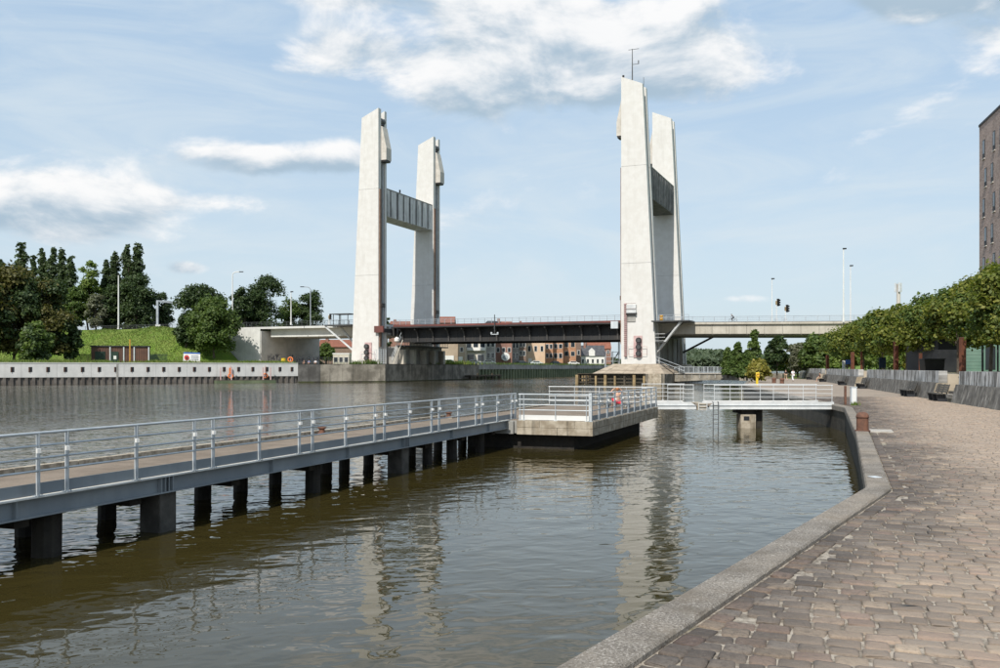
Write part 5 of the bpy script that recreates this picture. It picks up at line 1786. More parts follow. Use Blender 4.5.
for a_ in (-1.4, 1.4):
    MB().box(q_ + V(a_, 0.2, 0), (0.12, 0.12, 1.6)).build('leg', 'dark_metal', nb_)
pm_ = MB()
for i in range(26):
    a_ = random.uniform(-1.9, 1.9)
    pm_.lathe(q_ + V(a_, random.uniform(-0.9, 0.6), -0.05), [(random.uniform(0.25, 0.5), 0), (random.uniform(0.15, 0.35), random.uniform(0.2, 0.5)), (0.05, random.uniform(0.45, 0.62))], 6)
o = pm_.build('earth_pile', 'apron_stone')
tag(o, 'low heap of brown earth in front of the white notice board', 'earth pile')

# pontoon with lifebuoys
pp = bankA + AD * 0
def on_wall(px_):
    for i in range(900):
        p = bankA + AD * (i * 0.1)
        if 500 + F * p.x / p.y > px_:
            return p
    return bankB
a, b = on_wall(213) + AN * 0.7, on_wall(272) + AN * 0.7
po = thing('work_pontoon', 'flat dark pontoon moored along the panel quay wall', 'pontoon', a.lerp(b, 0.5))
MB().obox(a + V(0, 0, -0.3), b - a, AN * 2.2, (0, 0, 0.85)).build('hull', 'green_pile', po)
MB().obox(a + V(0, 0, 0.552), b - a, AN * 2.2, (0, 0, 0.07)).build('deck', 'fender_dark', po)
for f in (0.1, 0.28, 0.82, 0.95):
    p = a.lerp(b, f) + AN * 0.3
    MB().box((p.x, p.y, 0.62), (0.2, 0.2, 2.6), arz).build('stanchion', 'pale_pink', po)
for px_, lab in ((230, 'orange lifebuoy with tall orange case hanging by the pontoon, left one'), (265, 'orange ring lifebuoy hanging above the pontoon, right one')):
    p = on_wall(px_) + AN * 0.25
    lr = thing('lifebuoy', lab, 'lifebuoy', (p.x, p.y, 1.0), 'lifebuoys on the panel wall')
    MB().ring(V(p.x, p.y, 1.45), AN, 0.45, 0.13).build('ring', 'orange_paint', lr)
    if px_ < 250:
        MB().box((p.x, p.y, 1.95), (0.55, 0.2, 1.2), arz).build('case', 'orange_paint', lr)
    MB().box((p.x - AN.x * 0.1, p.y - AN.y * 0.1, 1.0), (0.12, 0.1, 2.6), arz).build('bracket', 'pale_pink', lr)

# items on the forecourt under the left viaduct
q_ = at(290.5, 200, WALL_Z - 0.01)
dg = thing('lifebuoy_stand', 'orange ring lifebuoy on a post at the quay edge under the left viaduct', 'lifebuoy stand', q_)
MB().box(q_, (0.16, 0.14, 1.6)).build('post', 'pale_pink', dg)
MB().ring(q_ + V(0, -0.16, 0.95), (0, 1, 0), 0.50, 0.15).build('ring', 'orange_paint', dg)
MB().box(q_ + V(0.55, 0, 0.0), (0.5, 0.5, 0.45)).build('line_box', 'trim_white', dg, bevel=0.04)
q_ = at(283.5, 205, WALL_Z - 0.01)
o = thing('waste_drum', 'yellow drum standing left of the small excavator', 'drum', q_)
MB().lathe(q_, [(0.5, 0), (0.5, 0.6), (0.54, 0.62), (0.5, 0.66), (0.5, 1.25)], 14).build('barrel', 'yellow_paint', o)
MB().lathe(q_ + V(0, 0, 1.25), [(0.54, 0), (0.54, 0.06), (0.1, 0.08)], 14).build('lid', 'yellow_paint', o)
p0, p1 = at(268, 209, WALL_Z - 0.02), at(350, 207, WALL_Z - 0.02)
fn = thing('mesh_fence', 'dark wire fence along the forecourt under the left viaduct', 'fence', p0.lerp(p1, 0.5))
for i in range(28):
    MB().box(p0.lerp(p1, i / 27), (0.08, 0.08, 1.6)).build('fence_post', 'charcoal', fn)
for zz in (0.25, 0.6, 0.95, 1.3, 1.58):
    MB().beam(p0 + V(0, 0, zz), p1 + V(0, 0, zz), 0.03, 0.05).build('fence_wire', 'charcoal', fn)
# cage fence at the left tower foot
q_ = B(0.4, -2.6, WALL_Z - 0.02)
cf = thing('cage_fence', 'pale wire cage fence at the foot of the left tower', 'fence', q_)
for k in range(6):
    MB().box(q_ + BU * (k * 0.62), (0.07, 0.07, 3.4), ANG_U).build('fence_post', 'bar_silver', cf)
for k in range(7):
    MB().tube(q_ + V(0, 0, 0.25 + 0.5 * k), q_ + BU * 3.1 + V(0, 0, 0.25 + 0.5 * k), 0.025, n=5).build('fence_wire', 'bar_silver', cf)
# slanting stair at the pier corner
st = thing('pier_stair', 'pale slanting steel stair against the pier of the left tower', 'stair', B(4.6, 1.0, 3.5))
MB().beam(B(2.2, 3.0, 3.9), B(4.2, 4.0, 9.6), 0.7, 0.2).build('flight', 'viaduct_concrete', st)
for q_ in (0.0, 0.9):
    MB().beam(B(2.0, 2.6, 4.8 + q_), B(4.0, 3.6, 10.4 + q_), 0.08, 0.08).build('stair_rail', 'bar_silver', st)
MB().lathe(B(3.4, 2.6, 9.0), [(0.1, 0), (0.6, 0.3), (0.6, 0.9), (0.1, 1.3)], 12).build('lamp_globe', 'render_white', st)

# ------------------------------------------------------------------ lamp posts, gantry, signals
def lamp_post(px_, d_, z0, ytop, lab, arm=0, mat='trim_white', r=0.13, grp='street lamps'):
    q_ = at(px_, d_, z0)
    zt = zy(ytop, d_)
    lp = thing('street_lamp', lab, 'street lamp', q_, grp)
    if arm:
        h1 = zt - 0.8
        MB().tube(q_, V(q_.x, q_.y, h1), r, r * 0.75, n=8).build('pole', mat, lp)
        pm2 = MB()
        pts = []
        for k in range(6):
            a_ = k / 5 * math.pi / 2
            pts.append(V(q_.x + arm * (1 - math.cos(a_)) * 1.0, q_.y, h1 + 0.8 * math.sin(a_)))
        pts.append(pts[-1] + V(arm * 0.8, 0, 0.05))
        for a, b in zip(pts[:-1], pts[1:]):
            pm2.tube(a, b, r * 0.7, n=6)
        pm2.build('arm', mat, lp)
        MB().obox(pts[-1] + V(-0.1 * arm, -0.18, -0.10), (arm * 1.0, 0, 0), (0, 0.36, 0), (0, 0, 0.2)).build('lamp_head', 'charcoal', lp)
    else:
        MB().tube(q_, V(q_.x, q_.y, zt), r, r * 0.6, n=8).build('pole', mat, lp)
        MB().obox(V(q_.x - 0.1, q_.y - 0.2, zt - 0.05), (0.62, 0, 0), (0, 0.4, 0), (0, 0, 0.24)).build('lamp_head', 'charcoal', lp)
    MB().tube(q_, q_ + V(0, 0, 0.6), r * 1.5, n=8).build('base', mat, lp)
lamp_post(118.5, 246, 13.3, 275, 'tall white lamp post between the poplars on the embankment', r=0.24, mat='trim_white')
lamp_post(232.5, 226, 13.3, 272, 'white lamp post with curved arm above the left abutment', arm=1, mat='trim_white', r=0.17)
lamp_post(291, 216, 13.4, 292, 'straight white lamp pole on the left viaduct', mat='trim_white', r=0.15)
lamp_post(310.5, 238, 13.4, 287, 'grey lamp post with curved arm on the far side of the left viaduct', arm=-1, mat='rail_blue_grey', r=0.15)
lamp_post(843.5, 172, 11.9, 249, 'tallest white lamp post on the right viaduct', mat='trim_white', r=0.16)
lamp_post(850.5, 192, 11.9, 266, 'second tall white lamp post on the right viaduct, behind the tallest', mat='trim_white', r=0.15)
lamp_post(772, 198, 12.3, 279, 'slender white lamp post beside the traffic lights on the viaduct', mat='trim_white', r=0.12)
lamp_post(198, 262, 13.3, 290, 'far lamp post rising behind the round trees on the embankment', arm=1, mat='dark_metal', r=0.12)
def bridge_light(px_, d_, z0, ytop, lab, lean=1):
    q_ = at(px_, d_, z0)
    zt = zy(ytop, d_)
    tl = thing('traffic_light', lab, 'traffic light', q_, 'traffic lights on the bridge')
    MB().tube(q_, V(q_.x, q_.y, zt - 0.2), 0.09, n=8).build('pole', 'trim_white', tl)
    c = V(q_.x + 0.32 * 1, q_.y, zt - 1.55)
    MB().box(c, (0.42, 0.35, 1.5), 0.3).build('housing', 'black_paint', tl)
    MB().box(c + V(-0.36, 0, 0.3), (0.20, 0.26, 0.75), 0.3).build('backboard', 'fender_wood', tl)
    for k in range(3):
        MB().tube(c + V(0.15, -0.16, 0.28 + k * 0.46), c + V(0.25, -0.45, 0.24 + k * 0.46), 0.17, n=10).build('hood', 'black_paint', tl)
    MB().box(q_, (0.5, 0.4, 0.9)).build('cabinet', 'bar_silver', tl)
bridge_light(776.5, 184, 12.35, 298.5, 'left and taller of the two traffic lights on the right viaduct', 1)
bridge_light(785.5, 182, 12.3, 304.5, 'right and lower of the two traffic lights on the right viaduct', -1)
bridge_light(329, 216, 13.4, 313.5, 'small traffic light left of the shelter frame on the left viaduct', -1)
# gantry
q_ = at(157.5, 243, 13.4)
ga = thing('sign_gantry', 'grey steel half portal gantry on the embankment road', 'gantry', q_)
MB().box(q_, (0.55, 0.5, zy(301, 243) - 13.4)).build('post', 'rail_blue_grey', ga)
MB().beam(V(q_.x - 0.3, q_.y, zy(301, 243)), V(q_.x + 8.5, q_.y + 3, zy(303.5, 243)), 0.5, 0.5).build('beam', 'rail_blue_grey', ga)
MB().box(q_ + V(0.3, -0.4, 0), (1.3, 0.4, 1.4)).build('cabinet', 'trim_white', ga)
# chimney like mast behind the promenade trees
q_ = at(898.5, 128, TER_Z)
cm = thing('antenna_mast', 'thick grey brown mast with aerials rising above the promenade trees', 'mast', q_)
MB().tube(q_, V(q_.x, q_.y, zy(284, 128)), 0.32, 0.26, n=10).build('pole', 'hood_concrete', cm)
for a_ in range(3):
    an = a_ * 2.1 + 0.3
    c = V(q_.x + 0.40 * math.cos(an), q_.y + 0.40 * math.sin(an), zy(292, 128))
    MB().box(c, (0.26, 0.20, 1.3), an).build('aerial', 'bar_silver', cm)

# ------------------------------------------------------------------ trees
def leaf_quads(c, nrm, size, rng):
    n = len(c)
    r = rng.normal(0, 1, (n, 3))
    a = np.cross(nrm, r)
    a /= np.linalg.norm(a, axis=1, keepdims=True) + 1e-9
    b = np.cross(nrm, a)
    s = (size * rng.uniform(0.6, 1.35, n))[:, None]
    a, b = a * s * 0.5, b * s * 0.78
    bend = nrm * s * 0.12
    out = np.empty((n, 4, 3))
    out[:, 0] = c - b
    out[:, 1] = c + a + bend
    out[:, 2] = c + b
    out[:, 3] = c - a + bend
    return out
def lobes_round(rng, base_z, H, Rr, n, squash=1.0, low=0.12):
    """lobe centres and radii filling an egg shaped crown"""
    out = []
    for i in range(n):
        for _ in range(30):
            z = rng.uniform(low, 0.93)
            prof = math.sin(math.pi * min(1, max(0, z)) ** 0.78) ** 0.6
            a = rng.uniform(0, 2 * math.pi)
            rr = Rr * prof * math.sqrt(rng.uniform(0.12, 1.0)) * 0.78
            break
        lr = Rr * rng.uniform(0.24, 0.40)
        out.append((rr * math.cos(a), rr * math.sin(a), base_z + z * H, lr * (0.75 + 0.35 * prof)))
    return out
def lobes_column(rng, base_z, H, Rr, n):
    out = []
    for i in range(n):
        z = (i + rng.uniform(0, 1)) / n * 0.96 + 0.01
        prof = (math.sin(math.pi * min(0.985, 0.12 + 0.84 * z)) ** 0.45) * (1.0 - 0.22 * z)
        a = rng.uniform(0, 2 * math.pi)
        rr = Rr * prof * rng.uniform(0.1, 0.55)
        out.append((rr * math.cos(a), rr * math.sin(a), base_z + z * H, Rr * prof * rng.uniform(0.45, 0.72)))
    return out
def lobes_cone(rng, base_z, H, Rr, n):
    out = []
    for i in range(n):
        z = rng.uniform(0.0, 0.97)
        prof = max(0.10, (1 - z) ** 0.75)
        a = rng.uniform(0, 2 * math.pi)
        rr = Rr * prof * rng.uniform(0.2, 0.75)
        out.append((rr * math.cos(a), rr * math.sin(a), base_z + z * H, Rr * (0.16 + 0.30 * prof) * rng.uniform(0.7, 1.1)))
    return out
TREES = 0
def tree(name, label, base, top_z, Rr, leafmat, nleaf, lsize, kind='round', crown_from=None, lobes=26, cat='tree', group=None, trunk_r=0.18, mix=None):
    global TREES
    TREES += 1
    rng = np.random.default_rng(100 + TREES)
    base = Vector(base)
    H = top_z - base.z
    cz = (crown_from - base.z) if crown_from is not None else H * 0.18
    tr = thing(name, label, cat, base, group)
    CH = H - cz
    fn = {'round': lobes_round, 'column': lobes_column, 'cone': lobes_cone}[kind]
    lb = fn(rng, cz, CH, Rr, lobes)
    lob = np.array(lb)
    # trunk and limbs
    m = MB()
    bend = V(rng.normal(0, 0.02) * H, rng.normal(0, 0.02) * H, 0)
    mid = base + V(0, 0, cz + CH * 0.2) + bend * 0.5
    topp = base + V(0, 0, cz + CH * 0.8) + bend
    m.tube(base - V(0, 0, 0.1), mid, trunk_r, trunk_r * 0.72, n=8)
    m.tube(mid, topp, trunk_r * 0.72, trunk_r * 0.15, n=7)
    for i in range(min(12, lobes)):
        f = rng.uniform(0.1, 0.8)
        p0 = mid.lerp(topp, f) if i % 2 else base.lerp(mid, 0.75 + 0.25 * f)
        L = lob[i]
        m.tube(p0, base + V(L[0], L[1], L[2]), trunk_r * 0.34, trunk_r * 0.06, n=5)
    m.build('trunk', 'bark', tr)
    # leaves: shells of the lobes, thinner inside
    wts = lob[:, 3] ** 2
    idx = rng.choice(len(lob), nleaf, p=wts / wts.sum())
    d = rng.normal(0, 1, (nleaf, 3))
    d /= np.linalg.norm(d, axis=1, keepdims=True)
    d[:, 2] = np.where(d[:, 2] < -0.35, -d[:, 2] * 0.6, d[:, 2])
    rad = lob[idx, 3] * (1 - 0.55 * rng.uniform(0, 1, nleaf) ** 2.2) * (1 + 0.16 * rng.normal(0, 1, nleaf))
    c = lob[idx, :3] + d * rad[:, None]
    c += rng.normal(0, 0.05 * Rr, (nleaf, 3)) * (rng.uniform(0, 1, nleaf) < 0.16)[:, None]
    c[:, 2] = np.maximum(c[:, 2], 0.1)
    nrm = d * 0.75 + rng.normal(0, 0.55, (nleaf, 3)) + np.array([0, 0, 0.35])
    nrm /= np.linalg.norm(nrm, axis=1, keepdims=True)
    q = leaf_quads(c, nrm, lsize, rng)
    mats = [leafmat] + ([mix[0]] if mix else [])
    if mix:
        pick = rng.uniform(0, 1, len(lob)) < mix[1]
        sel = pick[idx]
        parts = [q[~sel], q[sel]]
    else:
        parts = [q]
    for part, mt in zip(parts, mats):
        if len(part):
            me = fast_mesh('crown', part.reshape(-1, 3), 4, mt)
            link_mesh('crown', me, tr)
    return tr

GR = 'trees along the promenade terrace'
ptree = [(46, 8.9, 3.1, 'promenade tree nearest to the camera, mostly beyond the right picture edge'),
         (53.5, 9.4, 3.3, 'large leafy promenade tree at the right picture edge below the brick tower block'),
         (61.5, 9.5, 3.2, 'leafy promenade tree second from the right picture edge, behind the nearest rusty column'),
         (70.5, 9.1, 3.1, 'leafy promenade tree above the nearest flight of steps'),
         (80.5, 9.4, 3.2, 'leafy promenade tree right of the thick mast'),
         (92, 9.5, 3.4, 'leafy promenade tree directly below the thick mast'),
         (105, 9.6, 3.5, 'leafy promenade tree above the navy information board'),
         (120, 9.6, 3.7, 'leafy promenade tree above the second flight of steps'),
         (138, 9.5, 4.0, 'leafy promenade tree at the foot of the tallest lamp post'),
         (158, 9.0, 4.2, 'farthest leafy promenade tree, where the row meets the viaduct')]
for i, (d_, zt, Rr, lab) in enumerate(ptree):
    xx = 17.4 + 0.26 * d_ + random.uniform(-0.3, 0.3)
    tree('promenade_tree', lab, (xx, d_, TER_Z - 0.02), zt + random.uniform(-0.5, 0.35), Rr * 0.92, 'leaf_plane', 24000 if d_ < 85 else 15000, 0.175 if d_ < 85 else 0.235,
         crown_from=TER_Z + 1.5, lobes=46, group=GR, trunk_r=0.13, mix=('leaf_mid', 0.35))
# second row further back
for i, (d_, off_, zt, lab) in enumerate(((66, 25.5, 8.6, 'tree of the back row behind the mint pavilion'),
                                        (84, 24.5, 8.4, 'back row tree between the pavilion and the mast'),
                                        (101, 24.0, 8.4, 'back row tree behind the navy information board'),
                                        (124, 23.5, 8.2, 'back row tree behind the blue sign'),
                                        (150, 22.5, 8.0, 'farthest back row tree behind the white panel'))):
    tree('terrace_tree', lab, (off_ + 0.26 * d_, d_, TER_Z - 0.02), zt, 3.8, 'leaf_mid', 5200, 0.42, crown_from=TER_Z + 0.9, lobes=30, group='back row of terrace trees', trunk_r=0.13, mix=('leaf_plane', 0.4))
# bushes on the terrace seen under the crowns
bushes = [(905, 112, 'leaf_bright'), (921, 104, 'leaf_olive'), (872, 128, 'leaf_bright'), (838, 150, 'leaf_bright'), (815, 176, 'leaf_bright'),
          (797, 196, 'leaf_olive'), (786, 205, 'leaf_bright'), (889, 118, 'leaf_mid'), (855, 140, 'leaf_olive'), (940, 96, 'leaf_dark')]
bl = ['bright green bush behind the thin rusty column', 'yellowish bush behind the second retaining wall end', 'bright bush above the second steps',
      'bright green bush behind the white panel', 'bright bush above the farthest retaining wall', 'yellowish bush at the far end of the promenade',
      'bright bush right behind the two walkers', 'mid green bush beside the navy board', 'yellowish bush beside the blue sign', 'dark bush left of the mint pavilion']
for (px_, d_, lm), lab in zip(bushes, bl):
    z0 = TER_Z if d_ < 177 else QUAY_Z
    q_ = at(px_, d_, z0 - 0.02)
    tree('bush', lab, q_, z0 + (2.0 if d_ < 177 else 4.2), 2.4 if d_ < 177 else 3.6, lm, 1500, 0.32, lobes=14, crown_from=z0, cat='bush', group='bushes on the terrace', trunk_r=0.06)
# right bank trees under the viaduct
for px_, d_, yt, wpx, lm, kd, lab in ((728, 176, 347, 9, 'leaf_mid', 'cone', 'slim green tree at the right end of the rear footbridge'),
                                      (738, 166, 343, 11, 'leaf_mid', 'cone', 'dark green pointed tree beside the slim one near the rear footbridge'),
                                      (754.5, 150, 331, 12, 'leaf_mid', 'cone', 'tall pointed bright tree in front of the viaduct'),
                                      (747, 146, 351, 9, 'leaf_mid', 'cone', 'low green tree at the foot of the tall pointed tree'),
                                      (777, 158, 336, 13, 'leaf_dark', 'round', 'dark round tree under the viaduct left of the walkers'),
                                      (798, 162, 343, 12, 'leaf_grey', 'round', 'greyish tree under the viaduct behind the walkers'),
                                      (816, 158, 336, 17, 'leaf_mid', 'round', 'green tree closing the gap under the viaduct at right')):
    q_ = at(px_, d_, QUAY_Z - 0.06)
    tree('bank_tree', lab, q_, zy(yt, d_), wpx * d_ / F, lm, 7000, 0.38, kind=kd, lobes=34, crown_from=QUAY_Z + 0.8, group='right bank trees under the viaduct', trunk_r=0.16)
q_ = at(757.5, 122, QUAY_Z - 0.06)
tree('shrub', 'yellow olive rounded shrub on the quay behind the yellow lifebuoy stand', q_, zy(362, 122), 1.9, 'leaf_olive', 3000, 0.28, lobes=22, crown_from=QUAY_Z + 0.1, cat='shrub', trunk_r=0.05)
q_ = at(744, 150, QUAY_Z - 0.06)
tree('shrub', 'dark low shrub on the quay left of the yellow olive shrub', q_, zy(365, 150), 1.8, 'leaf_mid', 1600, 0.3, lobes=14, crown_from=QUAY_Z, cat='shrub', trunk_r=0.05)

# left bank trees
LBG = WALL_Z - 0.1
def ltree(name, px_, d_, yt, wpx, z0, lm, lab, kind='round', n=5200, ls=0.62, lobes=36, cf=None, mix=None, grp=None):
    q_ = at(px_, d_, z0)
    tree(name, lab, q_, zy(yt, d_), wpx * d_ / F, lm, n, ls, kind=kind, lobes=lobes, crown_from=cf if cf is not None else z0 + 1.0, group=grp, trunk_r=0.32, mix=mix)
G1 = 'dark bushy trees at the left picture edge'
ltree('bushy_tree', 14, 196, 267, 33, LBG, 'leaf_bronze', 'huge bronze green bushy tree at the left picture edge', n=24000, ls=0.43, lobes=64, mix=('leaf_dark', 0.40), grp=G1, cf=LBG + 0.2)
ltree('bushy_tree', 48, 199, 280, 26, LBG, 'leaf_bronze', 'bronze green bushy tree second from the left picture edge', n=19000, ls=0.43, lobes=58, mix=('leaf_dark', 0.5), grp=G1, cf=LBG + 0.2)
ltree('bushy_tree', -18, 190, 268, 34, LBG, 'leaf_bronze', 'bushy bronze tree just beyond the left picture edge', n=8000, ls=0.62, lobes=50, mix=('leaf_dark', 0.5), grp=G1, cf=LBG + 0.2)
ltree('bushy_tree', 36, 188, 322, 17, LBG, 'leaf_mid', 'low mid green bushy tree in front of the bronze trees', n=5200, ls=0.5, lobes=34, mix=('leaf_dark', 0.4), grp=G1, cf=LBG + 0.1)
ltree('bushy_tree', 70, 201, 318, 12, LBG, 'leaf_dark', 'small dark tree between the bronze trees and the brown shed', n=3600, ls=0.5, lobes=26, grp=G1, cf=LBG + 0.1)
G2 = 'poplars behind the embankment road'
for px_, yt, wpx, lab in ((2, 258, 6, 'poplar just visible at the left picture edge'), (21.5, 241, 8, 'tall poplar rising above the bronze trees, leftmost in full view'),
                          (33.5, 254, 5, 'small poplar just right of the leftmost tall poplar'), (42.5, 247, 6, 'narrow poplar, first of the tight middle row'),
                          (52, 247, 7, 'second poplar of the tight middle row'), (61, 247.5, 7, 'third poplar of the tight middle row'),
                          (71, 255, 7, 'last and lowest poplar of the middle row'), (106, 258, 5, 'thin poplar left of the tall lamp post'),
                          (115, 251, 7, 'poplar directly behind the tall lamp post'), (127.5, 242, 7, 'left one of the twin tall poplars'),
                          (137.5, 241.5, 8, 'right one of the twin tall poplars')):
    ltree('poplar', px_, 268, yt, wpx * 1.3, 12.0, 'leaf_poplar', lab, kind='column', n=7000, ls=0.5, lobes=58, cf=13.0, grp=G2)
G3 = 'round trees along the embankment road'
for px_, d_, yt, wpx, z0, lm, n, lab in ((89, 262, 259, 15, 12.5, 'leaf_bright', 4200, 'light yellow green open crowned tree among the poplars'),
                                         (76, 258, 285, 13, 12.5, 'leaf_mid', 4000, 'mid green tree below the middle poplars'),
                                         (96, 252, 293, 11, 12.5, 'leaf_grey', 2600, 'grey brown shrubby tree left of the lamp post'),
                                         (112, 256, 284, 12, 12.5, 'leaf_dark', 3600, 'dark round tree behind the lamp post'),
                                         (137, 256, 276, 21, 12.5, 'leaf_dark', 6500, 'big dark round tree below the twin poplars'),
                                         (160, 264, 292, 13, 12.5, 'leaf_dark', 3600, 'dark round tree behind the gantry'),
                                         (201, 225, 287, 27, 10.0, 'leaf_dark', 9000, 'big dark round tree on the slope left of the abutment'),
                                         (214, 217, 302, 26, 5.5, 'leaf_mid', 9000, 'brighter round tree on the slope next to the abutment'),
                                         (186, 219, 316, 11, 7.5, 'leaf_dark', 3200, 'small dark tree at the left foot of the slope trees'),
                                         (264, 275, 276, 25, 8.0, 'leaf_dark', 8000, 'big dark round tree behind the left viaduct'),
                                         (241, 268, 286, 13, 8.0, 'leaf_dark', 3600, 'dark narrow tree behind the curved arm lamp post'),
                                         (292, 290, 296, 16, 7.0, 'leaf_mid', 4200, 'mid green tree behind the straight lamp pole'),
                                         (309, 292, 291, 18, 7.0, 'leaf_dark', 4800, 'dark green tree right of the straight lamp pole'),
                                         (326, 268, 344, 9, LBG, 'leaf_mid', 2200, 'low green tree seen through the left viaduct opening'),
                                         (387, 300, 316, 5, LBG, 'leaf_dark', 1500, 'small dark tree behind the lift span near left tower')):
    ltree('road_tree', px_, d_, yt, wpx, z0, lm, lab, n=int(n * 1.9), ls=0.42, lobes=40, cf=z0 + 0.8, grp=G3)

# tall grass and weeds on the left bank (uncountable)
def grass_stuff():
    rng = np.random.default_rng(5)
    pts = []
    n = 26000
    f = rng.uniform(-26, La + 1, n)
    off = -1.9 - 3.2 * (rng.uniform(0, 1, n) < 0.93) - np.abs(rng.normal(0, 4.0, n)) - 5.0 * (rng.uniform(0, 1, n) < 0.3)
    c = np.stack([bankA.x + AD.x * f + AN.x * off, bankA.y + AD.y * f + AN.y * off, np.full(n, WALL_Z - 0.08)], 1)
    px = 500 + F * c[:, 0] / c[:, 1]
    keep = ~((px > 108) & (px < 146)) | (rng.uniform(0, 1, n) < 0.12)
    c = c[keep]
    n = len(c)
    clump = 0.5 + 0.5 * np.sin(c[:, 0] * 0.55) * np.sin(c[:, 1] * 0.7 + 1.0)
    h = rng.uniform(0.25, 0.6, n) + 0.7 * clump * rng.uniform(0, 1, n)
    a = rng.uniform(0, 2 * math.pi, n)
    dirv = np.stack([np.cos(a), np.sin(a), np.zeros(n)], 1)
    wv = 0.10
    lean = rng.normal(0, 0.22, (n, 3)) * np.array([1, 1, 0])
    tri = np.empty((n, 3, 3))
    tri[:, 0] = c - dirv * wv
    tri[:, 1] = c + dirv * wv
    tri[:, 2] = c + np.stack([np.zeros(n), np.zeros(n), h], 1) + lean * h[:, None]
    me = fast_mesh('tall_grass', tri.reshape(-1, 3), 3, 'grass_blade')
    o = link_mesh('tall_grass', me, None, (0, 0, 0), 'stuff')
    tag(o, 'tall grass and weeds growing along the left bank', 'grass')
    # shorter tufts on the slope
    n = 30000
    s_ = rng.uniform(-150, -44, n)
    t_ = rng.uniform(-17, 2.6, n)
    def sm(x):
        x = np.clip(x, 0, 1)
        return x * x * (3 - 2 * x)
    up = sm((t_ + 17 + 2.0 * np.sin(s_ * 0.09)) / 19.5)
    fr = sm((-39.5 - s_) / 13)
    z = WALL_Z - 0.1 + 9.55 * up * fr + 0.35 * np.sin(s_ * 0.35 + t_ * 0.2) * up
    c = np.stack([BO.x + BU.x * s_ + BV.x * t_, BO.y + BU.y * s_ + BV.y * t_, z - 0.05], 1)
    h = rng.uniform(0.15, 0.5, n)
    a = rng.uniform(0, 2 * math.pi, n)
    dirv = np.stack([np.cos(a), np.sin(a), np.zeros(n)], 1)
    tri = np.empty((n, 3, 3))
    tri[:, 0] = c - dirv * 0.12
    tri[:, 1] = c + dirv * 0.12
    tri[:, 2] = c + np.stack([rng.normal(0, 0.1, n), rng.normal(0, 0.1, n), h], 1)
    me = fast_mesh('slope_grass', tri.reshape(-1, 3), 3, 'grass_blade')
    o = link_mesh('slope_grass', me, None, (0, 0, 0), 'stuff')
    tag(o, 'short rough grass on the green embankment slope', 'grass')
grass_stuff()
# weeds on the wall tops and small tufts by the gate post
def tuft(px_, d_, z0, n, spread, h, lab, mat='grass_blade'):
    rng = np.random.default_rng(int(px_ * 7))
    q_ = at(px_, d_, z0)
    c = np.stack([q_.x + rng.normal(0, spread, n), q_.y + rng.normal(0, spread * 0.5, n), np.full(n, z0 - 0.02)], 1)
    hh = rng.uniform(0.4, 1.0, n) * h
    a = rng.uniform(0, 2 * math.pi, n)
    dirv = np.stack([np.cos(a), np.sin(a), np.zeros(n)], 1)
    tri = np.empty((n, 3, 3))
    tri[:, 0] = c - dirv * h * 0.10
    tri[:, 1] = c + dirv * h * 0.10
    tri[:, 2] = c + np.stack([rng.normal(0, 0.25, n) * hh, rng.normal(0, 0.25, n) * hh, hh], 1)
    off = np.array([q_.x, q_.y, z0])
    me = fast_mesh('weeds', tri.reshape(-1, 3) - off, 3, mat)
    o = link_mesh('weeds', me, None, (q_.x, q_.y, z0), 'stuff')
    tag(o, lab, 'weeds')
tuft(855.5, 48.2, QUAY_Z, 60, 0.10, 0.28, 'green weeds at the foot of the grey gate post')
tuft(870.5, 27.4, QUAY_Z, 22, 0.05, 0.06, 'little green moss tuft beside the rusty bollard')
tuft(357, 204, WALL_Z, 90, 0.8, 1.1, 'green weeds left of the left tower foot', 'leaf_mid')
tuft(371, 203, WALL_Z, 150, 0.9, 1.3, 'green weeds in front of the left tower foot', 'leaf_mid')
tuft(440, 238, WALL_Z, 400, 2.6, 1.5, 'green weeds on the old quay wall under the lift span')
tuft(455, 246, WALL_Z, 400, 2.8, 1.4, 'green weeds on the quay edge by the tan building')
tuft(420, 228, WALL_Z, 260, 2.0, 1.2, 'green weeds behind the left pier')
for k in range(7):
    px_ = 470 + k * 19
    t_ = 60 + k * 18
    p = B(3.6, t_, WALL_Z)
    tuft(500 + F * p.x / p.y, p.y, WALL_Z, 300, 4.5, 0.9, 'strip %s of low greenery on the quay edge beyond the span' % ('one', 'two', 'three', 'four', 'five', 'six', 'seven')[k], 'leaf_mid')

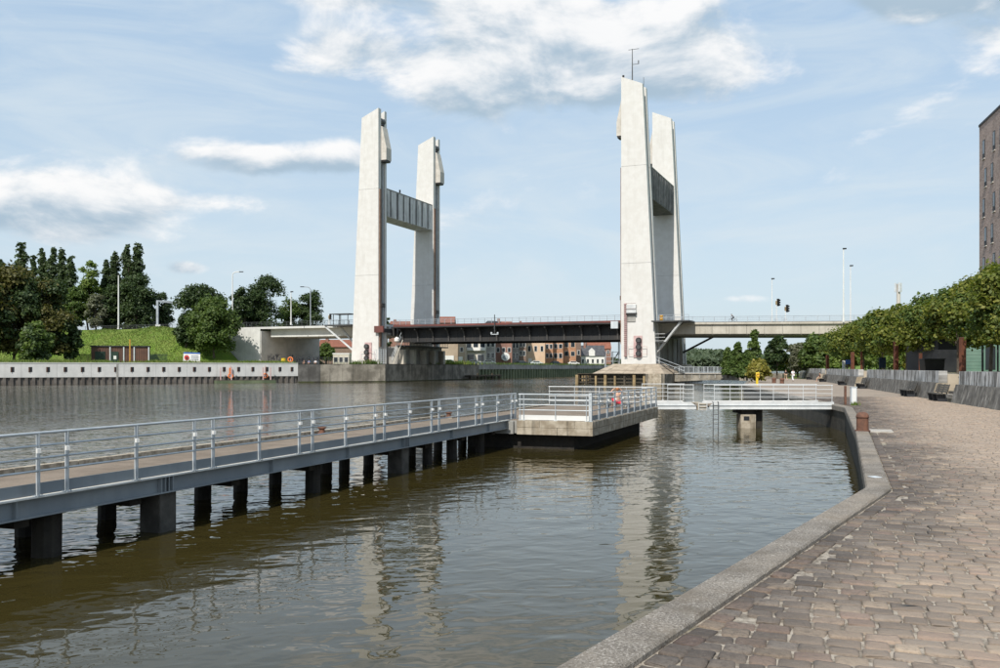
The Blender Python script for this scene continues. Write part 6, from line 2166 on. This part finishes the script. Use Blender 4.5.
# ------------------------------------------------------------------ houses beyond the bridge
def window(parent, c, w_, h_, mat='trim_white', rz=0.0):
    fo = MB().box(c + V(0, -0.03, 0), (w_, 0.06, h_), rz).build('window', mat, parent)
    MB().box(c + V(0, -0.075, 0.12), (w_ - 0.24, 0.03, h_ - 0.24), rz).build('pane', 'glass', fo)
def house(px0, px1, d_, ztop, wall, lab, roof=None, rows=(), depth=10, roof_h=3.0, name='house', cat='house', gable=False, trim='trim_white', door=None, z0=None):
    z0 = WALL_Z - 0.1 if z0 is None else z0
    a, b = at(px0, d_, z0), at(px1, d_, z0)
    w_ = b.x - a.x
    hs = thing(name, lab, cat, a.lerp(b, 0.5), 'houses along the far quay')
    MB().obox(a, (w_, 0, 0), (0, depth, 0), (0, 0, ztop - z0)).build('wall', wall, hs)
    if roof:
        if gable:
            poly = [(a.x - 0.3, d_ - 0.3, ztop), (b.x + 0.3, d_ - 0.3, ztop), ((a.x + b.x) / 2, d_ - 0.3, ztop + roof_h)]
            rf_ = MB().prism(poly, (0, depth + 0.6, 0))
        else:
            poly = [(a.x - 0.2, d_ - 0.4, ztop), (a.x - 0.2, d_ + depth + 0.4, ztop), (a.x - 0.2, d_ + depth / 2, ztop + roof_h)]
            rf_ = MB().prism(poly, (w_ + 0.4, 0, 0))
        ro = rf_.build('roof', roof, hs)
        MB().box(((a.x * 0.8 + b.x * 0.2), d_ + depth * 0.4, ztop + roof_h * 0.3), (0.9, 0.8, roof_h * 1.0)).build('chimney', 'brick_red', ro)
    else:
        MB().obox((a.x - 0.12, d_ - 0.12, ztop), (w_ + 0.24, 0, 0), (0, depth + 0.24, 0), (0, 0, 0.35)).build('parapet', trim, hs)
    for (zc, h_, n, ww) in rows:
        for i in range(n):
            c = V(a.x + w_ * (i + 0.5) / n, d_, zc)
            window(hs, c, min(ww, w_ / n * 0.8), h_, trim)
    if door:
        MB().box((a.x + w_ * door, d_ - 0.04, z0), (1.2, 0.08, 2.4)).build('door', 'trim_white', hs)
    return hs
h1 = house(437, 458, 262, 14.2, 'render_tan', 'plain tan rendered building right of the left tower pier', rows=(), depth=12)
MB().obox(at(438, 261.7, WALL_Z), (4.6, 0, 0), (0, 0.2, 0), (0, 0, 2.6)).build('garage_door', 'trim_white', h1)
house(458.2, 465, 261, 13.4, 'render_tan', 'narrow tan house with white door beside the plain tan building', rows=((7.6, 1.4, 1, 1.0),), depth=11, door=0.35)
h3 = house(465.5, 486, 276, 14.5, 'render_cream', 'cream apartment block with wide balcony windows beyond the span', rows=((9.2, 2.0, 3, 2.0), (5.0, 2.2, 2, 2.2)), depth=10)
a_ = at(467, 275, 8.3)
MB().obox(a_, (5.6, 0, 0), (0, 0.98, 0), (0, 0, 0.9)).build('balcony', 'render_white', h3)
house(486.3, 495, 280, 15.0, 'render_grey', 'grey narrow apartment house beside the cream block', rows=((9.5, 1.8, 2, 1.2), (6, 1.8, 2, 1.2)), depth=10)
h4 = house(495.3, 512, 290, 15.2, 'brick_red', 'red brick house with round white shop sign', roof='roof_red', rows=((11.2, 1.6, 3, 1.1), (8.0, 1.6, 3, 1.1)), depth=10)
q_ = at(505.5, 289, 6.6)
MB().tube(q_, q_ + V(0, -0.15, 0), 1.35, n=20).build('round_sign', 'trim_white', h4)
MB().tube(q_ + V(0, -0.16, -0.2), q_ + V(0, -0.2, -0.2), 0.8, n=18).build('sign_emblem', 'rail_blue_grey', h4)
house(512.3, 519, 298, 14.2, 'render_grey', 'narrow slate grey house right of the red brick house', roof='roof_slate', rows=((9.5, 2.4, 2, 1.1), (6, 2.0, 2, 1.1)), depth=10)
house(519.3, 526, 302, 15.0, 'brick_brown', 'narrow brown brick house with white window frames', roof='roof_slate', rows=((10, 1.8, 2, 1.0), (7, 1.8, 2, 1.0)), depth=10)
house(526.3, 545, 310, 13.2, 'render_peach', 'peach rendered house in the middle of the far row', roof='roof_slate', rows=((8.6, 2.0, 3, 1.1),), depth=10, door=0.2)
house(545.3, 553, 322, 14.6, 'brick_orange', 'orange red brick house, first of the orange pair', roof='roof_red', rows=((9.8, 1.7, 2, 1.1), (6.5, 1.7, 2, 1.1)), depth=10)
house(553.3, 563, 326, 14.8, 'brick_orange', 'orange brick house with white ground floor, second of the orange pair', roof='roof_slate', rows=((10, 1.7, 2, 1.4), (6.4, 1.9, 2, 1.8)), depth=10)
house(563.3, 576, 333, 15.2, 'brick_orange', 'orange brown brick corner house with balcony frames', roof='roof_red', rows=((10.6, 1.8, 2, 1.6), (7.3, 1.8, 2, 1.6)), depth=10, trim='render_cream')
house(576.3, 581, 350, 14.2, 'brick_brown', 'dark narrow brick gable house left of the white house', roof='roof_slate', rows=((8, 1.8, 1, 1.1),), depth=14, gable=True, roof_h=4)
hw = house(580.5, 605, 366, 7.8, 'render_white', 'white house with dark slate roof and dormer beside the right tower', roof='roof_slate', rows=((4.8, 1.8, 5, 1.0),), depth=9, roof_h=4.4)
q_ = at(592, 365.5, 7.8)
MB().prism([q_ + V(-1.2, 0, 0), q_ + V(1.2, 0, 0), q_ + V(1.2, 0, 2.0), q_ + V(0, 0, 3.2), q_ + V(-1.2, 0, 2.0)], (0, 3, 0)).build('dormer', 'render_white', hw)
house(588, 611, 392, 11.2, 'brick_red', 'red brick row house rising behind the white house', roof='roof_red', rows=((9, 1.6, 4, 1.0),), depth=10, roof_h=4.5)
house(432, 454, 330, 19.5, 'brick_brown', 'tall house with red gabled roof above the lift span', roof='roof_red', rows=((17, 1.6, 3, 1.1),), depth=12, roof_h=2.6)
house(389, 411, 310, 17.6, 'brick_red', 'red roofed house peeping over the lift span by the left tower', roof='roof_red', rows=((15, 1.6, 3, 1.1),), depth=12, roof_h=1.8)
house(318, 352, 285, 9.6, 'brick_brown', 'low brown brick house seen through the left viaduct opening', roof='roof_red', rows=((6, 1.6, 3, 1.1),), depth=10, roof_h=2.5)
hg = house(333, 349, 262, 7.0, 'render_cream', 'small cream garage in front of the low brown house', rows=((4.6, 1.6, 3, 1.4),), depth=6)
# parked cars on the far quay
def car(px_, d_, paint, lab):
    q_ = at(px_, d_, WALL_Z - 0.05)
    cr = thing('parked_car', lab, 'car', q_, 'cars parked on the far quay')
    prof = [(-2.1, 0.35), (2.1, 0.35), (2.15, 0.8), (1.3, 0.95), (0.75, 1.45), (-1.1, 1.48), (-1.8, 0.98), (-2.15, 0.9)]
    MB().prism([q_ + V(x, 0, z) for x, z in prof], (0, 1.7, 0)).build('body', paint, cr, bevel=0.08)
    MB().prism([q_ + V(x, -0.02, z) for x, z in ((-1.45, 0.98), (1.0, 0.98), (0.68, 1.38), (-1.05, 1.40))], (0, 0.03, 0)).build('side_window', 'glass', cr)
    for x in (-1.3, 1.3):
        for y in (-0.03, 1.53):
            MB().tube(q_ + V(x, y, 0.33), q_ + V(x, y + 0.2, 0.33), 0.33, n=14).build('wheel', 'charcoal', cr)
for px_, d_, pt, lab in ((449, 256, 'trim_white', 'white car parked before the plain tan building'), (474, 268, 'bar_silver', 'silver car parked before the cream block'),
                         (489, 274, 'trim_white', 'white car parked before the grey apartment house'), (522, 296, 'navy_board', 'dark car parked before the brown brick house'),
                         (537, 304, 'bar_silver', 'silver car parked before the peach house'), (556, 318, 'navy_board', 'dark blue car parked before the orange pair'),
                         (574, 328, 'trim_white', 'white car parked before the orange corner house')):
    car(px_, d_, pt, lab)
# a dark car crossing the lift span
q_ = B(19.5, 21, ZT - 0.09)
cr = thing('car', 'dark car driving over the lift span, only its roof shows', 'car', q_)
for nm, prof, mt, t0_, t1_ in (('body', [(-2.1, 0.35), (2.1, 0.35), (2.15, 0.8), (1.3, 0.95), (0.75, 1.5), (-1.1, 1.55), (-1.8, 1.0), (-2.15, 0.9)], 'charcoal', 0, 1.75),
                               ('side_window', [(-1.45, 0.98), (1.0, 0.98), (0.68, 1.40), (-1.05, 1.42)], 'glass', -0.03, 0.0)):
    MB().prism([q_ + BU * x + BV * t0_ + V(0, 0, z) for x, z in prof], BV * (t1_ - t0_)).build(nm, mt, cr)
for x in (-1.3, 1.3):
    for y in (-0.03, 1.58):
        MB().tube(q_ + BU * x + BV * y + V(0, 0, 0.33), q_ + BU * x + BV * (y + 0.2) + V(0, 0, 0.33), 0.33, n=14).build('wheel', 'charcoal', cr)

# white shed far along the canal and the wooded rise behind
wb = thing('far_warehouse', 'long white warehouse far away under the right viaduct', 'warehouse', at(709, 560, 3.9))
MB().obox(at(701, 560, 3.9), (11, 0, 0), (0, 14, 0), (0, 0, 4.4)).build('wall', 'render_white', wb)
MB().obox(at(700.5, 559.5, 8.3), (11.8, 0, 0), (0, 15, 0), (0, 0, 0.5)).build('roof', 'render_grey', wb)
def far_wood():
    rng = np.random.default_rng(77)
    n = 26000
    px = rng.uniform(560, 840, n)
    d = rng.uniform(600, 720, n)
    x = (px - 500) / F * d
    hh = 11.5 + 3.5 * np.sin(x * 0.05) + 2.0 * np.sin(x * 0.17 + 1) + 0.03 * (d - 600)
    z = 3 + (hh - 5.5) * rng.uniform(0, 1, n) ** 0.6
    c = np.stack([x, d, z], 1)
    n1 = 9000
    px = rng.uniform(670, 730, n1)
    d = rng.uniform(470, 520, n1)
    x = (px - 500) / F * d
    hh = 4.2 + 0.7 * np.sin(x * 0.25)
    c2 = np.stack([x, d, 3 + hh * rng.uniform(0, 1, n1) ** 0.6], 1)
    c = np.concatenate([c, c2])
    nrm = rng.normal(0, 0.6, (len(c), 3)) + np.array([0, -0.5, 0.5])
    nrm /= np.linalg.norm(nrm, axis=1, keepdims=True)
    q = leaf_quads(c, nrm, 2.0, rng)
    me = fast_mesh('far_wood', q.reshape(-1, 3), 4, 'leaf_far')
    o = link_mesh('far_wood', me, None, (0, 0, 0), 'stuff')
    tag(o, 'far wooded skyline closing the canal under the right viaduct', 'wood')
far_wood()
m = MB().add([(40, 600, 0.5), (900, 600, 0.5), (900, 1500, 12), (-200, 1500, 12)], [(0, 1, 2, 3)])
o = m.build('far_land', 'grass')
o['kind'] = 'structure'

# ------------------------------------------------------------------ brick tower block and pavilion at right
bk0 = V(45.8, 86, 0)
bd = V(-0.245, -0.97, 0).normalized()       # along the face towards the camera
bn = V(bd.y, -bd.x, 0)                       # outwards, towards the water
if bn.x > 0:
    bn = -bn
tb = thing('apartment_tower', 'brown brick apartment tower with narrow windows at the right picture edge', 'building', bk0 + bd * 12 + V(0, 0, TER_Z))
ZR = 26.2
zb_ = TER_Z - 0.02
MB().obox(bk0 + V(0, 0, zb_), bd * 26, -bn * 16, (0, 0, ZR - zb_)).build('wall', 'tower_brick', tb)
MB().obox(bk0 - bd * 0.06 + bn * 0.06 + V(0, 0, ZR), bd * 26.12, -bn * 16.12, (0, 0, 0.22)).build('roof_edge', 'charcoal', tb)
for k in range(9):
    zc = ZR - 3.35 - k * 2.75
    for j in range(9):
        s_ = 1.35 + j * 2.75 + (0.5 if (k + j) % 2 else -0.1)
        if zc < zb_ + 0.3:
            continue
        c = bk0 + bd * s_ + V(0, 0, zc)
        fo = MB().obox(c + bn * 0.002, bd * 0.72, bn * 0.03, (0, 0, 1.75)).build('window', 'charcoal', tb)
        MB().obox(c + bd * 0.08 + bn * 0.034 + V(0, 0, 0.45), bd * 0.56, bn * 0.008, (0, 0, 1.22)).build('pane', 'glass', fo)
        MB().obox(c + bd * -0.05 + bn * 0.002 + V(0, 0, -0.10), bd * 0.82, bn * 0.10, (0, 0, 0.09)).build('sill', 'hood_concrete', fo)
pvd = 78.0
pv = thing('pavilion', 'low dark pavilion with a mint green panelled wall behind the promenade trees', 'pavilion', at(985, pvd, TER_Z))
p0 = at(938, pvd, TER_Z - 0.02)
MB().obox(p0, (7.4, 0, 0), (0, 6, 0), (0, 0, 3.1)).build('dark_wall', 'charcoal', pv)
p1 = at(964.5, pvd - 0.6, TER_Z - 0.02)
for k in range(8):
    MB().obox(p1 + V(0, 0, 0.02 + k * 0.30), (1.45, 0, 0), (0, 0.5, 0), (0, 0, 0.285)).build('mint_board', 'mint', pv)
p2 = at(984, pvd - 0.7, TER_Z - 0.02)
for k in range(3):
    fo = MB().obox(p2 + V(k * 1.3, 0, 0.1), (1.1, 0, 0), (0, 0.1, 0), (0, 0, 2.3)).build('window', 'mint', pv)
    MB().obox(p2 + V(k * 1.3 + 0.12, -0.03, 0.25), (0.86, 0, 0), (0, 0.03, 0), (0, 0, 2.0)).build('pane', 'glass', fo)
MB().obox(p0 + V(-0.4, -1.0, 3.1), (9.4, 0, 0), (0, 7.6, 0), (0, 0, 0.25)).build('roof', 'charcoal', pv)
q_ = at(937, 74, TER_Z - 0.02)
q_ = q_ + V(0.3, 1.0, 0)
sk = thing('waste_skip', 'black waste skip standing on the terrace left of the pavilion', 'skip', q_)
MB().prism([q_ + V(-0.75, 0, 0), q_ + V(0.75, 0, 0), q_ + V(0.85, 0, 1.1), q_ + V(-0.85, 0, 1.1)], (0, 1.0, 0)).build('tub', 'black_paint', sk)
MB().obox(q_ + V(-0.9, -0.05, 1.1), (1.8, 0, 0), (0, 1.1, 0), (0, 0, 0.08)).build('rim', 'charcoal', sk)
MB().obox(q_ + V(-0.7, -0.06, 0.1), (1.4, 0, 0), (0, 0.055, 0), (0, 0, 0.15)).build('foot_bar', 'charcoal', sk)

# ------------------------------------------------------------------ people
def skin_mesh(name, nodes, edges, mat, parent, sub=1):
    """nodes: list of (x, y, z, rx, ry); world coordinates"""
    off = parent_world(parent)
    me = bpy.data.meshes.new(name)
    me.from_pydata([tuple(Vector(n[:3]) - off) for n in nodes], edges, [])
    me.update()
    o = bpy.data.objects.new(name, me)
    COL.objects.link(o)
    o.parent = parent
    sm = o.modifiers.new('skin', 'SKIN')
    sm.use_smooth_shade = True
    if not me.skin_vertices:
        me.attributes.new('skin', 'FLOAT', 'POINT') if False else None
    bpy.context.view_layer.objects.active = o
    if not me.skin_vertices:
        o.modifiers.remove(sm)
        bpy.context.view_layer.update()
        sm = o.modifiers.new('skin', 'SKIN')
    for sv, n in zip(me.skin_vertices[0].data, nodes):
        sv.radius = (n[3], n[4])
    me.skin_vertices[0].data[0].use_root = True
    ss = o.modifiers.new('sub', 'SUBSURF')
    ss.levels = ss.render_levels = sub
    me.materials.append(M[mat])
    return o
def person(label, base, yaw, pose, top, bottom, hair, group=None, H=1.72, dress=False):
    """base = point on the ground between the feet; pose = dict of joints in a local frame (x right, y forward, z up), metres for H = 1.72"""
    pr = thing('person', label, 'person', base, group)
    k = H / 1.72
    ca, sa = math.cos(yaw), math.sin(yaw)
    def W(p):
        return V(base[0] + (p[0] * ca - p[1] * sa) * k, base[1] + (p[0] * sa + p[1] * ca) * k, base[2] + p[2] * k)
    J = dict(pelvis=(0, 0, 0.95), waist=(0, 0.0, 1.10), chest=(0, 0.01, 1.30), neck=(0, 0, 1.47), chin=(0, 0.03, 1.53), head=(0, 0.02, 1.62), crown=(0, 0.0, 1.69),
             ls=(-0.18, 0, 1.41), le=(-0.24, -0.02, 1.13), lw=(-0.25, 0.08, 0.90), lh=(-0.25, 0.10, 0.80),
             rs=(0.18, 0, 1.41), re=(0.24, -0.02, 1.13), rw=(0.25, 0.08, 0.90), rh=(0.25, 0.10, 0.80),
             lhip=(-0.09, 0, 0.90), lk=(-0.10, 0.04, 0.50), la=(-0.10, -0.02, 0.09), lt=(-0.11, 0.14, 0.04),
             rhip=(0.09, 0, 0.90), rk=(0.10, 0.04, 0.50), ra=(0.10, -0.02, 0.09), rt=(0.11, 0.14, 0.04))
    J.update(pose)
    Rd = dict(pelvis=(.13, .10), waist=(.115, .09), chest=(.145, .10), neck=(.05, .05), chin=(.062, .07), head=(.078, .095), crown=(.05, .06),
              ls=(.06, .06), le=(.043, .043), lw=(.03, .03), lh=(.035, .022), rs=(.06, .06), re=(.043, .043), rw=(.03, .03), rh=(.035, .022),
              lhip=(.085, .085), lk=(.06, .06), la=(.042, .042), lt=(.04, .03), rhip=(.085, .085), rk=(.06, .06), ra=(.042, .042), rt=(.04, .03))
    names = list(J)
    ix = {n: i for i, n in enumerate(names)}
    ed = [('pelvis', 'waist'), ('waist', 'chest'), ('chest', 'neck'), ('neck', 'chin'), ('chin', 'head'), ('head', 'crown'), ('chest', 'ls'), ('ls', 'le'), ('le', 'lw'), ('lw', 'lh'),
          ('chest', 'rs'), ('rs', 're'), ('re', 'rw'), ('rw', 'rh'), ('pelvis', 'lhip'), ('lhip', 'lk'), ('lk', 'la'), ('la', 'lt'), ('pelvis', 'rhip'), ('rhip', 'rk'), ('rk', 'ra'), ('ra', 'rt')]
    skin_mesh('body', [(*W(J[n]), Rd[n][0] * k, Rd[n][1] * k) for n in names], [(ix[a], ix[b]) for a, b in ed], 'skin', pr)
    def garment(nm, chain, edges, mat, grow):
        id_ = {n: i for i, n in enumerate(chain)}
        skin_mesh(nm, [(*W(J[n]), (Rd[n][0] + grow) * k, (Rd[n][1] + grow) * k) for n in chain], [(id_[a], id_[b]) for a, b in edges], mat, pr)
    if top:
        garment('top', ['pelvis', 'waist', 'chest', 'ls', 'le', 'rs', 're'], [('pelvis', 'waist'), ('waist', 'chest'), ('chest', 'ls'), ('ls', 'le'), ('chest', 'rs'), ('rs', 're')], top, 0.018)
    if bottom:
        ch = ['pelvis', 'lhip', 'lk', 'rhip', 'rk']
        eg = [('pelvis', 'lhip'), ('lhip', 'lk'), ('pelvis', 'rhip'), ('rhip', 'rk')]
        if dress == 'long':
            ch += ['la', 'ra']
            eg += [('lk', 'la'), ('rk', 'ra')]
        garment('trousers', ch, eg, bottom, 0.024 if dress != 'long' else 0.035)
    hd = W(J['head'])
    hm_ = MB().lathe(hd + V(0, 0, -0.02 * k), [(0.088 * k, 0), (0.103 * k, 0.05 * k), (0.090 * k, 0.10 * k), (0.05 * k, 0.135 * k), (0.01, 0.145 * k)], 12)
    fwd = V(-sa, ca, 0)
    hm_.v = [v - fwd * 0.022 * k for v in hm_.v]
    hm_.build('hair', hair, pr, smooth=True)
    fc_ = MB()
    for q_ in (-0.03, 0.03):
        fc_.box(W((J['head'][0] + q_, J['head'][1] + 0.088, J['head'][2])), (0.018 * k, 0.012 * k, 0.012 * k), yaw)
    fc_.build('eyes', 'black_paint', pr)
    MB().prism([W((J['head'][0] - 0.012, J['head'][1] + 0.085, J['head'][2] - 0.045)), W((J['head'][0] + 0.012, J['head'][1] + 0.085, J['head'][2] - 0.045)), W((J['head'][0], J['head'][1] + 0.115, J['head'][2] - 0.04))],
               V(0, 0, 0.04 * k)).build('nose', 'skin', pr)
    return pr
walk_l = dict(lk=(-0.10, 0.18, 0.52), la=(-0.10, 0.22, 0.10), lt=(-0.11, 0.38, 0.06), rk=(0.10, -0.02, 0.50), ra=(0.10, -0.28, 0.14), rt=(0.11, -0.14, 0.05),
              lw=(-0.25, -0.06, 0.90), lh=(-0.25, -0.04, 0.80), rw=(0.25, 0.20, 0.93), rh=(0.25, 0.26, 0.85))
walk_r = dict(rk=(0.10, 0.18, 0.52), ra=(0.10, 0.22, 0.10), rt=(0.11, 0.38, 0.06), lk=(-0.10, -0.02, 0.50), la=(-0.10, -0.28, 0.14), lt=(-0.11, -0.14, 0.05),
              rw=(0.25, -0.06, 0.90), rh=(0.25, -0.04, 0.80), lw=(-0.25, 0.20, 0.93), lh=(-0.25, 0.26, 0.85))
person('walker in black top and pale trousers on the far promenade, left of the white one', tuple(at(785.8, 131, QUAY_Z)), 0.2, walk_l, 'cloth_black', 'cloth_tan', 'hair_dark', H=1.72)
person('walker dressed all in white on the far promenade', tuple(at(793, 128, QUAY_Z)), 0.2, walk_r, 'cloth_white', 'cloth_white', 'hair_dark', H=1.70, dress='long')
sit = dict(pelvis=(0, 0, 0.52), waist=(0, -0.02, 0.68), chest=(0, 0.0, 0.88), neck=(0, 0.02, 1.05), chin=(0, 0.06, 1.11), head=(0, 0.05, 1.20), crown=(0, 0.03, 1.27),
           ls=(-0.18, 0.0, 0.99), rs=(0.18, 0.0, 0.99), le=(-0.26, 0.10, 0.74), lw=(-0.16, 0.32, 0.62), lh=(-0.14, 0.40, 0.60),
           re=(0.26, 0.10, 0.74), rw=(0.16, 0.32, 0.62), rh=(0.14, 0.40, 0.60),
           lhip=(-0.10, 0.02, 0.50), lk=(-0.12, 0.44, 0.50), la=(-0.12, 0.42, 0.09), lt=(-0.12, 0.58, 0.04),
           rhip=(0.10, 0.02, 0.50), rk=(0.12, 0.44, 0.50), ra=(0.12, 0.42, 0.09), rt=(0.12, 0.58, 0.04))
p = wpt(124.8) - WN * 0.62
person('person in brown top sitting on a bench by the farthest steps', (p.x - WN.x * 0.0, p.y, QUAY_Z), math.atan2(-WN.y, -WN.x) - math.pi / 2, sit, 'cloth_brown', 'cloth_tan', 'hair_dark')
for px_, tp_, lab in ((304, 'cloth_black', 'person in dark clothes sitting on the quay edge under the left viaduct'),
                      (309, 'cloth_blue', 'person in a blue top sitting on the quay edge under the left viaduct'),
                      (315.5, 'cloth_white', 'person in a white top sitting on the quay edge under the left viaduct')):
    low = {k_: (v_[0], v_[1], (v_[2] - 0.38) if k_ not in ('la', 'lt', 'ra', 'rt') else v_[2]) for k_, v_ in sit.items()}
    low['lk'], low['rk'] = (-0.14, 0.36, 0.42), (0.14, 0.36, 0.42)
    pq = at(px_, 200.5, WALL_Z - 0.012)
    person(lab, (pq.x, pq.y, pq.z), math.pi, low, tp_, 'cloth_black', 'hair_dark')
# bather sitting at the far end of the platform with arms raised to the head
sit2 = dict(sit)
sit2 = {k_: ((v_[0], v_[1], v_[2] - 0.20) if k_ not in ('lk', 'la', 'lt', 'rk', 'ra', 'rt') else v_) for k_, v_ in sit2.items()}
sit2.update(le=(-0.38, 0.08, 0.86), lw=(-0.20, 0.08, 1.05), lh=(-0.11, 0.05, 1.08), re=(0.38, 0.08, 0.86), rw=(0.20, 0.08, 1.05), rh=(0.11, 0.05, 1.08))
bx_ = at(617.5, 47.6, 1.156)
person('bather in red shorts sitting on a bench at the far end of the landing platform', (bx_.x, bx_.y, bx_.z), 0.3, sit2, None, 'cloth_red', 'hair_ginger', H=1.62)
pb_ = thing('platform_bench', 'low plain bench under the bather on the landing platform', 'bench', (bx_.x, bx_.y, bx_.z))
ca, sa = math.cos(0.3), math.sin(0.3)
MB().box((bx_.x + 0.06 * sa, bx_.y - 0.06 * ca, bx_.z + 0.15), (1.5, 0.36, 0.05), 0.3).build('seat', 'bench_wood', pb_)
for q_ in (-0.6, 0.6):
    MB().box((bx_.x + q_ * ca + 0.06 * sa, bx_.y + q_ * sa - 0.06 * ca, bx_.z), (0.08, 0.30, 0.15), 0.3).build('leg', 'charcoal', pb_)
# cyclist on the viaduct
cz_ = vz(79) + 0.095
cb0 = B(79.2, 6.3, cz_)
ride = dict(pelvis=(0, -0.18, 0.98), waist=(0, -0.10, 1.12), chest=(0, 0.10, 1.28), neck=(0, 0.24, 1.40), chin=(0, 0.30, 1.44), head=(0, 0.30, 1.53), crown=(0, 0.28, 1.60),
            ls=(-0.17, 0.18, 1.36), rs=(0.17, 0.18, 1.36), le=(-0.22, 0.30, 1.16), lw=(-0.22, 0.46, 1.06), lh=(-0.22, 0.52, 1.05), re=(0.22, 0.30, 1.16), rw=(0.22, 0.46, 1.06), rh=(0.22, 0.52, 1.05),
            lhip=(-0.09, -0.12, 0.94), lk=(-0.11, 0.24, 0.78), la=(-0.11, 0.12, 0.42), lt=(-0.11, 0.26, 0.38), rhip=(0.09, -0.12, 0.94), rk=(0.11, 0.22, 0.58), ra=(0.11, 0.06, 0.18), rt=(0.11, 0.20, 0.14))
yawc = ANG_U + math.pi / 2      # riding towards the left
person('cyclist in dark clothes riding left over the right viaduct', tuple(cb0), yawc, ride, 'cloth_black', 'cloth_black', 'hair_dark', dress='long')
bi = thing('bicycle', 'dark bicycle ridden over the right viaduct', 'bicycle', cb0)
def BW(x, z):
    return cb0 - BU * x + V(0, 0, z)
for x in (-0.52, 0.55):
    wl = MB().ring(BW(x, 0.34), BV, 0.315, 0.022, n=24, m=6).build('wheel', 'black_paint', bi)
    sp_ = MB()
    for k in range(6):
        a_ = k * math.pi / 6
        sp_.tube(BW(x + 0.31 * math.cos(a_), 0.34 + 0.31 * math.sin(a_)), BW(x - 0.31 * math.cos(a_), 0.34 - 0.31 * math.sin(a_)), 0.004, n=4)
    sp_.build('spokes', 'bar_silver', wl)
fm = MB()
for (x0, z0), (x1, z1) in (((-0.52, 0.34), (-0.05, 0.32)), ((-0.05, 0.32), (-0.18, 0.80)), ((-0.52, 0.34), (-0.18, 0.78)), ((-0.05, 0.32), (0.42, 0.75)), ((-0.16, 0.74), (0.40, 0.82)), ((0.55, 0.34), (0.40, 0.92))):
    fm.tube(BW(x0, z0), BW(x1, z1), 0.018, n=6)
fm.build('frame', 'dark_metal', bi)
MB().obox(BW(-0.30, 0.85) - BV * 0.08, -BU * 0.26, BV * 0.16, (0, 0, 0.06)).build('saddle', 'black_paint', bi)
MB().tube(BW(0.46, 1.02) - BV * 0.26, BW(0.46, 1.02) + BV * 0.26, 0.015, n=6).build('handlebar', 'black_paint', bi)
MB().tube(BW(0.40, 0.92), BW(0.46, 1.02), 0.015, n=6).build('stem', 'dark_metal', bi)
